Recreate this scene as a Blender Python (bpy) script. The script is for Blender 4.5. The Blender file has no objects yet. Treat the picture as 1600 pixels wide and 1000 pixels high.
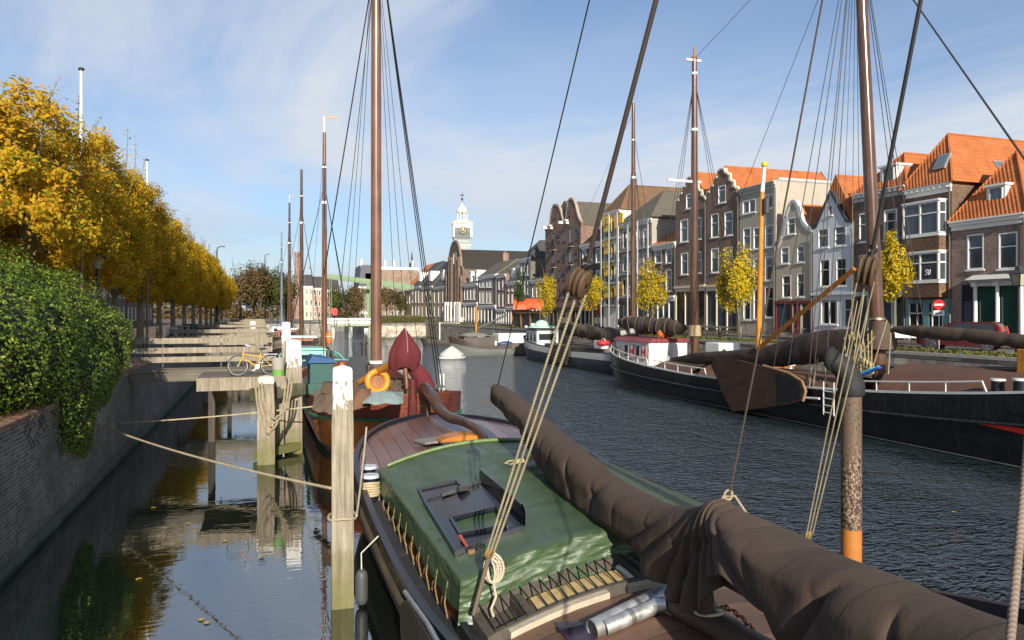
import bpy, math, random
import numpy as np
from mathutils import Vector, Matrix, noise as mnoise
from mathutils.geometry import tessellate_polygon
R=math.radians; PI=math.pi
rnd=random.Random(7)
sc=bpy.context.scene
col=sc.collection
# ---------------------------------------------------------------- camera geometry
F=1150.0; YAW=R(18.73); S=math.sin(YAW); C=math.cos(YAW); CH=5.0; HY=490.0
def P(px,py,D):
    u=(px-800)/F; return Vector((D*(S+u*C), D*(C-u*S), CH+D*(HY-py)/F))
def PX(px,py,X):
    u=(px-800)/F; return P(px,py,X/(S+u*C))
def PY(px,py,Y):
    u=(px-800)/F; return P(px,py,Y/(C-u*S))
def PZ(px,py,z): return P(px,py,(CH-z)*F/(py-HY))
cam=bpy.data.cameras.new('camera'); co=bpy.data.objects.new('camera',cam); col.objects.link(co)
cam.sensor_width=36; cam.lens=F/1600*36; cam.shift_y=-0.00625; cam.clip_end=3000; cam.clip_start=.05
co.location=(0,0,CH); co.rotation_euler=(R(90),0,-YAW); sc.camera=co
# ---------------------------------------------------------------- materials
MATS={}
def nodes_of(m):
    m.use_nodes=True; nt=m.node_tree; return nt, nt.nodes.get('Principled BSDF')
class NT:
    def __init__(s,name):
        s.m=bpy.data.materials.new(name); s.nt,s.b=nodes_of(s.m); s.N=s.nt.nodes; s.L=s.nt.links
    def n(s,t,**k):
        x=s.N.new('ShaderNode'+t)
        for a,v in k.items():
            if a.startswith('i_'): x.inputs[a[2:].replace('_',' ')].default_value=v
            else: setattr(x,a,v)
        return x
    def l(s,a,b): s.L.new(a,b)
    def coord(s,scale=(1,1,1),kind='Object'):
        t=s.n('TexCoord'); mp=s.n('Mapping'); mp.inputs['Scale'].default_value=scale
        s.l(t.outputs[kind],mp.inputs['Vector']); return mp.outputs[0]
    def noise(s,vec,scale,detail=5,rough=.55,dist=0):
        x=s.n('TexNoise'); x.inputs['Scale'].default_value=scale; x.inputs['Detail'].default_value=detail
        x.inputs['Roughness'].default_value=rough; x.inputs['Distortion'].default_value=dist
        s.l(vec,x.inputs['Vector']); return x.outputs['Fac']
    def ramp(s,fac,stops):
        x=s.n('ValToRGB'); e=x.color_ramp.elements
        while len(e)<len(stops): e.new(.5)
        for k,(p,c) in enumerate(stops):
            e[k].position=p; e[k].color=(c,c,c,1) if isinstance(c,(int,float)) else (*c,1)
        s.l(fac,x.inputs['Fac']); return x.outputs['Color']
    def mix(s,fac,a,b,mode='MIX'):
        x=s.n('Mix',data_type='RGBA',blend_type=mode)
        for sock,v in ((x.inputs[0],fac),(x.inputs[6],a),(x.inputs[7],b)):
            if isinstance(v,(int,float)): sock.default_value=v
            elif isinstance(v,tuple): sock.default_value=(*v,1) if len(v)==3 else v
            else: s.l(v,sock)
        return x.outputs[2]
    def math(s,op,a,b=0):
        x=s.n('Math',operation=op)
        for sock,v in ((x.inputs[0],a),(x.inputs[1],b)):
            if isinstance(v,(int,float)): sock.default_value=v
            else: s.l(v,sock)
        return x.outputs[0]
    def bump(s,h,strength=.4,dist=.02):
        x=s.n('Bump'); x.inputs['Strength'].default_value=strength; x.inputs['Distance'].default_value=dist
        s.l(h,x.inputs['Height']); s.l(x.outputs[0],s.b.inputs['Normal']); return x
    def fin(s,color,rough=.6,metal=0,spec=None):
        for sock,v in ((s.b.inputs['Base Color'],color),(s.b.inputs['Roughness'],rough)):
            if isinstance(v,(int,float)): sock.default_value=v
            elif isinstance(v,tuple): sock.default_value=(*v,1)
            else: s.l(v,sock)
        s.b.inputs['Metallic'].default_value=metal
        if spec is not None: s.b.inputs['Specular IOR Level'].default_value=spec
        return s.m
def sc3(c,k): return tuple(min(1,x*k) for x in c)
def cached(f):
    def g(*a,**k):
        key=(f.__name__,a,tuple(sorted(k.items())))
        if key not in MATS: MATS[key]=f(*a,**k)
        return MATS[key]
    return g
@cached
def paint(c,rough=.5,var=.25,scale=3.0,dirt=0.0):
    t=NT('paint'); v=t.coord(); n=t.noise(v,scale,6); v2=t.coord((4,4,.6)); n2=t.noise(v2,scale,5)
    a=t.mix(n,sc3(c,1-var),sc3(c,1+var))
    if dirt: a=t.mix(t.ramp(n2,[(.45,0),(.7,dirt)]),a,(.08,.06,.045))
    t.bump(n,.08,.01); return t.fin(a,rough)
@cached
def brick(c,mortar=(.3,.28,.25),size=1.0,var=.35,rough=.85,bm=.3):
    t=NT('brick'); tc=t.n('TexCoord'); sp=t.n('SeparateXYZ'); t.l(tc.outputs['Object'],sp.inputs[0])
    xy=t.math('ADD',sp.outputs[0],sp.outputs[1]); cb=t.n('CombineXYZ'); t.l(xy,cb.inputs[0]); t.l(sp.outputs[2],cb.inputs[1])
    b=t.n('TexBrick'); t.l(cb.outputs[0],b.inputs['Vector'])
    b.inputs['Color1'].default_value=(*sc3(c,1-var),1); b.inputs['Color2'].default_value=(*sc3(c,1+var),1); b.inputs['Mortar'].default_value=(*mortar,1)
    b.inputs['Scale'].default_value=1/size; b.inputs['Mortar Size'].default_value=.012; b.inputs['Brick Width'].default_value=.22; b.inputs['Row Height'].default_value=.075
    b.inputs['Bias'].default_value=-.1
    n=t.noise(tc.outputs['Object'],.8,6); n2=t.noise(tc.outputs['Object'],9,3)
    a=t.mix(.6,b.outputs['Color'],t.ramp(n,[(.25,(.35,.35,.36)),(.75,(1.3,1.25,1.2))]),'MULTIPLY')
    a=t.mix(.35,a,t.ramp(n2,[(.3,.5),(.7,1.4)]),'MULTIPLY')
    t.bump(b.outputs['Fac'],-bm,.01); return t.fin(a,rough,0,.25)
@cached
def plaster(c,rough=.8,streak=.35):
    t=NT('plaster'); n=t.noise(t.coord(),1.3,7,.6); n2=t.noise(t.coord((3,3,.35)),1.6,6,.6)
    a=t.mix(n,sc3(c,.86),sc3(c,1.1)); a=t.mix(t.ramp(n2,[(.5,0),(.8,streak)]),a,sc3(c,.45))
    t.bump(t.noise(t.coord(),25,3),.15,.01); return t.fin(a,rough,0,.25)
@cached
def tiles(c,var=.35,rough=.75):
    t=NT('roof_tiles'); tc=t.n('TexCoord'); sp=t.n('SeparateXYZ'); t.l(tc.outputs['Object'],sp.inputs[0])
    xy=t.math('ADD',sp.outputs[0],sp.outputs[1])
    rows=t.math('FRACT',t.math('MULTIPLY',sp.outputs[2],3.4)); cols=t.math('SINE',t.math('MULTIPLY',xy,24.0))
    n=t.noise(tc.outputs['Object'],1.1,6); n2=t.noise(tc.outputs['Object'],7,4)
    a=t.mix(n,sc3(c,1-var),sc3(c,1+var)); a=t.mix(t.ramp(n2,[(.5,0),(.75,.55)]),a,sc3(c,.45))
    h=t.math('ADD',t.math('MULTIPLY',rows,-.6),t.math('MULTIPLY',cols,.5))
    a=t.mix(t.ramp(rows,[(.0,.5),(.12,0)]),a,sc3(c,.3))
    t.bump(h,.7,.05); return t.fin(a,rough,0,.2)
@cached
def slate(c): return tiles(c,.3,.6)
@cached
def wood(c,rough=.6,grain=1.0,axis='z',spec=.3):
    t=NT('wood'); s={'x':(.5,12,12),'y':(12,.5,12),'z':(12,12,.5)}[axis]
    n=t.noise(t.coord(s),1.5*grain,6,.65,.4); n2=t.noise(t.coord(),1.2,5)
    a=t.mix(t.ramp(n,[(.3,0),(.7,1)]),sc3(c,.6),sc3(c,1.25)); a=t.mix(.6,a,t.ramp(n2,[(.3,.6),(.7,1.25)]),'MULTIPLY')
    t.bump(n,.25,.01); return t.fin(a,rough,0,spec)
@cached
def post_wood(split=None,green=.35):
    # weathered grey oak; green and damp towards its foot, flaking white paint on its head where split is given
    t=NT('post_wood'); n=t.noise(t.coord((9,9,.45)),2.2,8,.68,.5); n2=t.noise(t.coord(),1.6,5); fl=t.noise(t.coord((2.2,2.2,.7)),5,8,.7)
    crack=t.ramp(t.noise(t.coord((14,14,.25)),1.6,4,.6,.8),[(.33,1),(.4,0)])
    a=t.mix(t.ramp(n,[(.28,0),(.72,1)]),(.13,.105,.075),(.38,.33,.25)); a=t.mix(.5,a,t.ramp(n2,[(.3,.6),(.7,1.3)]),'MULTIPLY')
    a=t.mix(t.math('MULTIPLY',crack,.75),a,(.045,.035,.025))
    sp=t.n('SeparateXYZ'); tc=t.n('TexCoord'); t.l(tc.outputs['Object'],sp.inputs[0]); z=sp.outputs[2]
    zz=t.math('ADD',z,t.math('MULTIPLY',t.math('SUBTRACT',n2,.5),1.2))
    a=t.mix(t.ramp(zz,[(.0,.8),(.9,0)]),a,(.03,.045,.018)); a=t.mix(t.math('MULTIPLY',t.ramp(zz,[(.25,1),(1.0,0)]),green),a,(.21,.2,.05))
    if split is not None:
        m=t.math('GREATER_THAN',z,split); keep=t.math('SUBTRACT',1.0,t.math('MULTIPLY',t.math('GREATER_THAN',t.math('ADD',fl,t.math('MULTIPLY',t.math('SUBTRACT',split+.34,z),.22)),.53),t.math('LESS_THAN',z,split+.6)))
        a=t.mix(t.math('MULTIPLY',m,keep),a,(.78,.77,.73))
    t.bump(n,.55,.015); return t.fin(a,.85,0,.2)
@cached
def rustpole():
    t=NT('flaking_steel'); n=t.noise(t.coord((1,1,.8)),26,9,.72,.5); n2=t.noise(t.coord(),3,6,.6); sp=t.n('SeparateXYZ'); tc=t.n('TexCoord'); t.l(tc.outputs['Object'],sp.inputs[0]); z=sp.outputs[2]
    a=t.ramp(n,[(.44,(.018,.015,.014)),(.50,(.11,.04,.018)),(.55,(.22,.165,.105)),(.63,(.36,.31,.24))])
    b=t.ramp(n,[(.3,(.07,.04,.024)),(.5,(.135,.09,.055)),(.60,(.028,.022,.02))])
    a=t.mix(t.ramp(t.math('ADD',z,t.math('MULTIPLY',n2,.5)),[(.0,0),(1.0,1)]),a,a)
    x=t.ramp(t.math('MULTIPLY',t.math('ADD',z,t.math('MULTIPLY',n2,1.4)),.2),[(.62,0),(.74,1)])
    a=t.mix(x,a,b)
    o=t.mix(n2,(.3,.09,.012),(.5,.19,.03)); a=t.mix(t.math('LESS_THAN',z,1.38),a,o)
    t.bump(n,.5,.008); return t.fin(a,.6)
@cached
def canvas(c,rough=.85,wr=.5,seams=False):
    t=NT('canvas'); n=t.noise(t.coord(),2.2,6,.6,.3); n2=t.noise(t.coord((1,1,1)),14,4); n3=t.noise(t.coord(),.5,3)
    a=t.mix(n,sc3(c,.75),sc3(c,1.2)); a=t.mix(.5,a,t.ramp(n3,[(.3,.7),(.7,1.25)]),'MULTIPLY')
    n4=t.noise(t.coord((1,2.2,.8)),6,5,.6,1.2); tc=t.n('TexCoord'); sp=t.n('SeparateXYZ'); t.l(tc.outputs['Object'],sp.inputs[0])
    seam=t.math('LESS_THAN',t.math('FRACT',t.math('MULTIPLY',t.math('ADD',sp.outputs[1],t.math('MULTIPLY',sp.outputs[2],.35)),1.15)),.022) if seams else 0.0
    a=t.mix(t.math('MULTIPLY',seam,.55),a,sc3(c,.35)) if seams else a; a=t.mix(t.ramp(n4,[(.55,0),(.75,.3)]),a,sc3(c,1.7))
    h=t.math('ADD',t.math('ADD',t.math('MULTIPLY',n,1.0),t.math('MULTIPLY',n2,.22)),t.math('MULTIPLY',n4,.2)); t.bump(h,wr,.05); return t.fin(a,rough,0,.25)
@cached
def tarp(c,rough=.32,wr=.35):
    t=NT('tarpaulin'); n=t.noise(t.coord((2.4,.7,1.2)),2.6,7,.62,1.0); n2=t.noise(t.coord(),16,4,.6,.6); n3=t.noise(t.coord(),1,4)
    a=t.mix(n3,sc3(c,.8),sc3(c,1.15)); a=t.mix(t.ramp(n2,[(.55,0),(.8,.25)]),a,sc3(c,1.9))
    tc=t.n('TexCoord'); sp=t.n('SeparateXYZ'); t.l(tc.outputs['Object'],sp.inputs[0]); fx=t.math('LESS_THAN',t.math('FRACT',t.math('MULTIPLY',sp.outputs[0],1.02)),.02); fy=t.math('LESS_THAN',t.math('FRACT',t.math('MULTIPLY',sp.outputs[1],1.13)),.018)
    cr=t.math('MAXIMUM',fx,fy); dr=t.noise(t.coord((1,.25,1)),3,7,.7); a=t.mix(t.math('MULTIPLY',cr,.3),a,sc3(c,1.6)); a=t.mix(t.ramp(dr,[(.52,0),(.75,.5)]),a,sc3(c,.55)); a=t.mix(t.ramp(t.noise(t.coord(),22,2),[(.74,0),(.77,.8)]),a,(.4,.42,.38))
    h=t.math('ADD',t.math('ADD',t.math('MULTIPLY',n,1.0),t.math('MULTIPLY',n2,.3)),t.math('MULTIPLY',cr,.25)); t.bump(h,wr,.05); m=t.fin(a,rough,0,.5); t.l(t.ramp(dr,[(.3,rough*.8),(.7,min(1,rough*1.5))]),t.b.inputs['Roughness']); return m
@cached
def rope_m(c=(.42,.36,.24)):
    t=NT('rope'); tc=t.coord((1,1,1)); w=t.n('TexWave'); w.inputs['Scale'].default_value=22; w.bands_direction='DIAGONAL'; t.l(tc,w.inputs['Vector'])
    a=t.mix(w.outputs['Fac'],sc3(c,.72),sc3(c,1.12)); a=t.mix(.5,a,t.ramp(t.noise(tc,5,4),[(.3,.6),(.7,1.3)]),'MULTIPLY')
    t.bump(w.outputs['Fac'],.5,.01); return t.fin(a,.9,0,.1)
@cached
def metal(c,rough=.35,met=1.0):
    t=NT('metal'); n=t.noise(t.coord(),6,6,.6); a=t.mix(n,sc3(c,.6),sc3(c,1.2)); t.l(t.ramp(n,[(.3,rough*.7),(.7,min(1,rough*1.5))]),t.b.inputs['Roughness'])
    m=t.fin(a,rough,met); t.l(t.ramp(n,[(.3,rough*.7),(.7,min(1,rough*1.5))]),t.b.inputs['Roughness']); return m
@cached
def hullpaint(c,rough=.28,dirt=.35,rust=.1,wear=(.2,.2,.19)):
    t=NT('hull_paint'); n=t.noise(t.coord((1,.35,2)),2.2,8,.65); n2=t.noise(t.coord((.8,3,.25)),2.2,7,.65); n3=t.noise(t.coord(),4,8,.7)
    a=t.mix(n,sc3(c,.7),sc3(c,1.35)); a=t.mix(t.ramp(n2,[(.52,0),(.75,dirt)]),a,wear); a=t.mix(t.ramp(n3,[(.6,0),(.68,rust)]),a,(.2,.08,.03))
    t.bump(n3,.1,.01); m=t.fin(a,rough,0,.28); t.l(t.ramp(n,[(.3,rough),(.7,rough+.25)]),t.b.inputs['Roughness']); return m
@cached
def planks(c,rough=.45,w=.16,axis=0,gap=.05,spec=.35):
    t=NT('planks'); tc=t.n('TexCoord'); sp=t.n('SeparateXYZ'); t.l(tc.outputs['Object'],sp.inputs[0])
    q=t.math('DIVIDE',sp.outputs[axis],w); fr=t.math('FRACT',q); fl=t.math('FLOOR',q)
    wn=t.n('TexWhiteNoise',noise_dimensions='1D'); t.l(fl,wn.inputs['W'])
    s=(10,.5,10) if axis==0 else (.5,10,10); n=t.noise(t.coord(s),2,6,.65,.4)
    a=t.mix(wn.outputs['Value'],sc3(c,.72),sc3(c,1.25)); a=t.mix(.6,a,t.ramp(n,[(.25,.55),(.75,1.3)]),'MULTIPLY')
    a=t.mix(t.ramp(t.noise(t.coord(),1.3,5),[(.45,0),(.75,.4)]),a,sc3(c,.45))
    a=t.mix(t.math('LESS_THAN',fr,gap),a,(.012,.01,.009)); t.bump(t.math('GREATER_THAN',fr,gap),.5,.01); return t.fin(a,rough,0,spec)
@cached
def glass(c=(.03,.04,.045),rough=.04):
    t=NT('window_glass'); n=t.noise(t.coord(),.9,3); a=t.mix(n,sc3(c,.5),sc3(c,1.8)); t.bump(t.noise(t.coord(),1.5,2),.03,.05); return t.fin(a,rough,0,.6)
@cached
def leaves(cols,trans=.35,rough=.6):
    t=NT('leaves'); g=t.n('NewGeometry'); n=t.noise(t.coord(),.55,4); r=t.math('ADD',t.math('MULTIPLY',g.outputs['Random Per Island'],.62),t.math('MULTIPLY',n,.6))
    r=t.math('SUBTRACT',r,.1)
    k=len(cols); c=t.ramp(r,[(i/(k-1),cols[i]) for i in range(k)])
    t.fin(c,rough,0,.15); tr=t.n('BsdfTranslucent'); t.l(c,tr.inputs['Color']); mx=t.n('MixShader'); mx.inputs[0].default_value=trans
    out=t.N.get('Material Output'); t.l(t.b.outputs[0],mx.inputs[1]); t.l(tr.outputs[0],mx.inputs[2]); t.l(mx.outputs[0],out.inputs['Surface']); return t.m
@cached
def bark(c=(.12,.1,.07)):
    t=NT('bark'); n=t.noise(t.coord((6,6,1)),3,7,.7,.5); a=t.mix(n,sc3(c,.5),sc3(c,1.5)); a=t.mix(t.ramp(t.noise(t.coord(),2,4),[(.5,0),(.7,.5)]),a,(.16,.17,.07)); t.bump(n,.6,.03); return t.fin(a,.9,0,.1)
@cached
def pavement(c=(.2,.15,.12)):
    t=NT('pavement'); tc=t.n('TexCoord'); b=t.n('TexBrick'); t.l(tc.outputs['Object'],b.inputs['Vector']); b.inputs['Scale'].default_value=1
    b.inputs['Brick Width'].default_value=.22; b.inputs['Row Height'].default_value=.11; b.inputs['Mortar Size'].default_value=.008
    b.inputs['Color1'].default_value=(*sc3(c,.75),1); b.inputs['Color2'].default_value=(*sc3(c,1.25),1); b.inputs['Mortar'].default_value=(*sc3(c,.4),1)
    n=t.noise(tc.outputs['Object'],.5,6); n2=t.noise(tc.outputs['Object'],8,4); a=t.mix(.7,b.outputs['Color'],t.ramp(n,[(.3,.55),(.7,1.3)]),'MULTIPLY')
    a=t.mix(t.ramp(n2,[(.62,0),(.7,.6)]),a,(.25,.15,.03)); return t.fin(a,.9,0,.2)
@cached
def quaywall(c=(.1,.095,.09),mort=(.2,.2,.19)):
    t=NT('quay_brick'); tc=t.n('TexCoord'); sp=t.n('SeparateXYZ'); t.l(tc.outputs['Object'],sp.inputs[0]); xy=t.math('ADD',sp.outputs[0],sp.outputs[1]); cb=t.n('CombineXYZ'); t.l(xy,cb.inputs[0]); t.l(sp.outputs[2],cb.inputs[1])
    b=t.n('TexBrick'); t.l(cb.outputs[0],b.inputs['Vector']); b.inputs['Scale'].default_value=1; b.inputs['Brick Width'].default_value=.24; b.inputs['Row Height'].default_value=.085; b.inputs['Mortar Size'].default_value=.011
    b.inputs['Color1'].default_value=(*sc3(c,.6),1); b.inputs['Color2'].default_value=(*sc3(c,1.5),1); b.inputs['Mortar'].default_value=(*mort,1)
    n=t.noise(tc.outputs['Object'],.7,7,.65); st=t.noise(t.coord((2,2,.18)),2.2,7,.65); n3=t.noise(tc.outputs['Object'],6,7,.7)
    a=t.mix(.85,b.outputs['Color'],t.ramp(n,[(.3,.35),(.7,1.3)]),'MULTIPLY'); a=t.mix(t.ramp(st,[(.5,0),(.72,.55)]),a,(.04,.05,.035)); a=t.mix(t.ramp(n3,[(.64,0),(.72,.6)]),a,(.4,.4,.37))
    zz=t.math('ADD',sp.outputs[2],t.math('MULTIPLY',n,.5)); a=t.mix(t.ramp(zz,[(.42,1),(.75,0)]),a,(.09,.1,.07)); a=t.mix(t.ramp(zz,[(.28,1),(.4,0)]),a,(.012,.02,.009))
    t.bump(t.math('ADD',t.math('MULTIPLY',b.outputs['Fac'],-1.0),t.math('MULTIPLY',n3,.4)),.6,.02); return t.fin(a,.75,0,.3)
@cached
def stone(c=(.33,.29,.23),sx=.9):
    t=NT('stone_blocks'); tc=t.n('TexCoord'); sp=t.n('SeparateXYZ'); t.l(tc.outputs['Object'],sp.inputs[0]); xy=t.math('ADD',sp.outputs[0],sp.outputs[1]); cb=t.n('CombineXYZ'); t.l(xy,cb.inputs[0]); t.l(sp.outputs[2],cb.inputs[1])
    b=t.n('TexBrick'); t.l(cb.outputs[0],b.inputs['Vector']); b.inputs['Scale'].default_value=1; b.inputs['Brick Width'].default_value=sx; b.inputs['Row Height'].default_value=.38; b.inputs['Mortar Size'].default_value=.02
    b.inputs['Color1'].default_value=(*sc3(c,.7),1); b.inputs['Color2'].default_value=(*sc3(c,1.3),1); b.inputs['Mortar'].default_value=(*sc3(c,.35),1)
    n=t.noise(tc.outputs['Object'],1.5,8,.7); a=t.mix(.8,b.outputs['Color'],t.ramp(n,[(.25,.4),(.75,1.6)]),'MULTIPLY'); zz=t.math('ADD',sp.outputs[2],n)
    a=t.mix(t.ramp(zz,[(.55,.9),(.95,0)]),a,(.03,.04,.02)); t.bump(n,.5,.03); return t.fin(a,.85,0,.2)
WHITE=paint((.74,.73,.69),.45,.06); CREAM=paint((.66,.58,.42),.5,.08); BLACK=paint((.018,.018,.02),.35,.3); DARK=paint((.03,.03,.032),.6,.3)
GLASS=[glass((.02,.026,.03)),glass((.05,.065,.075),.06),glass((.03,.035,.03),.08)]
# ---------------------------------------------------------------- objects
def tag(o,label=None,cat=None,group=None,kind=None):
    if label: o['label']=label
    if cat: o['category']=cat
    if group: o['group']=group
    if kind: o['kind']=kind
    return o
def thing(name,label,cat,loc=(0,0,0),rz=0,group=None):
    o=bpy.data.objects.new(name,None); col.objects.link(o); o.location=loc; o.rotation_euler=(0,0,rz); o.empty_display_size=.2
    return tag(o,label,cat,group)
class MB:
    def __init__(s,off=(0,0,0)): s.v=[];s.f=[];s.off=Vector(off)
    def add(s,vs,fs):
        n=len(s.v); s.v+=[(p[0]-s.off[0],p[1]-s.off[1],p[2]-s.off[2]) for p in vs]; s.f+=[tuple(i+n for i in f) for f in fs]; return s
    def box(s,x0,x1,y0,y1,z0,z1):
        vs=[(x,y,z) for z in (z0,z1) for y in (y0,y1) for x in (x0,x1)]
        return s.add(vs,[(0,2,3,1),(4,5,7,6),(0,1,5,4),(2,6,7,3),(0,4,6,2),(1,3,7,5)])
    def obox(s,c,size,rz=0,rx=0,ry=0):
        m=Matrix.Rotation(rz,3,'Z')@Matrix.Rotation(ry,3,'Y')@Matrix.Rotation(rx,3,'X'); c=Vector(c); a,b,d=[q/2 for q in size]
        vs=[c+m@Vector((x,y,z)) for z in (-d,d) for y in (-b,b) for x in (-a,a)]
        return s.add(vs,[(0,2,3,1),(4,5,7,6),(0,1,5,4),(2,6,7,3),(0,4,6,2),(1,3,7,5)])
    def beam(s,p0,p1,w,h):
        p0=Vector(p0);p1=Vector(p1);d=(p1-p0).normalized(); up=Vector((0,0,1)) if abs(d.z)<.95 else Vector((0,1,0)); a=d.cross(up).normalized(); b=a.cross(d)
        vs=[p+a*x*w/2+b*z*h/2 for p in (p0,p1) for z in (-1,1) for x in (-1,1)]
        return s.add(vs,[(0,1,3,2),(4,6,7,5),(0,4,5,1),(2,3,7,6),(0,2,6,4),(1,5,7,3)])
    def tube(s,pts,r,n=8,caps=True,closed=False):
        pts=[Vector(p) for p in pts]; k=len(pts); rr=r if isinstance(r,(list,tuple)) else [r]*k; rows=[]; pa=None
        for i,p in enumerate(pts):
            if closed: d=pts[(i+1)%k]-pts[i-1]
            else: d=pts[min(i+1,k-1)]-pts[max(i-1,0)]
            d=d.normalized() if d.length>1e-9 else Vector((0,0,1))
            if pa is None:
                up=Vector((0,0,1)) if abs(d.z)<.9 else Vector((1,0,0)); a=d.cross(up).normalized()
            else:
                a=pa-d*pa.dot(d); a=a.normalized() if a.length>1e-6 else d.orthogonal().normalized()
            pa=a; b=d.cross(a); rows.append([p+(a*math.cos(2*PI*j/n)+b*math.sin(2*PI*j/n))*rr[i] for j in range(n)])
        return s.grid(rows,wrap=True,caps=caps and not closed,closed=closed)
    def cyl(s,p0,p1,r0,r1=None,n=12): return s.tube([p0,p1],[r0,r0 if r1 is None else r1],n)
    def grid(s,rows,wrap=False,caps=False,closed=False):
        n=len(rows[0]); k=len(rows); vs=[p for r in rows for p in r]; fs=[]
        for i in range(k if closed else k-1):
            for j in range(n if wrap else n-1):
                i2=(i+1)%k; j2=(j+1)%n; fs.append((i*n+j,i*n+j2,i2*n+j2,i2*n+j))
        if caps: fs.append(tuple(range(n-1,-1,-1))); fs.append(tuple((k-1)*n+j for j in range(n)))
        return s.add(vs,fs)
    def prism(s,poly,axis,c0,c1):
        def mk(a,b,c): return {'x':(c,a,b),'y':(a,c,b),'z':(a,b,c)}[axis]
        n=len(poly); vs=[mk(a,b,c0) for a,b in poly]+[mk(a,b,c1) for a,b in poly]
        tri=tessellate_polygon([[Vector((a,b,0)) for a,b in poly]])
        fs=[tuple(t) for t in tri]+[tuple(i+n for i in t[::-1]) for t in tri]+[(i,(i+1)%n,n+(i+1)%n,n+i) for i in range(n)]
        return s.add(vs,fs)
    def ring(s,c,axis,Rr,r,n=28,m=8):
        c=Vector(c);ax=Vector(axis).normalized();a=ax.orthogonal().normalized();b=ax.cross(a)
        return s.tube([c+(a*math.cos(2*PI*i/n)+b*math.sin(2*PI*i/n))*Rr for i in range(n)],r,m,closed=True)
    def ball(s,c,r,nu=14,nv=9,f=None):
        c=Vector(c); r=r if isinstance(r,(tuple,list)) else (r,r,r); rows=[]
        for i in range(nv+1):
            t=PI*i/nv; row=[]
            for j in range(nu):
                p=2*PI*j/nu; d=Vector((math.sin(t)*math.cos(p),math.sin(t)*math.sin(p),math.cos(t))); k=f(d) if f else 1
                row.append(c+Vector((d.x*r[0],d.y*r[1],d.z*r[2]))*k)
            rows.append(row)
        return s.grid(rows,wrap=True)
    def lathe(s,c,prof,n=16):
        c=Vector(c); return s.grid([[c+Vector((r*math.cos(2*PI*j/n),r*math.sin(2*PI*j/n),z)) for j in range(n)] for r,z in prof],wrap=True,caps=True)
    def build(s,name,mat,parent=None,smooth=False,bevel=0):
        me=bpy.data.meshes.new(name); me.from_pydata(s.v,[],s.f); me.validate()
        for m in (mat if isinstance(mat,(list,tuple)) else [mat]): me.materials.append(m)
        if smooth:
            me.polygons.foreach_set('use_smooth',[True]*len(me.polygons)); me.set_sharp_from_angle(angle=R(50 if smooth is True else smooth))
        o=bpy.data.objects.new(name,me); col.objects.link(o)
        if parent: o.parent=parent
        if bevel:
            b=o.modifiers.new('bevel','BEVEL'); b.width=bevel; b.segments=2; b.limit_method='ANGLE'
        return o
def part(name,mat,parent,fn,smooth=False,bevel=0):
    m=MB(); fn(m); return m.build(name,mat,parent,smooth,bevel)
def rope(name,pts,r,mat,parent=None,n=6): return MB().tube(pts,r,n).build(name,mat,parent,True)
def sag(a,b,s,n=14):
    a=Vector(a);b=Vector(b); return [a.lerp(b,i/n)-Vector((0,0,s*4*(i/n)*(1-i/n))) for i in range(n+1)]
def children(o): return [c for c in col.objects if c.parent==o]
def dup(o,loc,rz,label=None,scale=None):
    c=o.copy(); col.objects.link(c); c.location=loc; c.rotation_euler=(0,0,rz)
    if scale: c.scale=scale
    if label: c['label']=label
    def rec(src,dst):
        for ch in children(src):
            d=ch.copy(); col.objects.link(d); d.parent=dst; rec(ch,d)
    rec(o,c); return c
def leafmesh(name,pts,nrm,size,seed,aspect=.8,spread=.9):
    g=np.random.default_rng(seed); n=len(pts); pts=np.asarray(pts,float); nr=np.asarray(nrm,float)+g.normal(0,spread*.6,(n,3)); nr/=np.linalg.norm(nr,axis=1,keepdims=True)+1e-9
    t=np.cross(nr,g.normal(0,1,(n,3))); t/=np.linalg.norm(t,axis=1,keepdims=True)+1e-9; b=np.cross(nr,t); s=size*g.uniform(.6,1.3,(n,1))
    fold=nr*s*.18
    v=np.empty((n,4,3)); v[:,0]=pts-t*s; v[:,1]=pts+b*s*aspect*.6+fold; v[:,2]=pts+t*s; v[:,3]=pts-b*s*aspect*.6+fold
    me=bpy.data.meshes.new(name); me.vertices.add(4*n); me.vertices.foreach_set('co',v.reshape(-1)); me.loops.add(4*n); me.loops.foreach_set('vertex_index',np.arange(4*n,dtype=np.int32))
    me.polygons.add(n); me.polygons.foreach_set('loop_start',np.arange(0,4*n,4,dtype=np.int32)); me.polygons.foreach_set('loop_total',np.full(n,4,dtype=np.int32)); me.update(calc_edges=True); return me
def crown_pts(n,rad,seed,power=2.0,nclump=70,fill=.35,cl=.16,lump=.25):
    # leaf positions gathered in clumps over a lumpy superellipsoid
    g=np.random.default_rng(seed); d=g.normal(0,1,(nclump,3)); d/=np.linalg.norm(d,axis=1,keepdims=True)
    k=(np.abs(d)**power).sum(1)**(-1/power); rr=g.uniform(1-lump*1.4,1.02,nclump); inner=g.random(nclump)<fill; rr[inner]*=g.uniform(.25,.8,inner.sum())
    cen=d*k[:,None]*rr[:,None]; idx=g.integers(0,nclump,n); p=cen[idx]+g.normal(0,cl,(n,3)); out=p/(np.linalg.norm(p,axis=1,keepdims=True)+1e-6)
    q=(np.abs(p)**power).sum(1)**(1/power); ok=q<1.12; p=p[ok]; out=out[ok]
    return p*np.array(rad), out
EXPO=0.55
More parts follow.
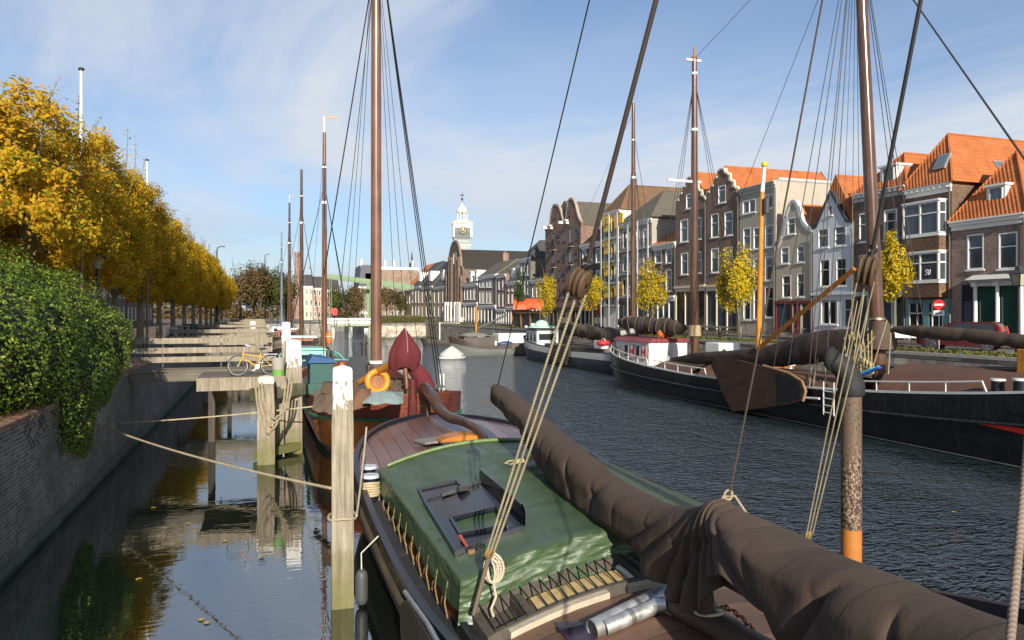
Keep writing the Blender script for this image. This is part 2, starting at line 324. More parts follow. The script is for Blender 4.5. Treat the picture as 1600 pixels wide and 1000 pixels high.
# ================================================================ light, sky, water, ground
w=bpy.data.worlds.new('World'); sc.world=w; w.use_nodes=True; nt=w.node_tree; N=nt.nodes; L=nt.links
EL=R(23); AZ=R(7)
sky=N.new('ShaderNodeTexSky'); sky.sky_type='NISHITA'; sky.sun_disc=False; sky.sun_elevation=EL; sky.sun_rotation=R(180)+AZ; sky.air_density=1.0; sky.dust_density=.6; sky.ozone_density=2.0
bg=N.get('Background'); bg.inputs['Strength'].default_value=.084
tc=N.new('ShaderNodeTexCoord'); sp=N.new('ShaderNodeSeparateXYZ'); L.new(tc.outputs['Generated'],sp.inputs[0])
def wm(op,a,b):
    x=N.new('ShaderNodeMath'); x.operation=op
    for s_,v in ((x.inputs[0],a),(x.inputs[1],b)):
        if isinstance(v,(int,float)): s_.default_value=v
        else: L.new(v,s_)
    return x.outputs[0]
den=wm('ADD',wm('MAXIMUM',sp.outputs[2],0.0),.16)
cb=N.new('ShaderNodeCombineXYZ'); L.new(wm('DIVIDE',sp.outputs[0],den),cb.inputs[0]); L.new(wm('DIVIDE',sp.outputs[1],den),cb.inputs[1])
def wn(scale,detail,rough,dist,sx,sy,rot=0,off=(0,0,0)):
    mp=N.new('ShaderNodeMapping'); mp.inputs['Scale'].default_value=(sx,sy,1); mp.inputs['Rotation'].default_value=(0,0,rot); mp.inputs['Location'].default_value=off; L.new(cb.outputs[0],mp.inputs['Vector'])
    x=N.new('ShaderNodeTexNoise'); x.inputs['Scale'].default_value=scale; x.inputs['Detail'].default_value=detail; x.inputs['Roughness'].default_value=rough; x.inputs['Distortion'].default_value=dist; L.new(mp.outputs[0],x.inputs['Vector']); return x.outputs['Fac']
def wr(f,a,b,va=0,vb=1):
    x=N.new('ShaderNodeMapRange'); x.inputs[1].default_value=a; x.inputs[2].default_value=b; x.inputs[3].default_value=va; x.inputs[4].default_value=vb; x.interpolation_type='SMOOTHSTEP'; L.new(f,x.inputs[0]); return x.outputs[0]
def wmix(f,a,b):
    x=N.new('ShaderNodeMix'); x.data_type='RGBA'; 
    for s_,v in ((x.inputs[0],f),(x.inputs[6],a),(x.inputs[7],b)):
        if isinstance(v,(int,float)): s_.default_value=v
        elif isinstance(v,tuple): s_.default_value=(*v,1)
        else: L.new(v,s_)
    return x.outputs[2]
cir=wr(wn(.75,8,.6,.7,1,.55,R(25),(3.1,1.2,0)),.43,.68); big=wr(wn(.32,5,.5,.4,1,.8,R(-20),(1.7,.4,0)),.38,.64)
veil=wm('MULTIPLY',wm('ADD',wm('MULTIPLY',cir,.72),wm('ADD',wm('MULTIPLY',big,.68),.13)),.95)
grey=wr(wn(.5,5,.5,.3,.45,1,R(10),(5.3,2.2,0)),.42,.62)
low=wm('MULTIPLY',wr(sp.outputs[2],.22,.0),wm('ADD',wm('MULTIPLY',grey,.6),.2))
skc=N.new('ShaderNodeMix'); skc.data_type='RGBA'; skc.blend_type='MULTIPLY'; skc.inputs[0].default_value=1; L.new(sky.outputs[0],skc.inputs[6]); skc.inputs[7].default_value=(.84,.97,1.13,1)
c1=wmix(veil,skc.outputs[2],(5.6,6.1,6.8)); c2=wmix(low,c1,(2.9,3.75,5.2)); L.new(c2,bg.inputs['Color'])
sl=bpy.data.lights.new('sun','SUN'); sl.energy=5.0; sl.angle=R(.5); sl.color=(1,.91,.78); so=bpy.data.objects.new('sun',sl); col.objects.link(so); so.rotation_euler=(R(90)-EL,0,-AZ); so.location=(-20,-40,60)
sc.view_settings.view_transform='Standard'; sc.view_settings.look='None'; sc.view_settings.gamma=1; sc.view_settings.exposure=EXPO
def water_mat():
    t=NT('canal_water'); tc=t.n('TexCoord'); sp=t.n('SeparateXYZ'); t.l(tc.outputs['Object'],sp.inputs[0])
    def mp(sx,sy,rz):
        m=t.n('Mapping'); m.inputs['Scale'].default_value=(sx,sy,1); m.inputs['Rotation'].default_value=(0,0,rz); t.l(tc.outputs['Object'],m.inputs['Vector']); return m.outputs[0]
    a=t.noise(mp(1,2.1,R(20)),2.2,2,.45,1.0); b=t.noise(mp(1,1.8,R(-15)),5.0,2,.5,.6); c=t.noise(mp(1,1.3,0),.5,4,.55,.5); d=t.noise(mp(.8,2.6,R(12)),1.2,2,.5,1.2)
    wind=t.ramp(t.math('MULTIPLY',sp.outputs[0],.05),[(.12,0.0),(.42,1)]); patch=t.ramp(c,[(.3,.45),(.65,1)])
    hi=t.math('MULTIPLY',t.math('ADD',t.math('MULTIPLY',a,.6),t.math('MULTIPLY',b,.30)),t.math('MULTIPLY',wind,patch))
    lo=t.math('MULTIPLY',t.math('MULTIPLY',d,patch),.009)
    bp=t.bump(t.math('ADD',hi,lo),1.0,.42)
    ir=t.n('MapRange'); ir.inputs[3].default_value=3.8; ir.inputs[4].default_value=2.8; t.l(wind,ir.inputs[0]); t.l(ir.outputs[0],t.b.inputs['IOR'])
    return t.fin(t.mix(wind,(.004,.008,.006),t.mix(c,(.012,.018,.018),(.022,.032,.033))),.02,0,.5)
m=MB(); m.add([(-700,-300,0),(700,-300,0),(700,1500,0),(-700,1500,0)],[(0,1,2,3)]); tag(m.build('water',water_mat()),kind='structure')
LQ=2.9; RQ=3.0
def ground(name,x0,x1,y0,y1,z,mat): tag(MB().box(x0,x1,y0,y1,-1,z).build(name,mat),kind='structure')
PAV=pavement((.17,.13,.105)); PAVG=pavement((.2,.19,.175))
ground('pavement',-700,-4.95,-120,1500,LQ,PAV); ground('quay_pavement',32.4,700,-120,1500,RQ,PAVG)
ground('quay_end_ground',-4.95,13,152.4,1500,LQ,PAVG); ground('bank_ground',22.4,32.4,150.4,1500,RQ,PAVG); ground('far_ground',13,22.4,215,1500,LQ,PAVG)
# road strip along the right-hand quay
tag(MB().box(34.6,39.2,-20,150,RQ,RQ+.004).build('road',paint((.12,.115,.11),.9,.3)),kind='structure')
tag(MB().box(39.2,43,-20,178,RQ,RQ+.13).build('footpath',PAV),kind='structure')
def grass(name,x0,x1,y0,y1,z,n,seed,h=.16):
    g=np.random.default_rng(seed); p=np.stack([g.uniform(x0,x1,n),g.uniform(y0,y1,n),z+g.uniform(0,h,n)],1)
    me=leafmesh(name,p,np.tile([0,0,.2],(n,1)),.11,seed); me.materials.append(leaves(((.05,.07,.015),(.12,.13,.03),(.24,.19,.06)))); o=bpy.data.objects.new(name,me); col.objects.link(o); tag(o,'rough green and straw grass along the top of the stone quay','grass',kind='stuff')
grass('grass',32.1,33.5,14,150,RQ,15000,3)
# quay walls
t_=thing('quay_wall','dark stained brick quay wall with red brick coping under the ivy','wall',(-4.6,20,0))
part('wall',quaywall((.125,.112,.098),(.27,.255,.235)),t_,lambda m:m.box(-.35,0,-60,132.4,-1,LQ-.12))
part('coping',brick((.30,.17,.12),(.16,.13,.11),1.0),t_,lambda m:m.box(-.75,.03,-60,132.4,LQ-.12,LQ+.012),bevel=.015)
part('ledge',quaywall((.12,.12,.105),(.16,.16,.15)),t_,lambda m:m.box(0,.09,-60,132.4,-1,.26))
t_=thing('quay_wall','grey stone quay wall below the right hand street','wall',(32,60,0))
part('wall',stone((.30,.27,.22)),t_,lambda m:m.box(0,.4,-80,90.4,-1,RQ-.14))
part('coping',paint((.36,.34,.3),.85,.3),t_,lambda m:m.box(-.06,.45,-80,90.4,RQ-.14,RQ+.015))
t_=thing('quay_wall','pale weathered stone quay wall across the far end of the water right of the bridge','wall',(27,150,0))
part('wall',stone((.44,.38,.3),.7),t_,lambda m:m.box(-5,5.4,0,.4,-1,2.5))
m=MB(); m.grid([[Vector((22.4+i*10/24,150.4+j*1.2,2.5+j*.36+.12*mnoise.noise(Vector((i*.8,j*.9,0))))) for i in range(25)] for j in range(7)]); tag(m.build('grass_bank',paint((.17,.13,.06),.95,.5,1.5)),'dry brown grass bank above the pale far quay wall','grass bank',kind='structure')
grass('bank_grass',22.5,32.3,150.4,157,RQ+.2,5000,9,1.3)
t_=thing('quay_wall','low dark quay wall at the far end left of the drawbridge','wall',(4,152,0))
part('wall',stone((.28,.26,.22),.7),t_,lambda m:m.box(-8.6,9,0,.4,-1,2.75)); part('coping',paint((.33,.31,.28),.85,.3),t_,lambda m:m.box(-8.6,9,-.05,.42,2.75,LQ+.01))
# ================================================================ houses
XF=43.0
def rowY(px):
    u=(px-800)/F; return XF*(C-u*S)/(S+u*C)
def rowZ(px,py):
    u=(px-800)/F; return CH+(HY-py)/F*XF/(S+u*C)-RQ
def window(t,x0,x1,z0,z1,kind='s',mat=None,gl=None,sill=True,y=0):
    mat=mat or WHITE; b=min(.09,(x1-x0)*.16); m=MB(); ya,yb=y-.012,y+.12
    m.box(x0,x0+b,ya,yb,z0,z1); m.box(x1-b,x1,ya,yb,z0,z1); m.box(x0+b,x1-b,ya,yb,z0,z0+b); m.box(x0+b,x1-b,ya,yb,z1-b,z1)
    h=z1-z0; wd=x1-x0
    if 's' in kind: m.box(x0+b,x1-b,y+.02,y+.11,z0+h*.60,z0+h*.60+.06)
    if 'h' in kind: m.box(x0+b,x1-b,y+.02,y+.11,z0+h*.72,z0+h*.72+.06)
    if 'v' in kind: m.box((x0+x1)/2-.035,(x0+x1)/2+.035,y+.0,y+.112,z0+b,z1-b)
    if 'p' in kind:
        for q in (.33,.66): m.box(x0+wd*q-.02,x0+wd*q+.02,y+.03,y+.105,z0+b,z1-b)
    o=m.build('window',mat,t)
    MB().add([(x0+b*.5,y+.08,z0+b*.5),(x1-b*.5,y+.08,z0+b*.5),(x1-b*.5,y+.08,z1-b*.5),(x0+b*.5,y+.08,z1-b*.5)],[(0,1,2,3)]).build('pane',gl or rnd.choice(GLASS),o)
    if (x1-x0)>.7 and rnd.random()<.5:
        m=MB(); k=rnd.random(); cw=(x1-x0)*rnd.uniform(.12,.22); zt_=z1-b-.02
        if k<.6: m.box(x0+b,x0+b+cw,y+.07,y+.078,z0+b,zt_); m.box(x0+b+cw,x1-b-cw,y+.07,y+.078,zt_-.16,zt_); m.box(x1-b-cw,x1-b,y+.07,y+.078,z0+b,zt_)
        else: m.box(x0+b,x1-b,y+.07,y+.078,zt_-(z1-z0)*rnd.uniform(.15,.4),zt_)
        m.build('curtain',paint((.36,.35,.32),.8,.15),o)
    if sill: MB().box(x0-.08,x1+.08,y-.1,y+.03,z0-.1,z0-.004).build('sill',mat,o)
    return o
def door(t,x0,x1,z0,z1,mat,glz=.62):
    h=z1-z0; zt=z0+h*glz; m=MB(); b=.08
    m.box(x0,x0+b,-.012,.14,z0,z1); m.box(x1-b,x1,-.012,.14,z0,z1); m.box(x0+b,x1-b,-.012,.14,z1-b,z1); m.box(x0+b,x1-b,.0,.13,zt,zt+.08); m.box(x0+b,x1-b,.07,.12,z0,zt)
    m.box(x0+.2*(x1-x0),x1-.2*(x1-x0),.055,.072,z0+.2,z0+h*.28); m.box(x0+.2*(x1-x0),x1-.2*(x1-x0),.055,.072,z0+h*.34,zt-.1)
    o=m.build('door',mat,t); MB().box(x0+b,x1-b,.08,.1,zt+.08,z1-b).build('pane',GLASS[0],o); MB().ball((x1-b-.1,.04,z0+1.0),.035,8,5).build('handle',metal((.6,.5,.3),.3),o); return o
def house(name,label,cat,root,rz,w,h,depth,wm_,rm,wins=(),roof='side',pk=2.5,outline=None,cornice=WHITE,doors=(),trim=None,chim=(),over=.18,group=None,dentil=False,ridge_in=None,side_only=False):
    t=thing(name,label,cat,root,rz,group); wl=MB()
    poly=outline or [(0,0),(w,0),(w,h),(0,h)]
    holes=[[(a,c),(a,d),(b,d),(b,c)] for a,b,c,d in [(q[0],q[1],max(q[2],.03),q[3]) for q in list(wins)+list(doors)]]
    loops=[[Vector((a,b,0)) for a,b in poly]]+[[Vector((a,b,0)) for a,b in hl] for hl in holes]
    flat=[p for l_ in loops for p in l_]; tri=tessellate_polygon(loops); wl.add([(p.x,0,p.y) for p in flat],[tuple(q) for q in tri])
    for hl in holes:
        for i in range(4):
            a=hl[i];b=hl[(i+1)%4]; wl.add([(a[0],0,a[1]),(b[0],0,b[1]),(b[0],.2,b[1]),(a[0],.2,a[1])],[(0,1,2,3)])
    n=len(poly); tri=tessellate_polygon([[Vector((a,b,0)) for a,b in poly]]); wl.add([(a,.3,b) for a,b in poly],[tuple(q) for q in tri])
    for i in range(n):
        a=poly[i];b=poly[(i+1)%n]; wl.add([(a[0],0,a[1]),(b[0],0,b[1]),(b[0],.3,b[1]),(a[0],.3,a[1])],[(0,1,2,3)])
    wl.add([(0,.3,0),(0,depth,0),(0,depth,h),(0,.3,h)],[(0,1,2,3)]); wl.add([(w,.3,0),(w,depth,0),(w,depth,h),(w,.3,h)],[(0,1,2,3)]); wl.add([(0,depth,0),(w,depth,0),(w,depth,h),(0,depth,h)],[(0,1,2,3)])
    rf=MB(); o=over; y0=.3 if outline else -o
    if roof=='gable':
        wl.add([(0,depth-.01,h),(w,depth-.01,h),(w/2,depth-.01,h+pk)],[(0,1,2)])
        rf.prism([(-.05,h-.05),(w+.05,h-.05),(w/2,h+pk-.15)],'y',y0+.002,depth+.1)
    elif roof=='hip':
        ri=w/2 if ridge_in is None else ridge_in
        vs=[(-o,y0,h),(w+o,y0,h),(w+o,depth+o,h),(-o,depth+o,h),(w/2,ri,h+pk),(w/2,max(ri+.1,depth-ri),h+pk)]
        rf.add(vs,[(0,1,4),(1,2,5,4),(2,3,5),(3,0,4,5),(3,2,1,0)])
        for a,b in ((0,4),(1,4),(4,5)): rf.tube([vs[a],vs[b]],.09,6)
    elif roof=='side':
        rf.prism([(y0,h),(depth+o,h),(depth/2,h+pk)],'x',-.06,w+.06)
        wl.add([(0,0.01,h),(0,depth,h),(0,depth/2,h+pk)],[(0,1,2)]); wl.add([(w,.01,h),(w,depth,h),(w,depth/2,h+pk)],[(0,1,2)])
    else:
        rf.box(-.04,w+.04,y0+.25,depth,h,h+.1)
    wl.build('wall',wm_,t); ro=rf.build('roof',rm,t)
    for cx,cy,cz,cw in chim:
        m=MB(); m.box(cx-cw,cx+cw,cy-cw,cy+cw,h*.9,cz); m.box(cx-cw-.07,cx+cw+.07,cy-cw-.07,cy+cw+.07,cz,cz+.12)
        for q in (-.5,.5): m.cyl((cx+q*cw,cy,cz+.12),(cx+q*cw,cy,cz+.5),.12,.1,8)
        m.build('chimney',brick((.3,.16,.1)),ro)
    m=MB(); m.tube([(w-.09,-.09,.05),(w-.09,-.09,h-.65),(w-.09,-.2,h-.3)],.055,8); m.build('drainpipe',paint((.10,.095,.09),.5,.2),t,True)
    for q in wins: window(t,q[0],q[1],max(q[2],.03),q[3],q[4] if len(q)>4 else 's',q[5] if len(q)>5 else None)
    for q in doors: door(t,q[0],q[1],max(q[2],.03),q[3],q[4] if len(q)>4 else paint((.03,.05,.05),.35,.1),q[5] if len(q)>5 else .75)
    if cornice:
        m=MB(); m.box(-.06,w+.06,-.32,-.004,h-.12,h-.005); m.box(-.03,w+.03,-.2,-.004,h-.34,h-.125); m.box(0,w,-.06,-.004,h-.62,h-.345)
        if dentil:
            k=max(4,int(w/.45))
            for i in range(k): m.box((i+.3)*w/k,(i+.7)*w/k,-.3,-.201,h-.3,h-.122)
        m.build('cornice',cornice,t)
    if trim: # pale capping along the gable outline
        mt,th=trim; m=MB(); top=[p for p in poly if p[1]>h*.75]
        for a,b in zip(top,top[1:]):
            m.beam((a[0],.13,a[1]+.03),(b[0],.13,b[1]+.03),.42,th)
        m.build('gable_trim',mt,t)
    return t
def rhouse(name,label,cat,l,r,eave,depth,wm_,rm,wins=(),doors=(),peak=None,outline=None,chim=(),**k):
    Y0=rowY(l); w_=Y0-rowY(r); h=rowZ(*eave)
    lx=lambda px:Y0-rowY(px)
    def cv(q):
        x0,x1,y0,y1=q[:4]; pm=(x0+x1)/2; return (max(.06,lx(x0)),min(w_-.06,lx(x1)),rowZ(pm,y1),rowZ(pm,y0))+tuple(q[4:])
    ol=None
    if outline: ol=[(0,0),(w_,0)]+[(min(max(lx(px),0),w_),rowZ(px,py)) for px,py in outline[::-1]]
    if peak is not None: k['pk']=peak
    t=house(name,label,cat,(XF,Y0,RQ),-PI/2,w_,h,depth,wm_,rm,[cv(q) for q in wins],doors=[cv(q) for q in doors],outline=ol,chim=chim,**k)
    return t,lx,w_,h
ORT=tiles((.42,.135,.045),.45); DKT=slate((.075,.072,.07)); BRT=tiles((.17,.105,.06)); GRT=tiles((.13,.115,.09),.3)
# --- rightmost purple-brown brick house
t,lx,w_,h=rhouse('brick_house','purple brown brick house at the right edge with green curtained pilastered ground floor','house',1487,1604,(1486,347),9,brick((.29,.185,.155),(.3,.27,.24)),ORT,
  [(1511,1537,366,421,'s'),(1560,1590,363,420,'s')],doors=[(1502,1521,444,508,paint((.05,.055,.09),.35,.15),.55)],roof='hip',peak=4.3)
def shopglass(m,x0,x1,z0,z1,n,y=-.03):
    for i in range(n+1): m.box(x0+(x1-x0)*i/n-.05,x0+(x1-x0)*i/n+.05,y-.06,y,z0,z1)
x0,x1=lx(1527),w_-.1; z1=rowZ(1560,447)
m=MB(); m.box(x0,x1,-.02,.0-.004,.25,z1); g=m.build('shop_window',glass((.012,.05,.04),.1),t)
m=MB()
for q in (0,.48,.97): m.cyl((x0+(x1-x0)*q,-.16,.1),(x0+(x1-x0)*q,-.16,z1),.13,.11,12); m.box(x0+(x1-x0)*q-.17,x0+(x1-x0)*q+.17,-.36,-.004,z1,z1+.3)
m.build('column',WHITE,t,True)
m=MB(); m.box(x0-.25,x1+.1,-.5,-.006,z1+.3,z1+.42); m.box(x0-.1,x1,-.3,-.006,z1+.02,z1+.29); m.prism([(-.75,z1+.42),(-.006,z1+.42),(-.006,z1+.75)],'x',x0-.3,x1+.1); m.build('shop_cornice',paint((.5,.51,.49),.5,.12),t)
m=MB(); m.box(x0,x1,-.12,-.004,.02,.25); m.build('plinth',paint((.25,.24,.23),.8,.2),t)
# dormer
def dormer(t,cx,wd,y0,z0,hh,dep,roofmat=WHITE,kind='v'):
    m=MB(); m.box(cx-wd/2,cx+wd/2,y0,y0+dep,z0,z0+hh); m.box(cx-wd/2-.12,cx+wd/2+.12,y0-.15,y0+dep,z0+hh,z0+hh+.14); o=m.build('dormer',WHITE,t)
    MB().box(cx-wd*.3,cx+wd*.3,y0-.02,y0-.004,z0+.2,z0+hh-.12).build('pane',GLASS[1],o); m=MB(); m.box(cx-wd*.36,cx-wd*.3,y0-.04,y0-.003,z0+.14,z0+hh-.06); m.box(cx+wd*.3,cx+wd*.36,y0-.04,y0-.003,z0+.14,z0+hh-.06); m.build('frame',WHITE,o)
dormer(t,lx(1546),1.25,.55,h+.5,1.45,1.6)
# --- bay window house
t,lx,w_,h=rhouse('brick_house','dark brown brick house with white bay windows and teal shopfront under the tall orange roof','house',1416,1487,(1450,291),11,brick((.15,.085,.05),(.16,.13,.1)),ORT,
  [],doors=[],roof='hip',peak=3.7,dentil=True,over=.35)
bx0,bx1=lx(1423),lx(1480); dz=.6
def bay(z0,z1,name='bay_window'):
    m=MB(); yf=-.75; a,b=bx0,bx1
    m.box(a,b,yf,-.004,z0-.14,z0); m.box(a-.04,b+.04,yf-.06,-.004,z1,z1+.12)
    def bar(x,y): m.box(x-.06,x+.06,y-.06,y+.06,z0,z1)
    for x in (a+.06,(a+b)/2-.02,b-.06): bar(x,yf+.06)
    bar(b-.06,-.08); m.box(a,b,yf+.01,yf+.08,z0+(z1-z0)*.62,z0+(z1-z0)*.62+.09); m.box(b-.08,b-.01,yf+.12,-.14,z0+(z1-z0)*.62,z0+(z1-z0)*.62+.09); m.box(a,b,yf+.005,yf+.1,z0,z0+.1); m.box(a,b,yf+.005,yf+.1,z1-.1,z1); m.box(b-.09,b-.005,yf+.12,-.14,z0,z0+.1); m.box(b-.09,b-.005,yf+.12,-.14,z1-.1,z1)
    o=m.build(name,WHITE,t); g=MB(); g.box(a+.05,b-.05,yf+.05,-.01,z0+.02,z1-.02); g.build('pane',GLASS[1],o)
    return yf,o
za,zb=rowZ(1450,368),rowZ(1450,318); zc,zd=rowZ(1450,440),rowZ(1450,396)
bay(za,zb); yf,o2=bay(zc,zd)
for a_,b_ in ((zd+.121,za-.141),(rowZ(1450,465),zc-.141)): part('bay_wall',brick((.17,.09,.045),(.16,.12,.09)),t,lambda m:m.box(bx0,bx1,-.72,-.004,a_,b_))
# hand lettered sheet in the lower bay window
def stroke(m,pts,r): m.tube([Vector(p) for p in pts],r,5)
sx=(bx0+bx1)/2+.3; sz=zc+.35; m=MB(); m.box(sx+.0,sx+.56,yf+.025,yf+.035,sz-.05,sz+.5); sh=m.build('sheet',paint((.02,.02,.025),.6,.1),t)
LT=lambda a,b:(sx+.06+a*.58,yf+.02,sz+.03+b*.58)
m=MB(); stroke(m,[LT(.38,.62),LT(.2,.68),LT(.06,.52),LT(.22,.38),LT(.36,.22),LT(.2,.05),LT(.02,.1)],.03); stroke(m,[LT(.46,.66),LT(.48,.2),LT(.58,.06),LT(.7,.2),LT(.74,.68)],.03)
m.build('letters',WHITE,sh,True)
zt=rowZ(1450,467); TEAL=paint((.13,.27,.27),.5,.15)
m=MB(); m.box(.05,w_-.03,-.1,-.004,zt-.3,zt); 
for a,b in ((.03,.28),(w_*.40,w_*.40+.5),(w_-.65,w_-.03)): m.box(a,b,-.09,-.004,.02,zt-.3)
m.build('shopfront',TEAL,t); m=MB(); m.box(.3,w_-.66,-.035,-.005,.35,zt-.32); m.build('shop_window',GLASS[0],t); m=MB()
for q in (.3,.95,1.45,2.15,2.95): m.box(q,q+.07,-.085,-.037,.2,zt-.32)
m.box(.3,w_-.66,-.08,-.037,zt*.66,zt*.66+.08); m.build('shop_frame',WHITE,t)
# skylights
def skylight(t,p,wd,ht,nrm):
    p=Vector(p); n=Vector(nrm).normalized(); a=Vector((0,0,1)).cross(n).normalized(); b=n.cross(a)
    def q(mm,e,d0,d1):
        vs=[p+a*sx_*(wd/2+e)+b*sy_*(ht/2+e)+n*d for d in (d0,d1) for sx_,sy_ in ((-1,-1),(1,-1),(1,1),(-1,1))]; mm.add(vs,[(0,1,2,3),(4,5,6,7),(0,1,5,4),(1,2,6,5),(2,3,7,6),(3,0,4,7)])
    m=MB(); q(m,.09,-.05,.1); o=m.build('skylight',paint((.25,.26,.27),.4,.1),t); m=MB(); q(m,0,.1,.115); m.build('pane',glass((.1,.13,.15),.05),o)
o_=.35; wv=w_/2
hipn=Vector((0,-3.7,w_/2+.35)); skylight(t,(lx(1461)+.15,.48,h+1.55),.75,1.0,hipn)
sn=Vector((3.7,0,w_/2+.35)); skylight(t,(w_+.35-.32*(w_/2+.35),5.0,h+.32*3.7),.8,1.2,sn); skylight(t,(w_+.35-.5*(w_/2+.35),8.4,h+.5*3.7),.8,1.2,sn)
# --- brown brick house with grey cornice
t,lx,w_,h=rhouse('brick_house','brown brick house with pale grey cornice behind the varnished mast, dormer in its orange roof','house',1335,1416,(1375,297),10,brick((.19,.125,.085),(.2,.16,.13)),ORT,
  [(1342,1360,333,378,'s'),(1381,1402,327,374,'s'),(1342,1360,398,440,'s'),(1381,1402,395,440,'s')],roof='hip',peak=2.9,cornice=paint((.5,.5,.48),.5,.1),dentil=True,doors=[(1398,1410,462,514),(1340,1352,464,514)])
dormer(t,w_*.58,1.5,.45,h+.35,1.35,1.4)
m=MB(); m.box(lx(1357),lx(1396),-.03,-.004,.5,rowZ(1375,466)); m.build('shop_window',GLASS[1],t); m=MB(); m.box(.05,w_-.05,-.14,-.004,rowZ(1375,462),rowZ(1375,455)); 
for q in (lx(1357),lx(1376),lx(1395)): m.box(q-.05,q+.05,-.09,-.031,.03,rowZ(1375,462))
m.build('shop_frame',paint((.42,.55,.55),.5,.1),t)
# --- white gable
WG=plaster((.63,.66,.70),.6,.3)
t,lx,w_,h=rhouse('white_house','narrow white house with pointed black edged gable','house',1269,1334,(1334,350),9,WG,ORT,
  [(1294,1301,320,336,''),(1278,1295,357,387,'s'),(1304,1322,353,384,'s'),(1281,1297,405,448,'s'),(1306,1323,403,447,'s'),(1282,1309,467,507,'v'),(1319,1332,466,512,'s')],
  outline=[(1269,357),(1275,355),(1298,299),(1323,346),(1334,346)],roof='gable',peak=4.4,cornice=None,trim=(paint((.035,.035,.04),.5,.2),.22))
m=MB(); m.box(-.03,w_+.03,-.16,-.004,rowZ(1300,461),rowZ(1300,457)); m.build('band',WG,t)
# --- cream neck gable
t,lx,w_,h=rhouse('cream_house','cream plastered house with curved neck gable and red shopfront','house',1211,1270,(1270,362),9,plaster((.47,.41,.31),.7,.25),ORT,
  [(1230,1243,340,366,'s'),(1220,1233,386,412,'s'),(1245,1257,384,410,'s'),(1222,1236,430,465,'s'),(1245,1257,427,464,'s')],
  outline=[(1211,392),(1216,385),(1222,372),(1226,352),(1228,338),(1233,322),(1238,315),(1243,316),(1247,324),(1249,336),(1254,348),(1262,357),(1270,361)],roof='gable',peak=2.8,cornice=None,trim=(paint((.5,.52,.52),.5,.12),.3))
RED=paint((.16,.022,.02),.4,.2); zt=rowZ(1240,470); m=MB(); m.box(.05,w_-.05,-.12,-.004,zt-.25,zt)
for q in (.05,w_*.45,w_*.6,w_-.3): m.box(q,q+.22,-.1,-.004,.02,zt-.25)
m.build('shopfront',RED,t); m=MB(); m.box(.28,w_-.3,-.03,-.004,.4,zt-.26); m.build('shop_window',GLASS[1],t); m=MB(); m.box(lx(1236),lx(1240),-.06,-.031,.3,zt-.3); m.box(lx(1251),lx(1254),-.06,-.031,.3,zt-.3); m.build('shop_frame',CREAM,t)
# --- grey concrete block
ws=[]
for y0,y1 in ((311,331),): ws+=[(1160,1181,312,333,'v'),(1193,1209,304,326,'v')]
for (a,b) in ((356,390),(405,442),(452,500)): ws+=[(1161,1173,a,b,'s'),(1177,1188,a-1,b-1,'s'),(1195,1209,a-4,b-4,'s')]
t,lx,w_,h=rhouse('grey_house','flat roofed grey concrete house with bare side wall above the cream gable','house',1156,1212,(1184,289),10.2,plaster((.40,.36,.29),.85,.35),paint((.3,.3,.29),.8,.2),ws,roof='flat',cornice=paint((.45,.43,.38),.7,.15),chim=())
part('parapet',paint((.5,.49,.46),.7,.1),t,lambda m:m.box(w_-.2,w_+.06,.3,10.3,h+.1,h+.28))
# --- two stepped brick gables
BK=brick((.22,.135,.095),(.24,.2,.17))
t,lx,w_,h=rhouse('brick_house','brown brick house with white stepped gable beside the grey concrete house','house',1104,1155,(1154,303),12,BK,ORT,
  [(1122,1134,290,317,'h'),(1111,1123,334,371,'s'),(1132,1145,331,368,'s'),(1111,1123,388,426,'s'),(1132,1145,386,424,'s')],
  outline=[(1104,308),(1105,300),(1109,300),(1110,292),(1115,290),(1116,280),(1121,277),(1122,268),(1127,264),(1131,264),(1133,270),(1138,272),(1139,281),(1144,283),(1145,291),(1150,293),(1151,299),(1155,300)],roof='gable',peak=3.4,cornice=None,trim=(CREAM,.18),chim=((2.6,4.5,rowZ(1135,266),.4),))
def shopf(t,w_,zt,mat,gl,n=4):
    m=MB(); m.box(.02,w_-.02,-.3,-.004,zt-.1,zt+.12); m.box(.04,w_-.04,-.14,-.004,zt-.5,zt-.1)
    for i in range(n+1): q=.05+(w_-.25)*i/n; m.box(q,q+.15,-.12,-.004,.02,zt-.5)
    m.build('shopfront',mat,t); m=MB(); m.box(.06,w_-.06,-.03,-.005,.45,zt-.51); m.build('shop_window',gl,t); m=MB(); m.box(.06,w_-.06,-.06,-.006,.02,.44); m.build('plinth',DARK,t)
shopf(t,w_,rowZ(1130,446),CREAM,GLASS[1],3)
t,lx,w_,h=rhouse('brick_house','brown brick house with stepped gable half hidden behind the tall brown mast','house',1056,1103.6,(1101,313),12,BK,ORT,
  [(1072,1081,303,326,'h'),(1063,1075,343,378,'s'),(1087,1096,340,374,'s'),(1064,1075,395,429,'s'),(1087,1096,393,427,'s')],
  outline=[(1056,322),(1057,314),(1061,313),(1062,304),(1066,302),(1067,293),(1071,291),(1072,282),(1077,277),(1081,278),(1084,286),(1088,288),(1089,296),(1094,298),(1095,305),(1100,307),(1103,312)],roof='gable',peak=3.6,cornice=None,trim=(CREAM,.18))
shopf(t,w_,rowZ(1080,448),CREAM,GLASS[0],3)
# --- lower brick house
t,lx,w_,h=rhouse('brick_house','low brown brick house with white cornice and orange roof left of the stepped gables','house',1019,1056,(1036,381),9,brick((.19,.11,.075),(.22,.18,.15)),ORT,
  [(1023,1034,390,411,'s'),(1040,1050,388,411,'s'),(1023,1033,424,456,'s'),(1040,1050,421,455,'s')],roof='side',peak=2.6)
shopf(t,w_,rowZ(1038,464),WHITE,GLASS[1],4)
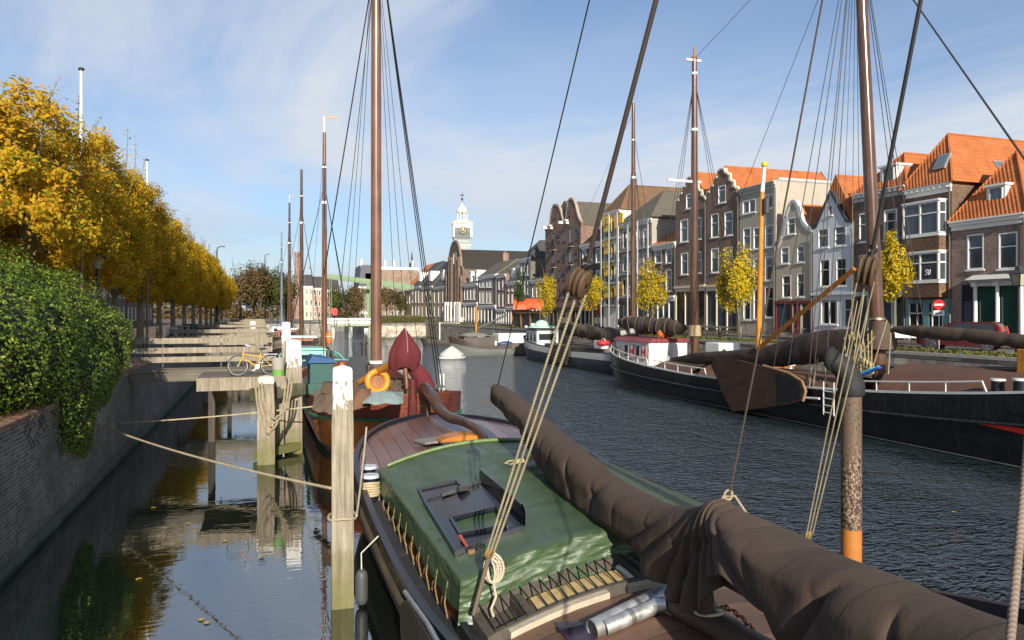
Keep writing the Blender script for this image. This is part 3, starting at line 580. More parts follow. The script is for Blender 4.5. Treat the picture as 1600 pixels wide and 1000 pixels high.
# --- balcony building
GREYW=plaster((.35,.32,.29),.75,.2)
ws=[];
for k,(a,b) in enumerate(((358,388),(396,424),(433,461))):
    for c in (973,989,1005): ws.append((c,c+10,a+ (2 if c==973 else 0),b,'v'))
t,lx,w_,h=rhouse('apartment_house','grey brick apartment house with three rows of white framed balconies','house',970,1018.5,(994,345),13,GREYW,GRT,ws,roof='hip',peak=3.9,over=.35)
def balconies(t,w_,rows,mat=WHITE,rail=DARK,n=3):
    for z in rows:
        m=MB(); m.box(.05,w_-.05,-.42,-.004,z-.14,z); o=m.build('balcony',paint((.5,.49,.46),.6,.1),t); m=MB(); m.box(.05,w_-.05,-.41,-.38,z+.95,z+1.0); k=int(w_/.16)
        for i in range(k+1): m.box(.05+(w_-.14)*i/k,.075+(w_-.14)*i/k,-.405,-.385,z,z+.95)
        m.build('railing',rail,o)
    m=MB()
    for i in range(n+1): q=.05+(w_-.3)*i/n; m.box(q,q+.2,-.48,-.426,.3,rows[-1]+3.2)
    m.build('balcony_frame',mat,t)
zs=[rowZ(994,q) for q in (463,426,389)]; balconies(t,w_,zs)
m=MB(); m.box(.02,w_-.02,-.06,-.004,.02,zs[0]-.5); m.build('shopfront',paint((.035,.04,.055),.4,.2),t)
shop=MB()
for i in range(4): shop.box(.5+i*1.55,1.6+i*1.55,-.08,-.061,.5,zs[0]-1.0)
shop.build('shop_window',GLASS[1],t)
# --- yellow panelled building
ws=[];YEL=paint((.75,.47,.02),.45,.1)
for a,b in ((345,372),(380,407),(414,441),(449,476)):
    for c in (945,954,962): ws.append((c,c+6,a,b,''))
t,lx,w_,h=rhouse('apartment_house','white apartment house with bright yellow panels beside its balconies','house',943,970,(956,331),13,plaster((.68,.67,.63),.6,.15),BRT,ws,roof='hip',peak=3.6)
zs=[rowZ(956,q) for q in (477,442,408,373)]; balconies(t,w_,zs,n=2,mat=paint((.6,.6,.57),.5,.1)); m=MB()
for k,z in enumerate(zs):
    for q in ((0,1),(0,),(0,),(0,1))[k]: m.box(.3+q*3.2,2.6+q*3.2,-.16,-.03,z+.9,z+3.0)
    m.box(.3,2.2,-.3,-.165,z+2.0,z+3.05)
m.build('yellow_panel',YEL,t)
# --- dark narrow houses behind the block
ws=[(910,916,391,412,''),(920,926,390,412,''),(931,937,388,410,''),(910,916,424,448,''),(920,926,423,448,''),(931,937,422,448,'')]
t,lx,w_,h=rhouse('brick_house','dark plum brick house with slate mansard between the warehouse and the yellow panels','house',907.5,942.6,(925,380),10,brick((.10,.07,.075),(.13,.11,.11)),DKT,ws,roof='side',peak=4.2)
shopf(t,w_,rowZ(925,472),paint((.05,.06,.07),.4,.2),GLASS[0],5)
# --- warehouse with two bell gables
ws=[]
for y in (372,402,432,462): ws+=[(855,858,y-8,y+6,''),(872,876,y-10,y+5,''),(880,884,y-11,y+5,''),(899,903,y-13,y+3,'')]
ws+=[(863,868,364,384,''),(863,868,390,412,''),(863,868,418,440,''),(863,868,446,466,''),(889,895,355,380,''),(889,895,386,410,''),(889,895,415,438,''),(889,895,444,465,''),(866,869,335,341,''),(889,892,330,337,'')]
WSH=paint((.07,.045,.04),.6,.2)
ws=[q+(WSH,) for q in ws]
t,lx,w_,h=rhouse('warehouse','tall red brown brick warehouse with two bell shaped gables','warehouse',852,908,(905,352),16,brick((.25,.135,.10),(.25,.2,.17)),GRT,ws,
  outline=[(852,360),(857,357),(859,350),(860,338),(862,328),(865,321),(869,320),(873,323),(876,331),(878,340),(880,346),(883,347),(884,338),(885,326),(888,314),(892,310),(896,313),(899,321),(902,334),(905,343),(908,347)],roof='gable',peak=4.6,cornice=None,trim=(paint((.33,.27,.22),.7,.15),.3))
for px,py in ((863,358),(888,350)):
    x=lx(px); z=rowZ(px,py); part('hoist_beam',WHITE,t,lambda m:(m.box(x-.15,x+.15,-1.6,-.004,z,z+.35),m.box(x-1.2,x+1.2,-1.0,-.5,z+.35,z+.5)))
for a in (866,892):
    for z in (rowZ(880,388),rowZ(880,416),rowZ(880,444)): part('loading_sill',paint((.3,.24,.2),.7,.2),t,lambda m:m.box(lx(a)-1.0,lx(a)+1.0,-.5,-.004,z-.1,z))
shopf(t,w_,rowZ(880,480),paint((.12,.08,.07),.6,.2),GLASS[0],8)
# --- smaller houses towards the church
def small(label,l,r,eave,wm_,rm,cols,rows,roof,pk,cor=WHITE,depth=9,base=None,chim=(),name='town_house'):
    ws=[]
    for (a,b) in rows:
        for c in cols: ws.append((c-1.4*(r-l)/22,c+1.4*(r-l)/22,a,b,''))
    t,lx,w_,h=rhouse(name,label,'house',l,r,eave,depth,wm_,rm,ws,roof=roof,peak=pk,cornice=cor,chim=chim)
    if base: shopf(t,w_,rowZ((l+r)/2,base[0]),base[1],GLASS[1],5)
    return t,w_,h
small('tall dark hipped roof house with tan side wall just left of the warehouse',812,829,(820,404),brick((.13,.1,.085)),DKT,(815,820,825),((410,430),(438,460)),'hip',3.2,depth=13,base=(480,DARK))
small('low house with dark roof in front of the tan side wall',829,851.5,(840,437),brick((.17,.11,.085)),DKT,(833,839,845),((446,464),(470,488)),'side',3.0,base=(489,CREAM))
t,w_,h=small('small red brick house with a row of white dormers',791,811.6,(800,440),brick((.27,.10,.075)),DKT,(795,801,807),((446,455),(458,474)),'side',3.6,base=(480,WHITE)); 
for q in (.22,.55,.86): dormer(t,w_*q,1.5,.6,h+.5,1.9,1.6)
small('red brick house with two tall white windows to each floor',776,790.6,(783,429),brick((.24,.11,.085)),GRT,(780,786),((437,452),(458,478)),'side',3.0,base=(484,WHITE))
t,w_,h=small('dark brick house with broad white painted side wall',747,775,(758,431),brick((.14,.085,.065)),GRT,(751,756,762,767),((437,449),(455,474)),'side',3.2,base=(478,WHITE),chim=((3,5,14.5,.6),))
part('side_wall',WHITE,t,lambda m:m.box(w_,w_+.5,.0,9,0,h+.1))
t,w_,h=small('brown house with white arched windows and white ground floor',724,746.6,(735,444),brick((.2,.12,.10)),GRT,(727,731.5,736.5,741.5),((449,468),),'side',3.5,base=(474,WHITE)); dormer(t,w_*.3,2,.6,h+.6,2.2,2); dormer(t,w_*.68,2,.6,h+.6,2.2,2)
# yellow-brown row at the far end
for i,(l,r,lab) in enumerate(((643,657,'yellow brick terrace house at the far left end of the quay row with white corner'),(657.4,676,'yellow brick terrace house with black roof and one white dormer'),(676.4,696,'yellow brick terrace house next to the church front'))):
    t,w_,h=small(lab,l,r,((l+r)/2,448),brick((.42,.31,.17),(.3,.26,.2)),DKT,[l+(r-l)*(k+.5)/3 for k in range(3)],((453,473),(478,494)),'side',7.5,depth=14,chim=((w_*.0+6,7,21,1.1),) if i==2 else ())
    dormer(t,w_*.5,2.2,1.0,h+1.6,2.6,2.5)
t,w_,h=small('orange roofed house behind the end of the yellow terrace',633,642.6,(638,452),brick((.4,.26,.16)),tiles((.62,.2,.05)),(636,640),((462,474),),'side',8,depth=14)
# --- church
t,lx,w_,h=rhouse('church','dark brick church with tall arched front gable and long grey roof','church',698,723,(722,420),20,brick((.16,.105,.075),(.2,.17,.14)),tiles((.05,.043,.036),.3),
  [(702.5,705.5,420,478,''),(708.5,713,395,478,''),(716,719,420,478,'')],outline=[(698,428),(700,421),(702,398),(704,388),(707,380),(711,377),(714,379),(717,388),(719,400),(720,416),(723,421)],roof='gable',peak=5.2,cornice=None,trim=(paint((.22,.15,.11),.8,.2),.5))
m=MB()
for px in (699,703.5,707,714.5,718,722): x=lx(px); part('buttress',brick((.19,.12,.085),(.2,.17,.14)),t,lambda m:m.box(x-.45,x+.45,-.5,-.004,0,rowZ(px,430 if px in(699,722) else 402)))
for px in (700,704,709,715,719,722): x=lx(px); part('pale_pilaster',WHITE,t,lambda m:m.box(x-.55,x+.55,-.9,-.55,0,rowZ(px,472)))
part('plinth',CREAM,t,lambda m:m.box(0,w_,-.5,-.004,0,1.2))
part('nave_roof',tiles((.05,.043,.036),.3),t,lambda m:m.prism([(-2,h-3.5),(w_+2,h-3.5),(w_/2,h+4.6)],'y',6,21))
def px_at(X,px,py): return PX(px,py,X)
tx,ty=46.8,rowY(711)-3.2  # tower
T=px_at(tx,722,0); ty=T.y; D0=tx/(S+(722-800)/F*C); zz=lambda py: CH+(HY-py)/F*D0
tw=thing('church_tower','white wooden church tower with open lantern and weather vane','tower',(tx,ty,0),R(-12))
TWM=planks((.36,.41,.40),.5,.5,2,.12); hw=2.15
m=MB(); m.grid([[Vector((sx*q,sy*q,z)) for sx,sy in ((-1,-1),(1,-1),(1,1),(-1,1))] for q,z in ((2.6,zz(412)),(2.35,zz(400)),(2.1,zz(388)),(hw,zz(358)))],wrap=True,caps=True); m.build('base',TWM,tw)
m=MB(); m.grid([[Vector((sx*q,sy*q,z)) for sx,sy in ((-1,-1),(1,-1),(1,1),(-1,1))] for q,z in ((hw,zz(358)),(hw,zz(354)),(hw+.1,zz(353.5)),(hw,zz(353)))],wrap=True,caps=True); m.box(-hw,hw,-hw,hw,zz(353),zz(351))
for s in (-1,1):
    for f_ in (-1,1): m.box(s*hw-.2,s*hw+.2,f_*hw-.2,f_*hw+.2,zz(372),zz(350))
m.build('belfry_frame',WHITE,tw)
m=MB()
for k in range(9):
    z=zz(374)+(zz(357)-zz(374))*k/9
    for s in (-1,1): m.box(-hw+.25,hw-.25,s*(hw+.03),s*(hw+.1),z,z+.2); m.box(s*(hw+.03),s*(hw+.1),-hw+.25,hw-.25,z,z+.2)
m.build('louvre',paint((.12,.13,.15),.6,.2),tw)
cl=MB().cyl((.1,-hw-.12,zz(361.5)),(.1,-hw-.2,zz(361.5)),1.0,1.0,20).build('clock_face',paint((.02,.02,.02),.4,.1),tw); m=MB(); m.ring((.1,-hw-.21,zz(361.5)),(0,1,0),.92,.08,24,5); m.beam((.1,-hw-.24,zz(361.5)),(.1,-hw-.24,zz(361.5)+.7),.1,.05); m.beam((.1,-hw-.24,zz(361.5)),(.6,-hw-.24,zz(361.5)-.2),.1,.05)
for k in range(12): m.beam((.1+.62*math.sin(k*PI/6),-hw-.22,zz(361.5)+.62*math.cos(k*PI/6)),(.1+.84*math.sin(k*PI/6),-hw-.22,zz(361.5)+.84*math.cos(k*PI/6)),.07,.05)
m.build('clock_hand',metal((.7,.5,.15),.3),cl)
m=MB(); m.box(-2.5,2.5,-2.5,2.5,zz(351),zz(349))
for k in range(16):
    a=2*PI*k/16; m.box(2.35*math.cos(a)*1.0-.06,2.35*math.cos(a)+.06,2.35*math.sin(a)-.06,2.35*math.sin(a)+.06,zz(349),zz(346))
m.ring((0,0,zz(346)),(0,0,1),2.35,.09,16,5); m.build('balustrade',CREAM,tw)
m=MB()
for k in range(8):
    a=PI/8+2*PI*k/8; m.box(1.15*math.cos(a)-.16,1.15*math.cos(a)+.16,1.15*math.sin(a)-.16,1.15*math.sin(a)+.16,zz(349),zz(332))
m.cyl((0,0,zz(349)),(0,0,zz(345)),1.3,1.3,8); m.cyl((0,0,zz(333)),(0,0,zz(330)),1.45,1.5,8); m.build('lantern',CREAM,tw)
part('dome',WHITE,tw,lambda m:m.lathe((0,0,0),[(1.35,zz(330)),(1.15,zz(327)),(.75,zz(324)),(.35,zz(321)),(.12,zz(318)),(.06,zz(316))],12),True)
part('weather_vane',DARK,tw,lambda m:(m.cyl((0,0,zz(318)),(0,0,zz(299)),.09,.05,6),m.ball((0,0,zz(311)),.28),m.beam((-.5,0,zz(305)),(.5,0,zz(305)),.08,.3)))
# ================================================================ trees and plants
LIME=leaves(((.045,.075,.009),(.17,.20,.016),(.50,.36,.02),(.70,.45,.024),(.60,.29,.024),(.20,.10,.028)),.5)
YTREE=leaves(((.16,.19,.015),(.45,.38,.022),(.64,.46,.028),(.56,.31,.022)),.4)
GTREE=leaves(((.02,.045,.01),(.05,.09,.02),(.09,.12,.03)),.3)
RUST=leaves(((.05,.05,.02),(.11,.085,.03),(.16,.10,.04),(.12,.07,.035)),.2)
OLIVE=leaves(((.035,.05,.012),(.08,.09,.02),(.14,.12,.03)),.25)
IVY=leaves(((.018,.038,.008),(.05,.095,.016),(.11,.17,.025),(.20,.25,.036),(.34,.35,.065)),.25,.4)
def limbs(m,base,top,r,n,reach,g):
    m.tube([base,base.lerp(top,.5)+Vector((g.uniform(-.05,.05),g.uniform(-.05,.05),0)),top],[r*1.25,r,r*.8],9)
    for i in range(n):
        a=2*PI*i/n+g.uniform(-.4,.4); h=g.uniform(-.25,.2); q=top+Vector((0,0,h)); e=Vector((reach[0]*math.cos(a)*g.uniform(.5,.85),reach[1]*math.sin(a)*g.uniform(.5,.85),reach[2]*g.uniform(.55,1.25)))
        mid=q+e*.45+Vector((0,0,reach[2]*.12)); m.tube([q,mid,q+e],[r*.5,r*.3,r*.07],6)
        for k in range(3):
            s=mid.lerp(q+e,g.uniform(.1,.8)); m.tube([s,s+Vector((g.uniform(-1,1)*reach[0]*.35,g.uniform(-1,1)*reach[1]*.35,reach[2]*g.uniform(.1,.45)))],[r*.18,r*.03],5)
def tree(name,label,loc,trunk_h,rad,cz,n,size,mat,seed,r=.16,power=2.0,group=None,nclump=80,fill=.35,cl=.16,tm=None,lump=.25):
    g=random.Random(seed); t=thing(name,label,'tree',loc,g.uniform(0,6.28) if power==2 else 0,group)
    m=MB(); limbs(m,Vector((0,0,-.05)),Vector((0,0,trunk_h)),r,7,(rad[0],rad[1],(cz+rad[2]*.75-trunk_h)),g); m.build('trunk',tm or bark(),t,True)
    p,o=crown_pts(n,rad,seed,power,nclump,fill,cl,lump); p[:,2]+=cz; me=leafmesh('crown',p,o+np.array([0,0,.25]),size,seed); me.materials.append(mat); c=bpy.data.objects.new('crown',me); col.objects.link(c); c.parent=t; return t
# row of limes along the left-hand quay
limes=[]
for k in range(3):
    g=random.Random(40+k); t=thing('lime_tree','','tree',(0,0,LQ),0,'lime trees in the row on the left quay')
    m=MB(); limbs(m,Vector((0,0,-.05)),Vector((0,0,2.9)),.2,8,(2.3,4.5,4.6),g)
    P1,O1=crown_pts(52000 if k==0 else 46000,(2.5,5.3,2.95),50+k,3.0,170,.22,.075,.27); P1[:,2]+=6.05
    # shoots standing out of the top
    G=np.random.default_rng(70+k); sh=[]; sm=m
    for i in range(26):
        x,y=G.uniform(-1.9,1.9),G.uniform(-4.7,4.7); hh=G.uniform(.3,1.0)*(1.7 if i<3 else 1); b=Vector((x,y,8.1)); e=b+Vector((G.uniform(-.3,.3),G.uniform(-.3,.3),hh+.6)); sm.tube([Vector((b.x*.05,b.y*.05,2.8)),Vector((b.x*.6,b.y*.6,5.2)),b,e],[.05,.035,.022,.008],5)
        for q in range(int(16*hh)): f_=G.uniform(.15,1); pt=b.lerp(e,f_); sh.append((pt.x+G.normal(0,.09),pt.y+G.normal(0,.09),pt.z))
    sh=np.array(sh); P1=np.vstack([P1,sh]); O1=np.vstack([O1,np.tile([0,0,1.],(len(sh),1))])
    me=leafmesh('crown',P1,O1*1.1+np.array([0,-.35,.25]),.082,60+k); me.materials.append(LIME); c=bpy.data.objects.new('crown',me); col.objects.link(c); c.parent=t; m.build('trunk',bark((.2,.18,.12)),t,True); limes.append(t)
LX=-7.3
ly=[26,34.5,43,51.5,60.5,69.5,79,89,99,109,119,129,140,150]
nm=['yellow lime tree at the left edge behind the ivy mound with shoots on top','yellow lime tree beside the near white flagpole','yellow lime tree whose bare trunk stands right of the ivy','yellow lime tree behind the sunny end of the fence plank','yellow lime tree over the pale advertising board','yellow lime tree in front of the second white flagpole','yellow lime tree over the parked bicycles','yellow lime tree further along, eighth from the ivy']
for i,y in enumerate(ly):
    src=limes[i%3]; lab=nm[i] if i<len(nm) else 'far yellow lime tree at the small end of the left row'
    if i<3: o=src; o.location=(LX,y,LQ); o.scale=(1,1,1); o['label']=lab
    else: o=dup(src,(LX,y,LQ),PI if i%2 else 0,lab)
    s=[.94,1.03,1.03,.97,1.0,1.03,1.0,1.05,1.03,1.0,1,1.03,1,1][i]; o.scale=(1,1,s)
# trees along the right-hand quay
def rq(px,topy,boty,rpx,lab,mat,seed,X=37.0,n=3800,sz=.13):
    p=PX(px,HY,X); D=X/(S+(px-800)/F*C); zt=CH+(HY-topy)/F*D-RQ; zb=CH+(HY-boty)/F*D-RQ; r=rpx/F*D
    tree('street_tree',lab,(p.x,p.y,RQ),zb+.1,(r*1.08,r*1.08,(zt-zb)/2*1.04),(zt+zb)/2,int(n*1.7),sz,mat,seed,.11,2.0,'young street trees on the right quay',44,.35,.15,bark((.12,.12,.09)),.55)
rq(1154,386,490,33,'bushy yellow street tree in front of the grey concrete house',YTREE,11,n=5200)
rq(1398,366,466,27,'yellow street tree just right of the tall varnished mast',YTREE,12,n=4200)
rq(1019,408,494,27,'yellow street tree left of the stepped gables',YTREE,13)
rq(926,428,486,18,'yellow street tree right of the big wooden pulley block',YTREE,14,n=2600)
rq(855,424,492,17,'yellow street tree in front of the bell gabled warehouse',YTREE,15,n=2800)
rq(813,424,498,12,'slim green street tree left of the orange awning',GTREE,16,n=2600)
# ivy mound over the wall
t=thing('ivy_bush','big glossy green ivy mound spilling over the quay wall','bush',(-5.6,21,LQ)); G=np.random.default_rng(5)
ell=[((-7.2,20.5,4.6),(2.2,5.2,2.15)),((-6.2,23.5,4.4),(1.9,4.2,1.9)),((-5.6,19.6,4.2),(1.35,3.6,1.5)),((-5.2,25.2,4.0),(1.3,3.0,1.35)),((-5.0,22.0,3.3),(1.05,3.3,1.2)),((-4.75,21.6,2.35),(.55,1.9,.95)),((-4.65,22.2,1.75),(.32,.95,.65)),((-7.8,14.5,4.5),(2.2,4,1.9)),((-4.8,24.6,2.95),(.55,2.2,.7))]
pts=[];nrs=[]
for i,(c,r) in enumerate(ell):
    n=int(5600*(r[0]*r[1]+r[1]*r[2]+r[0]*r[2])**.93/3.0); d=G.normal(0,1,(n,3)); d/=np.linalg.norm(d,axis=1,keepdims=True); lump=np.array([1+.22*mnoise.noise(Vector((q[0]*r[0]*1.3+i*7,q[1]*r[1]*1.3,q[2]*r[2]*1.3)))+.10*mnoise.noise(Vector((q[0]*r[0]*4+i*7,q[1]*r[1]*4,q[2]*r[2]*4))) for q in d]); p=np.array(c)+d*np.array(r)*(lump*G.uniform(.90,1.05,n))[:,None]; nn=d/np.array(r); nn/=np.linalg.norm(nn,axis=1,keepdims=True)
    ok=np.ones(n,bool)
    for j,(c2,r2) in enumerate(ell):
        if j!=i: ok&=(((p-np.array(c2))/np.array(r2))**2).sum(1)>.86
    ok&=~((p[:,0]<-4.55)&(p[:,2]<LQ+.02)); pts.append(p[ok]); nrs.append(nn[ok])
pts=np.vstack(pts)-np.array([-5.6,21,LQ]); nrs=np.vstack(nrs); me=leafmesh('leaves',pts,nrs*.8+np.array([0,-.1,.3]),.043,4,.95,.9); me.materials.append(IVY); o=bpy.data.objects.new('leaves',me); col.objects.link(o); o.parent=t
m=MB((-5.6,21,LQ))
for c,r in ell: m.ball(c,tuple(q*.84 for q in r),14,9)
m.build('dark_core',paint((.012,.018,.006),.95,.4,6.0),t,True)  # solid near-black core, paints the deep shade in the gaps between leaves
for k in range(26):
    gx=rnd.uniform(-.1,.12); yy=rnd.uniform(-3.6,4.4); m=MB(); zz0=rnd.uniform(-.3,.3); ln_=rnd.uniform(.5,1.5)*(1 if abs(yy-1)<2.5 else .6); pts_=[Vector((1.02+gx*.3+.05*math.sin(q*1.7+k),yy+.12*math.sin(q*1.3+k),zz0-ln_*q/5)) for q in range(6)]; m.tube(pts_,[.014,.012,.01,.009,.008,.005],5); m.build('trailing_stem',bark((.07,.055,.035)),t,True)
# planter with plants, leaf litter
t=thing('planter','grey square planter on the brick quay beside the ivy','planter',(-6.25,14.6,LQ))
part('box',paint((.2,.22,.24),.6,.2),t,lambda m:m.box(-.9,.9,-.75,.75,.02,.62),bevel=.02); part('soil',paint((.03,.02,.015),.95,.3),t,lambda m:m.box(-.82,.82,-.67,.67,.622,.64))
G=np.random.default_rng(8); n=1500; p=np.stack([G.uniform(-.95,.95,n),G.uniform(-.8,.8,n),.66+np.abs(G.normal(0,.28,n))],1); me=leafmesh('plants',p,np.tile([0,0,.6],(n,1)),.07,8); me.materials.append(leaves(((.03,.12,.02),(.06,.2,.03),(.25,.28,.04),(.4,.3,.03)),.3)); o=bpy.data.objects.new('plants',me); col.objects.link(o); o.parent=t
G=np.random.default_rng(18); n=900; p=np.stack([-4.62-np.abs(G.normal(0,.45,n)),G.uniform(9,30,n),LQ+.02+G.uniform(0,.04,n)],1); me=leafmesh('fallen_leaves',p,np.tile([0,0,3.],(n,1)),.045,18); me.materials.append(leaves(((.2,.1,.02),(.35,.22,.03),(.15,.16,.03)),.1)); tag_o=bpy.data.objects.new('fallen_leaves',me); col.objects.link(tag_o); tag(tag_o,'scattered yellow fallen leaves along the brick coping','leaves',kind='stuff')
# far trees
def far(px,topy,rpx,Y,lab,mat,seed,n=5000,sz=.32,cat='tree',base=LQ,lump=.4):
    p=PY(px,HY,Y); D=Y/(C-(px-800)/F*S); zt=CH+(HY-topy)/F*D-base; r=rpx/F*D
    tree('broadleaf_tree',lab,(p.x,p.y,base),zt*.3,(r,r,zt*.40),zt*.6,n,sz,mat,seed,.3,2.0,'trees at the far end of the canal',70,.5,.17,bark((.09,.075,.06)),lump)
far(376,414,22,165,'bare grey brown tree at the end of the lime row',RUST,21,2600,.26); far(397,409,24,172,'reddish brown autumn tree left of the slim steel mast',RUST,22,5200); far(424,414,22,178,'green brown tree between the two slim far masts',OLIVE,23,5200); far(447,424,18,190,'olive tree left of the tall brick chimney',OLIVE,24,4500)
far(527,446,18,235,'yellow olive tree behind the white bridge railing',OLIVE,25,4200,.3); far(556,443,17,240,'brown olive tree behind the drawbridge post',RUST,26,4200,.3); far(604,437,20,225,'dark thin tree right of the near mast below the green beam',RUST,27,3600,.26); far(626,452,12,230,'small dark tree beside the orange roofed house',OLIVE,28,2500,.26); far(350,440,16,175,'grey tree peeping past the last lime',RUST,29,2500,.26)
# ================================================================ left-hand houses behind the limes
lw=[]
for k in range(9):
    y0=26+k*14.5; w_=14.4; h=[12.0,9.2,9,9.6,8.8,9.4,9,9.2,8.8][k]; ws=[]; ds=[]
    for f_ in range(3):
        for q in range(4): ws.append((1.1+q*3.4,2.5+q*3.4,1.0+f_*3.5,3.1+f_*3.5,'sv'))
    ds=[]
    lab=['dark brick house with steep roof at the left edge behind the limes','brick house with pale window frames seen under the lime crowns right of the ivy','brick house with blue white window frames behind the second visible trunk'][k] if k<3 else 'dark brick house behind the far end of the lime row'
    house('brick_house',lab,'house',(-20,y0,LQ),PI/2,w_,h,10,[brick((.14,.09,.075)),brick((.11,.075,.06)),brick((.17,.13,.11))][k%3],[DKT,BRT,DKT][k%3],ws,roof='side',pk=4.0,group='houses behind the limes')
# ================================================================ jetties and piles
GW=post_wood(None,.0); DKW=wood((.14,.125,.1),.85,1,'x')
def jetty(y,lab,x1=.95):
    t=thing('jetty',lab,'jetty',(-4.6,y,0),0,'plank jetties from the left quay'); w_=x1+4.6
    m=MB()
    for k in range(6): m.box(0.05,w_,-.7+k*.235,-.7+k*.235+.215,LQ-.1,LQ-.02+.006*(k%3))
    m.build('deck',DKW,t); m=MB(); m.box(0.03,w_,-.74,-.60,LQ-.42,LQ-.105); m.box(0.03,w_,.55,.69,LQ-.42,LQ-.105); m.build('beam',DKW,t)
    for z in (.30,.66,1.03): part('rail',GW,t,lambda m:m.box(-.6,w_,.66,.71,LQ+z-.1,LQ+z+.12))
    for x in (.95,3.05,w_-.15): part('railing_post',DARK,t,lambda m:(m.box(x-.035,x+.035,.72,.79,LQ-.55,LQ+1.2)))
    part('support',wood((.06,.052,.042),.85),t,lambda m:m.box(2.6,2.85,.3,.55,-1,LQ-.43))
    return t
jl=['plank railed jetty nearest the ivy with the yellow bicycle','second plank jetty behind the one with the bicycle']+['far plank jetty in the stacked row of rails']*4
for y,l in zip((30.6,47,66,88,113,133),jl): jetty(y,l,.38)
def pile(name,label,x,y,w_,top,white,rz=0,group='timber mooring piles'):
    t=thing(name,label,'mooring post',(x,y,0),rz,group); h=w_/2; m=MB()
    rows=[[Vector((sx*h*k,sy*h*k,z)) for sx,sy in ((-1,-1),(1,-1),(1,1),(-1,1))] for z,k in ((-1.2,1.02),(1,1.0),(top-.95,.98),(top-.7,.93),(top-.22,.87))]
    m.grid(rows,wrap=True,caps=True); m.build('shaft',post_wood(white),t,bevel=.012)
    m=MB(); m.grid([[Vector((sx*h*k,sy*h*k,z)) for sx,sy in ((-1,-1),(1,-1),(1,1),(-1,1))] for z,k in ((top-.219,.885),(top-.03,.875),(top,.80))],wrap=True,caps=True); m.add([(-h*.8,-h*.8,top),(h*.8,-h*.8,top),(h*.8,h*.8,top),(-h*.8,h*.8,top),(0,0,top+.05)],[(0,1,4),(1,2,4),(2,3,4),(3,0,4)])
    if white is not None: m.build('cap',WHITE,t,bevel=.012)
    else: m.build('cap',paint((.55,.52,.42),.8,.2),t)
    return t
near=pile('mooring_post','square weathered timber post with white head beside the tarpaulin barge','x' and 1.30,12.9,.37,4.07,3.38,R(-4))
rope('rope_turn',[(.24*math.cos(a),.24*math.sin(a),1.52+.02*math.sin(a*3)) for a in [i*PI/6 for i in range(13)]],.022,rope_m((.42,.36,.25)),near)
q=PZ(458,706,0); pile('mooring_post','tall square post with peeling white head at the end of the bicycle jetty',q.x,q.y,.58,4.02,3.08,R(3))
pt_=thing('platform','low plank platform under the yellow bicycle between the jetty and the piles','platform',(-2.1,26.8,0))
part('deck',DKW,pt_,lambda m:[m.box(0,2.9,.04+.31*k,.04+.31*k+.29,2.74+.006*(k%2),2.82) for k in range(10)]); part('fascia',GW,pt_,lambda m:m.box(0,2.9,-.06,.035,2.38,2.83),bevel=.02)
q2=PZ(416,724,0); pile('mooring_post','shorter grey post hung with loops of rope beside the bicycle jetty',q2.x,q2.y,.56,2.9,None,R(-2))
q3=PZ(437,712,0); t=thing('mooring_post','broken slanting timber between the two posts of the bicycle jetty','mooring post',(q3.x,q3.y+.3,0),0,'timber mooring piles'); m=MB(); m.beam((-.1,.1,-1),(.02,-.05,2.3),.36,.3); m.build('shaft',post_wood(None),t,bevel=.02)
t=thing('crossbeam','short grey crossbeam bolted between the two piles of the bicycle jetty','beam',((q.x+q2.x)/2,(q.y+q2.y)/2+.1,2.25)); m=MB(); m.beam((-.85,-.6,.0),(.75,.75,.05),.5,.42); m.build('beam',GW,t,bevel=.02); m=MB(); m.beam((-.8,-.55,-2.05),(.7,.7,-2.0),.3,.28); m.build('lower_beam',post_wood(None),t,bevel=.02)
# rope loops on the shorter post
for k in range(3): rope('rope_coil',[(q2.x-.34+.95*u_+.1*k,q2.y-.36-.05*k,2.75-(1.75-.25*k)*math.sin(PI*u_)**.55*(1 if u_<.5 else .9)) for u_ in [i/20 for i in range(21)]],.035,rope_m((.33,.28,.19)))['label']=['widest loop of old rope hung on the shorter jetty post','middle loop of old rope hung on the shorter jetty post','smallest loop of old rope hung on the shorter jetty post'][k]
for o in list(col.objects):
    if o.name.startswith('rope_coil'): o['category']='rope'; o['group']='rope loops on the jetty post'
qb=PZ(447,505,4.4) if False else None
for (px,D,w_,top,wh,lab) in ((447,46,.55,4.45,3.1,'white headed post at the end of the second jetty'),(395,66,.5,4.3,3.4,'small far white headed post at the third jetty'),(832,82,.42,3.9,3.1,'white headed pile between the grey barge and the white hulled boat on the right'),(822,97,.4,3.4,2.7,'far white headed pile behind the grey barge'),(572,70,.4,3.6,2.9,'slim white headed pile behind the tall near mast')):
    p=P(px,HY,D); pile('mooring_post',lab,p.x,p.y,w_,top,wh)
for k in range(9):
    p=P(687+k*3.7,HY,140); m=MB(); m.box(p.x-.14,p.x+.14,p.y-.14,p.y+.14,-1,RQ+.3); o=m.build('fender_pile',paint((.62,.6,.55),.8,.15)); tag(o,'pale square fender pile in the row at the far landing','pile','pale fender piles at the far landing')
# mooring ropes from the wall
RP=rope_m((.45,.38,.25)); RPD=rope_m((.2,.17,.12))
wa=PX(163,667,-4.56); o=rope('mooring_rope',sag(wa,Vector((1.1,12.9,2.02)),.12),.025,RP); tag(o,'tan mooring rope from the ivy on the wall to the white headed near post','rope')
wb=PX(190,661,-4.56); o=rope('mooring_rope',sag(wb,Vector((2.2,25.4,1.95)),.06),.024,RP); tag(o,'tan mooring rope stretched level from the wall to the red brown barge','rope')
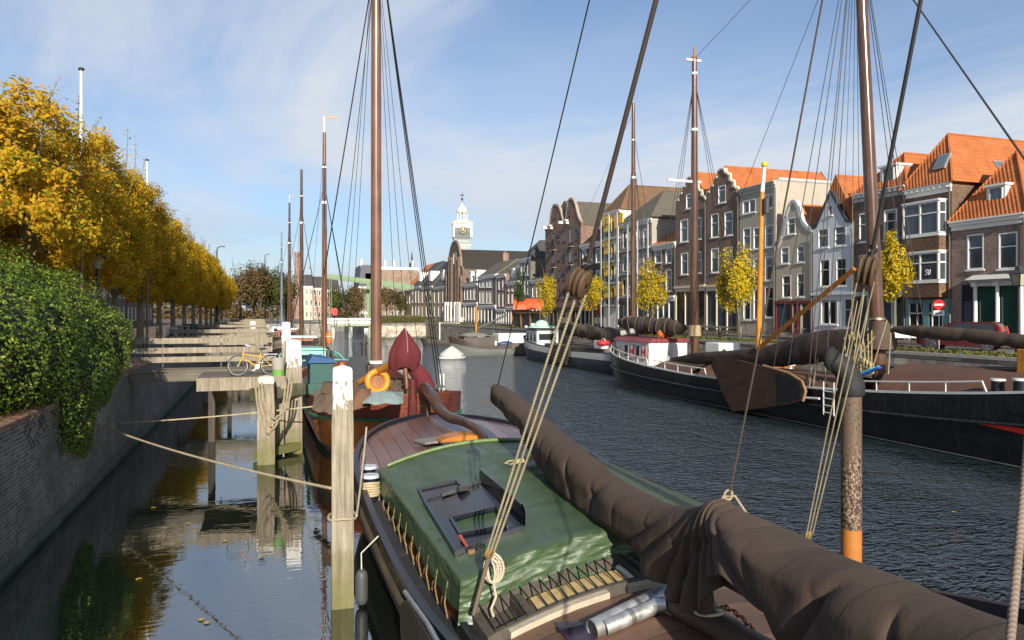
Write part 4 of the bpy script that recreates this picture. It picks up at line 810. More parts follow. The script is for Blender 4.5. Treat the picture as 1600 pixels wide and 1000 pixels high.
# bucket on the beam
t=thing('bucket','grey bucket with green bottom on the end of the bicycle platform','bucket',(.52,26.95,2.83)); part('pail',paint((.33,.3,.26),.7,.2),t,lambda m:m.lathe((0,0,0),[(.2,.22),(.24,.62),(.22,.62),(.19,.3)],16),True); part('base',paint((.12,.3,.06),.6,.2),t,lambda m:m.lathe((0,0,0),[(.205,0),(.215,.215)],16),True)
# ================================================================ bicycles
def bicycle(label,loc,rz,c,lean=0,group='bicycles parked on the quays',saddle=DARK):
    t=thing('bicycle',label,'bicycle',loc,rz,group); t.rotation_euler=(lean,0,rz); pm=paint(c,.35,.08); r=.34; A=Vector((-.52,0,r)); B=Vector((.55,0,r))
    for p in (A,B):
        wh=MB(); wh.ring(p,(0,1,0),r,.022,28,6); o=wh.build('wheel',DARK,t,True); m=MB(); m.ring(p,(0,1,0),r-.03,.009,24,5)
        for k in range(12): a=k*PI/6; m.tube([p,p+Vector((math.cos(a)*(r-.03),0,math.sin(a)*(r-.03)))],.0025,4)
        m.cyl(p-Vector((0,.05,0)),p+Vector((0,.05,0)),.025,None,8); m.build('rim',metal((.28,.28,.28),.5),o)
    bb=Vector((-.08,0,.3)); st=Vector((-.2,0,.78)); hd=Vector((.36,0,.84)); hb=Vector((.40,0,.62))
    m=MB(); 
    for a,b,rr in ((bb,st,.02),(st+Vector((.03,0,-.12)),hb+Vector((0,0,.12)),.02),(bb,hb,.024),(A,bb,.014),(A,st+Vector((.02,0,-.1)),.012),(hd,hb,.024)): m.cyl(a,b,rr,None,8)
    m.build('frame',pm,t,True); m=MB(); m.tube([hb,hb+Vector((.06,0,-.12)),B],[.02,.018,.014],8); m.build('fork',pm,t,True)
    m=MB(); m.cyl(hd,hd+Vector((-.03,0,.14)),.014,None,8); m.tube([hd+Vector((-.22,-.27,.16)),hd+Vector((-.06,-.25,.2)),hd+Vector((-.02,0,.15)),hd+Vector((-.06,.25,.2)),hd+Vector((-.22,.27,.16))],.013,8); m.build('handlebar',metal((.5,.5,.5),.3),t,True)
    m=MB(); m.cyl(st,st+Vector((-.03,0,.12)),.013,None,8); m.ball(st+Vector((-.05,0,.14)),(.14,.075,.04),12,7); m.build('saddle',saddle,t,True)
    m=MB(); m.cyl(bb+Vector((0,-.03,0)),bb+Vector((0,.03,0)),.075,None,14); m.beam(bb,bb+Vector((.12,0,-.12)),.02,.02); m.box(.0,.1,-.14,-.03,.16,.18); m.beam(bb,bb+Vector((-.12,0,.12)),.02,.02); m.box(-.25,-.15,.03,.14,.42,.44); m.build('crank',metal((.3,.3,.3),.4),t)
    m=MB(); m.beam((-.75,0,.72),(-.28,0,.72),.16,.02); m.cyl((-.7,.05,.72),(-.53,.05,.36),.007,None,5); m.cyl((-.7,-.05,.72),(-.53,-.05,.36),.007,None,5); m.build('luggage_rack',metal((.2,.2,.2),.4),t); return t
b0=bicycle('yellow bicycle leaning against the jetty rail beside the posts','x' and (-.25,27.35,2.83),PI,(.55,.31,.015),R(7)); b0.scale=(1.02,1.02,1.02)
bb_=bicycle('dark bicycle parked right of the ivy','x' and (-5.9,36,LQ),R(70),(.03,.03,.035),R(8))
labs=['dark bicycle in the group right of the ivy, nearest the water','dark bicycle in the crowded row beneath the lime crowns']
bp=[(-5.4,37.0,60),(-6.0,38.2,85),(-5.6,39.3,75)]+[(-5.8+rnd.uniform(-.5,.5),52+k*2.2,rnd.uniform(50,110)) for k in range(16)]
for k,(x,y,a) in enumerate(bp): dup(bb_,(x,y,LQ),R(a),'dark bicycle parked in the row along the left quay beneath the limes' if k>2 else ['second dark bicycle in the cluster right of the ivy','third dark bicycle in the cluster right of the ivy','farthest dark bicycle of the cluster right of the ivy'][k])
for (px,X,a) in ((1250,33.6,20),(1262,33.8,35),(1204,33.8,10),(1092,33.8,15),(1112,33.9,25),(1130,34,5)):
    p=PX(px,HY,X); dup(bb_,(p.x,p.y,RQ),R(90+a),'dark bicycle parked by the railing of the right hand quay')
# ================================================================ flagpoles, lamps, street furniture
def flagpole(label,px,topy,X,dark_to):
    p=PX(px,HY,X); D=X/(S+(px-800)/F*C); zt=CH+(HY-topy)/F*D-LQ; t=thing('flagpole',label,'flagpole',(p.x,p.y,LQ)); zs=CH+(HY-dark_to)/F*D-LQ
    part('pole',metal((.22,.12,.08),.5,.3),t,lambda m:m.cyl((0,0,0),(0,0,zs),.06,.05,10),True); part('upper_pole',WHITE,t,lambda m:m.cyl((0,0,zs),(0,0,zt),.055,.04,10),True); part('finial',DARK,t,lambda m:m.ball((0,0,zt),(.1,.1,.06),10,6),True)
flagpole('tall white topped flagpole rising out of the nearest limes',127,108,-5.6,240); flagpole('white flagpole tip standing over the receding limes',230,250,-5.8,300)
def lantern(label,loc,h):
    t=thing('street_lamp',label,'street lamp',loc); part('pole',DARK,t,lambda m:(m.cyl((0,0,0),(0,0,h-.6),.075,.05,10),m.lathe((0,0,0),[(.16,0),(.16,.5),(.09,.7)],12)),True)
    part('lamp_glass',glass((.32,.3,.2),.2),t,lambda m:m.grid([[Vector((sx*q,sy*q,z)) for sx,sy in ((-1,-1),(1,-1),(1,1),(-1,1))] for q,z in ((.15,h-.6),(.26,h-.06))],wrap=True,caps=True))
    def fr(m):
        for sx,sy in ((-1,-1),(1,-1),(1,1),(-1,1)): m.beam((sx*.155,sy*.155,h-.61),(sx*.265,sy*.265,h-.05),.035,.035)
        m.box(-.17,.17,-.17,.17,h-.64,h-.605)
    part('lamp_frame',DARK,t,fr); part('lamp_cap',DARK,t,lambda m:(m.grid([[Vector((sx*q,sy*q,z)) for sx,sy in ((-1,-1),(1,-1),(1,1),(-1,1))] for q,z in ((.34,h-.05),(.12,h+.16),(.09,h+.3),(.02,h+.36))],wrap=True,caps=True)))
p=PX(1592,HY,33.9); D=33.9/(S+792/F*C); lantern('dark street lantern with pale glass at the right edge',(p.x,p.y,RQ),CH+(HY-426)/F*D-RQ)
p=PX(152,HY,-5.7); D=-5.7/(S+(152-800)/F*C); hl=CH+(HY-396)/F*D-LQ
t=thing('street_lamp','dark broad capped street lamp between the ivy and the limes','street lamp',(p.x,p.y,LQ)); part('pole',DARK,t,lambda m:m.cyl((0,0,0),(0,0,hl-.5),.07,.05,10),True); part('lamp_cap',DARK,t,lambda m:m.lathe((0,0,0),[(.46,hl-.17),(.42,hl-.1),(.16,hl+.06),(.1,hl+.14),(.04,hl+.2)],20),True); part('lamp_glass',glass((.3,.28,.2),.3),t,lambda m:m.lathe((0,0,0),[(.12,hl-.55),(.22,hl-.175)],16),True)
# slim far masts of street lamps
for px,topy,Y in ((414,397,186),(339,385,120)):
    p=PY(px,HY,Y); D=Y/(C-(px-800)/F*S); h=CH+(HY-topy)/F*D-LQ; t=thing('street_lamp','slim far street lamp with curved head '+('above the reddish trees' if px==414 else 'over the end of the limes'),'street lamp',(p.x,p.y,LQ)); part('pole',DARK,t,lambda m:m.tube([(0,0,0),(0,0,h-.6),(.1,0,h-.15),(.5,0,h)],[.14,.1,.08,.06],8),True); part('lamp_head',DARK,t,lambda m:m.obox((.8,0,h),(.7,.3,.14)))
# no entry sign
p=PX(1467,HY,34.3); D=34.3/(S+667/F*C); z=CH+(HY-476)/F*D-RQ; t=thing('road_sign','red no entry road sign with small white plate beneath','sign',(p.x,p.y,RQ),R(-52)); part('pole',metal((.55,.55,.55),.4),t,lambda m:m.cyl((0,.03,0),(0,.03,z+.2),.035,None,10),True)
d=MB().cyl((0,-.03,z),(0,0,z),.27,.27,32).build('disc',paint((.62,.02,.015),.4,.05),t); MB().box(-.2,.2,-.036,-.03,z-.05,z+.05).build('bar',WHITE,d); pl=MB().box(-.25,.25,-.03,0,z-.6,z-.31).build('plate',WHITE,t); m=MB(); m.box(-.18,-.04,-.034,-.0301,z-.49,z-.43); m.box(0,.16,-.034,-.0301,z-.48,z-.42); m.build('marking',DARK,pl)
# red car
def car(label,loc,rz,c):
    t=thing('parked_car',label,'car',loc,rz); body=paint(c,.18,.06); MATS_=body
    prof=[(-2.05,.35),(-2.1,.62),(-2.02,.85),(-1.98,1.0),(-1.75,1.46),(-1.6,1.55),(.15,1.55),(.45,1.5),(1.1,1.04),(1.85,.9),(2.05,.72),(2.08,.4),(1.9,.28),(-1.9,.28)]
    m=MB(); W=.84; rows=[]
    for y,k in ((-W,.0),(-W*.93,.5),(0,.62),(W*.93,.5),(W,.0)):
        rows.append([Vector((x*(1 if abs(y)<W else .985),y*(1-.16*max(0,(z-.95)/.6)) ,z)) for x,z in prof])
    m.grid(rows,wrap=False); m.add(rows[0],[tuple(range(len(prof)))]); m.add(rows[-1],[tuple(range(len(prof)-1,-1,-1))]); n=len(prof)
    m.build('body',body,t,True)
    for s in (-1,1):
        y=lambda z:s*(W*(1-.16*max(0,(z-.95)/.6))+.012)
        for poly in ([(-1.72,1.03),(-1.58,1.44),(-.72,1.46),(-.72,1.03)],[(-.62,1.03),(-.62,1.46),(.2,1.45),(.75,1.08),(.75,1.03)]):
            mm=MB(); mm.add([(a,y(b),b) for a,b in poly],[tuple(range(len(poly)))]); mm.build('side_window',GLASS[0],t)
        mm=MB(); mm.box(-.7,-.64,s*(W+.004)-.004,s*(W+.004)+.004,.42,1.0); mm.box(-1.9,1.9,s*(W+.01)-.012,s*(W+.01)+.012,.55,.62); mm.build('door_trim',DARK,t)
        for x in (-1.35,1.3):
            o=MB().tube([(x,s*(W-.16),.31),(x,s*(W+.02),.31)],[.32,.32],22).build('wheel',DARK,t,True); mm=MB(); mm.ring((x,s*(W+.025),.31),(0,1,0),.2,.025,20,5)
            for k in range(7): a=2*PI*k/7; mm.beam((x,s*(W+.025),.31),(x+.2*math.cos(a),s*(W+.025),.31+.2*math.sin(a)),.04,.02)
            mm.cyl((x,s*(W+.015),.31),(x,s*(W+.04),.31),.06,None,10); mm.build('rim',metal((.65,.65,.66),.3),o)
        MB().obox((-1.96,s*.66,1.12),(.1,.14,.42),ry=R(14)).build('tail_light',paint((.5,.02,.015),.2,.05),t); MB().obox((2.0,s*.6,.72),(.12,.32,.16)).build('headlight',paint((.6,.6,.6),.15,.05),t)
    MB().add([(-1.995,-.6,1.06),(-1.995,.6,1.06),(-1.79,.52,1.44),(-1.79,-.52,1.44)],[(0,1,2,3)]).build('rear_window',GLASS[1],t); MB().add([(1.11,-.62,1.06),(1.11,.62,1.06),(.5,.52,1.47),(.5,-.52,1.47)],[(0,1,2,3)]).build('windscreen',GLASS[1],t)
    MB().box(-2.13,-2.08,-.26,.26,.62,.73).build('number_plate',paint((.7,.5,.05),.4,.05),t); return t
p=PX(1503,HY,36.3); car('dark red hatchback parked on the right quay near the no entry sign','x' and (p.x,p.y,RQ+.005),R(116),(.06,.005,.008))
p=PX(1415,HY,36.5); t=thing('trailer','small white box trailer with red rear lights behind the tall mast','trailer',(p.x,p.y,RQ),R(-40)); part('box',WHITE,t,lambda m:m.box(-.95,.95,-.7,2.0,.55,1.15),bevel=.03)
for s in (-1,1): part('wheel',DARK,t,lambda m:m.cyl((s*.98,.7,.3),(s*1.12,.7,.3),.3,None,16),True); part('tail_light',paint((.5,.02,.015),.2,.05),t,lambda m:m.box(s*.75-.12,s*.75+.12,-.73,-.702,.62,.74))
# railing and steps of timber on the right quay
def qfence(label,pxa,pxb,X,h=.95):
    a=PX(pxa,HY,X);b=PX(pxb,HY,X); t=thing('fence',label,'fence',(X,b.y,RQ)); Ln=a.y-b.y; n=max(2,int(Ln/2.2))
    for z in (.35,.65,.95): part('rail',GW,t,lambda m:m.box(-.03,.03,0,Ln,z-.06,z+.06))
    for i in range(n+1): part('post',GW,t,lambda m:m.box(.031,.15,Ln*i/n-.06,Ln*i/n+.06,0,h+.08))
qfence('grey plank fence on the right quay behind the varnished mast',1040,1155,33.2); qfence('far grey plank fence on the right quay by the white headed pile',812,848,33.2)
# orange awning and terrace
p=PX(825,HY,38.5); t=thing('awning','bright orange folding awning on the far right quay','awning',(p.x,p.y,RQ),R(-18)); part('canopy',paint((.72,.09,.02),.6,.1),t,lambda m:(m.grid([[Vector((x*2.3/6,-2.2*math.sin(a),2.6+1.7*math.cos(a))) for x in range(-6,7)] for a in [i*PI/2/6 for i in range(7)]])),True)
part('frame',DARK,t,lambda m:(m.cyl((-2.2,0,0),(-2.2,0,4.3),.06,None,8),m.cyl((2.2,0,0),(2.2,0,4.3),.06,None,8),m.box(-2.3,2.3,-.1,.0,0,2.4)))
# parasol-green box, bins and board on the left quay
t=thing('advertising_board','small pale pavement board under the second visible lime trunk','board',(-6.2,58.5,LQ),R(12)); part('panel',paint((.5,.5,.48),.6,.1),t,lambda m:m.obox((0,0,.55),(.75,.05,1.1),rx=R(-12))); part('rear_panel',paint((.4,.4,.38),.6,.1),t,lambda m:m.obox((0,.22,.55),(.75,.05,1.1),rx=R(12)))
for k,(x,y,c,l) in enumerate(((-6.0,66,(.02,.07,.06),'dark green quay locker beneath the limes'),(-6.1,63,(.2,.17,.14),'brown crate stack beside the dark green locker'),(-6.3,74,(.03,.035,.05),'black wheeled bin beyond the green locker'))):
    t=thing('quay_locker' if k==0 else ('crate' if k==1 else 'wheeled_bin'),l,'box',(x,y,LQ)); part('body',paint(c,.5,.2),t,lambda m:m.box(-.6,.6,-.4,.4,.08,1.05),bevel=.03); part('lid',paint(sc3(c,1.4),.5,.2),t,lambda m:m.box(-.64,.64,-.44,.44,1.052,1.14),bevel=.02); part('foot',DARK,t,lambda m:m.box(-.5,.5,-.35,.35,0,.078))
# dark bollards along left quay
bo=None
for k,(x,y) in enumerate([(-5.2,48.5),(-5.2,57),(-5.2,68),(-5.2,78),(-5.2,92)]):
    l='black iron post on the left quay edge between the jetties'
    if bo is None:
        bo=thing('bollard',l,'bollard',(x,y,LQ),0,'black posts along the left quay'); part('shaft',DARK,bo,lambda m:m.lathe((0,0,0),[(.13,0),(.1,.1),(.09,1.0),(.12,1.05),(.12,1.12),(.05,1.2)],12),True); part('base_plate',DARK,bo,lambda m:m.cyl((0,0,0),(0,0,.03),.19,None,12))
    else: dup(bo,(x,y,LQ),0)
# ================================================================ far end: drawbridge, houses, chimney
GRN=paint((.17,.25,.14),.7,.25); YB=152.8
def at(px,py): return PY(px,py,YB)
t=thing('drawbridge','pale green drawbridge with sloping balance beams and white railing','bridge',(at(550,HY).x,YB,0)); off=(at(550,HY).x,YB,0)
for dy in (0,5.0):
    m=MB(off); a=at(514,431);b=at(646,449); m.beam((a.x,YB+dy,a.z),(at(585,440).x,YB+dy,at(585,440).z),.4,.75); m.beam((at(585,440).x,YB+dy,at(585,440).z),(b.x,YB+dy,b.z),.45,1.0); m.build('balance_beam',GRN,t)
    for px in (580,): 
        m=MB(off); x=at(px,0).x; m.beam((x,YB+dy,0),(x,YB+dy,at(580,441).z),.55,.55); m.build('portal_post',GRN,t)
    m=MB(off); x=at(518,0).x; m.cyl((x,YB+dy,at(518,434).z),(x,YB+dy,LQ+.3),.07,None,6); m.build('lifting_rod',GRN,t)
m=MB(off); m.box(at(512,0).x,at(584,0).x,YB-.2,YB+5.3,LQ-.45,LQ+.05); m.build('deck',paint((.3,.33,.22),.8,.2),t)
for dy in (-.25,5.3):
    m=MB(off); m.box(at(512,0).x,at(584,0).x,YB+dy-.04,YB+dy+.04,LQ+.75,LQ+1.15); m.box(at(512,0).x,at(584,0).x,YB+dy-.04,YB+dy+.04,LQ+.1,LQ+.5); 
    for k in range(9): x=at(512+8.6*k,0).x; m.box(x-.07,x+.07,YB+dy+.041,YB+dy+.12,LQ,LQ+1.15)
    m.build('railing',WHITE,t)
for px in (521,548,579): m=MB(off); x=at(px,0).x; m.box(x-.35,x+.35,YB+.2,YB+1.0,-1,LQ-.451); m.build('pier',paint((.35,.38,.34),.7,.2),t)
p=at(522,487); t=thing('road_sign','small round red sign at the left end of the drawbridge','sign',(p.x,YB-.8,LQ)); part('disc',paint((.6,.03,.02),.4,.05),t,lambda m:m.cyl((0,-.06,p.z-LQ),(0,0,p.z-LQ),.75,None,20)); part('pole',DARK,t,lambda m:m.cyl((0,.05,-.6),(0,.05,p.z-LQ),.06,None,8))
p=at(572,490); t=thing('street_lamp','small white globe lamp on the drawbridge railing','street lamp',(p.x,YB+.4,LQ)); part('pole',WHITE,t,lambda m:m.cyl((0,0,0),(0,0,1.9),.06,None,8)); part('globe',WHITE,t,lambda m:m.ball((0,0,2.15),.4,12,8),True)
def fhouse(name,label,pxl,pxr,eave,Y,wm_,rm,nx,nz,roof,pk,dep=12,chim=(),cor=WHITE):
    a=PY(pxl,HY,Y);b=PY(pxr,HY,Y); w_=b.x-a.x; h=PY((pxl+pxr)/2,eave,Y).z-LQ; ws=[]
    for i in range(nx):
        for j in range(nz): ws.append((w_*(i+.28)/nx,w_*(i+.72)/nx,h*(j+.25)/nz,h*(j+.78)/nz,''))
    return house(name,label,'house',(a.x,Y,LQ),0,w_,h,dep,wm_,rm,ws,roof=roof,pk=pk,cornice=cor,chim=chim),w_,h
t,w_,h=fhouse('mansion_block','big brown brick block with pale mansard storey beyond the drawbridge',560,656,448,262,brick((.27,.17,.11)),paint((.11,.11,.125),.7,.2),10,3,'flat',1,18)
m=MB(); m.prism([(0.3,h+.11),(w_*.0+7.2,h+.11),(6.6,h+7.6),(1,h+7.6)],'y',.5,17); m.build('mansard',slate((.13,.13,.15)),t); m=MB(); m.box(7.3,w_-.6,.4,17,h+.11,h+6.1); m.build('upper_wall',brick((.30,.19,.115)),t); m=MB(); m.box(7.2,w_-.4,.2,17.2,h+6.1,h+7.0); m.build('upper_cornice',WHITE,t)
m=MB(); 
for q in (1.2,6.4,9.5,12.5,19.5): part('pinnacle',paint((.5,.49,.46),.7,.15),t,lambda m:m.box(q-.4,q+.4,1,2,h+7,h+9.6)); dormer(t,3.6,2.2,.35,h+1.5,3,2); m=MB(); m.lathe((w_-2.3,3,0),[(.9,h+7),(.9,h+8.6),(.35,h+9.2),(.3,h+11),(.05,h+13)],10); m.build('spire',slate((.1,.1,.11)),t)
for (l,r,e,lab,cc) in ((470,489,447,'cream house with white front left of the weather vane mast',(.55,.47,.36)),(489.3,509,450,'pale pink brick terrace house behind the rigging',(.46,.3,.22)),(509.3,530,452,'brick terrace house left of the far olive trees',(.36,.2,.14))):
    fhouse('terrace_house',lab,l,r,e,250,plaster(cc,.8,.2) if l==470 else brick(cc),DKT,3,3,'side',4,10)
p=PY(464,HY,300); D=300/(C-(464-800)/F*S); zt=CH+(HY-394)/F*D-LQ; t=thing('brick_chimney','tall slim red brick factory chimney on the skyline','chimney',(p.x,p.y,LQ)); part('shaft',brick((.33,.15,.10)),t,lambda m:m.lathe((0,0,0),[(1.25,0),(.85,zt*.93),(.84,zt*.94)],14),True); part('crown',brick((.28,.13,.09)),t,lambda m:m.lathe((0,0,0),[(1.0,zt*.94),(1.05,zt*.97),(.95,zt)],14),True)
# distant low treeline and houses closing the view
G=np.random.default_rng(77); n=26000; x=G.uniform(-150,120,n); p=np.stack([x,G.uniform(330,345,n),LQ+np.abs(G.normal(0,1,n))*4.2*(1+.5*np.sin(x*.13)+.3*np.sin(x*.37))],1); me=leafmesh('distant_wood',p,np.tile([0,-.6,.5],(n,1)),.75,77); me.materials.append(RUST); o=bpy.data.objects.new('distant_wood',me); col.objects.link(o); tag(o,'far brown and olive line of trees closing the end of the canal','trees',kind='stuff')
# ================================================================ boats
def sheerf(pts):
    ys=[p[0] for p in pts]; zs=[p[1] for p in pts]; d=(ys[-1]-ys[0])*.045
    return lambda y: float(np.mean([np.interp(y+k*d,ys,zs) for k in (-1,-.5,0,.5,1)]))
class Hull:
    def __init__(s,t,y0,y1,B,sheer,LA,LB,mat,capm,deckm,bul=.35,rake=(.5,.5),rub=None,n=44,deckz=None,capw=.13,exp=2.2,low=None,ruby=.22,wl=None):
        s.y0,s.y1,s.B,s.LA,s.LB,s.exp=y0,y1,B,LA,LB,exp; s.z=sheerf(sheer); s.t=t
        L=y1-y0; ys=[y0+L*(.5-.5*math.cos(PI*i/n)) for i in range(n+1)]; s.ys=ys
        LV=[(1,1),(.8,1.012),(.55,1.015),(.3,.985),(.12,.93),(0,.88),(None,.72)]
        def row(y):
            f=s.f(y); zt=s.z(y); out=[]
            for sd in (-1,1):
                r=[]
                for lv,wf in LV:
                    l=lv if lv is not None else -.2; z=zt*lv if lv is not None else -.45
                    b=B*f*wf*(max(f,.02)**(.75*(1-l))); e=0
                    if y<y0+LA: e=-rake[0]*(l-.2)*(1-s.f(y))
                    if y>y1-LB: e=rake[1]*(l-.2)*(1-s.f(y))
                    r.append(Vector((sd*b,y+e,z)))
                out.append(r)
            return out[0]+out[1][::-1]
        s.row=row; rows=[row(y) for y in ys]; s.rows=rows; k=len(LV)
        MB().grid(rows).build('hull',mat,t,60)
        if low:
            for sd in (0,1):
                mm=MB(); idx=(4,5,6) if sd==0 else (2*k-5,2*k-6,2*k-7)
                mm.grid([[r[i]+Vector(((-.006 if sd==0 else .006),0,0)) for i in idx] for r in rows]); mm.build('boot_top',low,t,60)
        # deck
        dz=deckz or (lambda y:s.z(y)-bul); rr=[]
        for y in ys:
            b=max(B*s.f(y)-.06,.01); rr.append([Vector((x*b,y+(-rake[0]*.7*(1-s.f(y)) if y<y0+LA else (rake[1]*.7*(1-s.f(y)) if y>y1-LB else 0)),dz(y)+.06*(1-x*x))) for x in (-1,-.6,-.2,.2,.6,1)])
        MB().grid(rr).build('deck',deckm,t,60)
        for sd,nm in ((-1,'bulwark'),(1,'bulwark')):
            m=MB(); q=[]
            for r,y in zip(rows,ys):
                p=r[0] if sd<0 else r[-1]; inn=Vector((sd*max(abs(p.x)-capw,0),p.y,p.z)); o=Vector((p.x+sd*.02,p.y,p.z))
                q.append([Vector((o.x,o.y,p.z-.05)),Vector((o.x,o.y,p.z+.035)),Vector((inn.x,inn.y,p.z+.035)),Vector((inn.x,inn.y,p.z-.04)),Vector((inn.x,inn.y,dz(y)-.02))])
            m.grid(q); m.build(nm,capm,t,40)
        if rub:
            for sd in (-1,1): MB().tube([(lambda p,p2:p.lerp(p2,ruby/.2)+Vector((sd*.03,0,0)))(r[0] if sd<0 else r[-1],r[1] if sd<0 else r[-2]) for r in rows],.055,6).build('rubbing_strake',rub,t,True)
    def f(s,y):
        a=min(max((y-s.y0)/s.LA,0),1); b=min(max((s.y1-y)/s.LB,0),1)
        return max(.004,(1-(1-a)**s.exp)**.55*(1-(1-b)**s.exp)**.55)
def smooth(pts,k=4):
    pts=[Vector(p) for p in pts]; q=[pts[0]*2-pts[1]]+pts+[pts[-1]*2-pts[-2]]; out=[]
    for i in range(1,len(q)-2):
        a,b,c,d=q[i-1:i+3]
        for j in range(k):
            t=j/k; out.append(.5*((2*b)+(c-a)*t+(2*a-5*b+4*c-d)*t*t+(3*b-a-3*c+d)*t**3))
    return out+[pts[-1]]
def mast(t,x,y,z0,z1,r0,r1,mat,lean=(0,0),name='mast',tip=None,collars=()):
    top=Vector((x+lean[0],y+lean[1],z1)); b=Vector((x,y,z0)); o=MB().tube([b.lerp(top,i/6) for i in range(7)],[r0+(r1-r0)*(i/6)**1.6 for i in range(7)],14).build(name,mat,t,True)
    for z,h,m_ in collars:
        p=b.lerp(top,(z-z0)/(z1-z0)); rr=(r0+(r1-r0)*((z-z0)/(z1-z0))**1.6)*1.22; MB().cyl(p,p+Vector((0,0,h)),rr,rr,12).build('collar',m_,o,True)
    return o,top
def bundle(name,t,pts,r,mat,seed,n=60,k=16,lump=.22,droop=.35,ties=True,tie_mat=None,rf=None):
    pts=[Vector(p) for p in pts]; rows=[]; L=[0]
    for a,b in zip(pts,pts[1:]): L.append(L[-1]+(b-a).length)
    for i in range(n+1):
        q=L[-1]*i/n; j=max(0,min(len(pts)-2,sum(1 for l in L[1:-1] if l<=q))); f_=(q-L[j])/(L[j+1]-L[j]); p=pts[j].lerp(pts[j+1],f_); d=(pts[j+1]-pts[j]).normalized(); a=d.cross(Vector((0,0,1))).normalized(); b=a.cross(d)
        e=min(1,.45+3*min(i/n,1-i/n)); pinch=1-.16*(math.cos(2*PI*q/1.7)>.9); row=[]
        for u in range(k):
            th=2*PI*u/k; cs,sn=math.cos(th),math.sin(th); w_=mnoise.noise(Vector((q*1.5+seed,cs*1.2,sn*1.2)))*lump+mnoise.noise(Vector((q*.9+seed,cs*3.5+q*1.2,sn*3.5)))*lump*.6; rr=r*e*(pinch if rf is None else rf(i/n))*(1+w_)
            row.append(p+a*cs*rr*.8+b*sn*rr*(1+droop*(sn<0)))
        rows.append(row)
    o=MB().grid(rows,wrap=True,caps=True).build(name,mat,t,True)
    if ties:
        for i in range(4,n-2,max(5,n//9)):
            m=MB(); c=sum(rows[i],Vector())/k; m.tube([c+(v-c)*1.05 for v in rows[i]],.018,5,closed=True); m.build('sail_tie',tie_mat or rope_m((.2,.17,.12)),o,True)
    return o
WIRE=paint((.02,.018,.016),.5,.2); TANR=rope_m((.33,.285,.19)); BRSAIL=canvas((.085,.06,.048)); MAST_BR=wood((.17,.085,.055),.35,.6,'z',.5); MAST_DK=wood((.10,.05,.03),.22,.6,'z',.6); VARN=wood((.32,.13,.025),.25,.8,'z',.5); ORW=wood((.55,.23,.03),.3,.7,'z',.5); IRON=metal((.05,.05,.055),.45,.8); WMET=paint((.62,.63,.62),.4,.1)
def wires(t,name,ends,r=.014,mat=None):
    for a,b in ends: MB().tube([a,b],r,5).build(name,mat or WIRE,t,True)
def block(t,c,axis,r,th,mat=None,n=2,face=(0,-1,0)):
    # wooden pulley block: egg shaped cheeks with sheave slots
    c=Vector(c); ax=Vector(axis).normalized(); side=Vector((C*.8-S*.6,-S*.8-C*.6,0)); side=(side-ax*side.dot(ax)).normalized(); fc=side.cross(ax).normalized(); ks=n+1; o=None
    def egg(s0,s1,k,nm,mt_,pr):
        m=MB(); m.grid([[c+side*s+(fc*math.cos(a)*r*.70*(1+.12*math.sin(a))+ax*math.sin(a)*r)*k*e for a in [2*PI*i/26 for i in range(26)]] for s,e in ((s0,.84),(s0+.012,.95),(s0+.03,1),(s1-.03,1),(s1-.012,.95),(s1,.84))],wrap=True,caps=True); return m.build(nm,mt_,pr,50)
    wm_=mat or wood((.10,.058,.028),.6,1.4); g_=th/ks
    for k in range(ks):
        q=egg(-th/2+g_*k,-th/2+g_*k+g_*.66,1,'block' if k==0 else 'cheek',wm_,t if k==0 else o); o=o or q
    egg(-th/2+.01,th/2-g_*.4,.80,'sheave',paint((.03,.02,.015),.7,.3),o)
    for k in range(0):
        off=fc*0; s0=-th/2+th*k/(ks)+.0; m=MB(); rows=[]
        for u in (0,.25,1-.25,1):
            rows.append([c+side*(s0+th/ks*.62*u)+ (fc*math.cos(a)*r*.72+ax*math.sin(a)*r)*(1 if 0<u<1 else .86) for a in [2*PI*i/22 for i in range(22)]])
        m.grid(rows,wrap=True,caps=True); q=m.build('block' if k==0 else 'cheek',mat or wood((.18,.11,.045),.6,1.2),t if k==0 else o,True); o=o or q
    m=MB(); m.cyl(c-side*th*.52,c+side*(th*.5-g_*.3),r*.16,None,12); m.build('sheave_pin',IRON,o,True); m=MB(); m.tube([c+ax*r*1.02,c+ax*r*1.3],.03,6); m.ring(c+ax*r*1.45,fc,.055,.018,12,5); m.build('shackle',IRON,o,True); return o
# ---------------------------------------------------------------- foreground barge
bg_=thing('sailing_barge','nearest dark barge with green tarpaulin over its cabin and long brown furled sail','boat',(5,0,0)); OF=Vector((5,0,0))
NAVY=paint((.012,.014,.022),.3,.3)
H=Hull(bg_,-3,22.2,3.02,[(-3,2.8),(3,2.25),(6.5,1.60),(8.5,1.2),(10.5,1.02),(13,1.02),(16,1.28),(19,1.66),(22.2,1.9)],5,6.0,hullpaint((.035,.026,.02),.4,.75,.5,(.16,.13,.06)),NAVY,hullpaint((.03,.032,.036),.45,.5,.15,(.1,.1,.1)),bul=.3,rub=wood((.09,.065,.035),.7,1,'y'),n=60,capw=.1,rake=(.5,.35))
# after deck of purple brown planks
m=MB(); rr=[]
for i in range(27):
    y=16.75+(22.0-16.75)*i/26; b=max(3.02*H.f(y)-.12,.02); rr.append([Vector((b*q,y+.25*(1-H.f(y)),H.z(y)-.07+.10*(1-q*q))) for q in [-1+2*j/14 for j in range(15)]])
rr=[[Vector((p.x,p.y,p.z-.5)) for p in rr[0]]]+rr; m.grid(rr); m.build('after_deck',planks((.16,.095,.085),.3,.34,0,.045,.5),bg_,40)
part('deck_edge',WHITE,bg_,lambda m:m.box(-2.86,-2.3,16.64,16.74,.95,1.22))
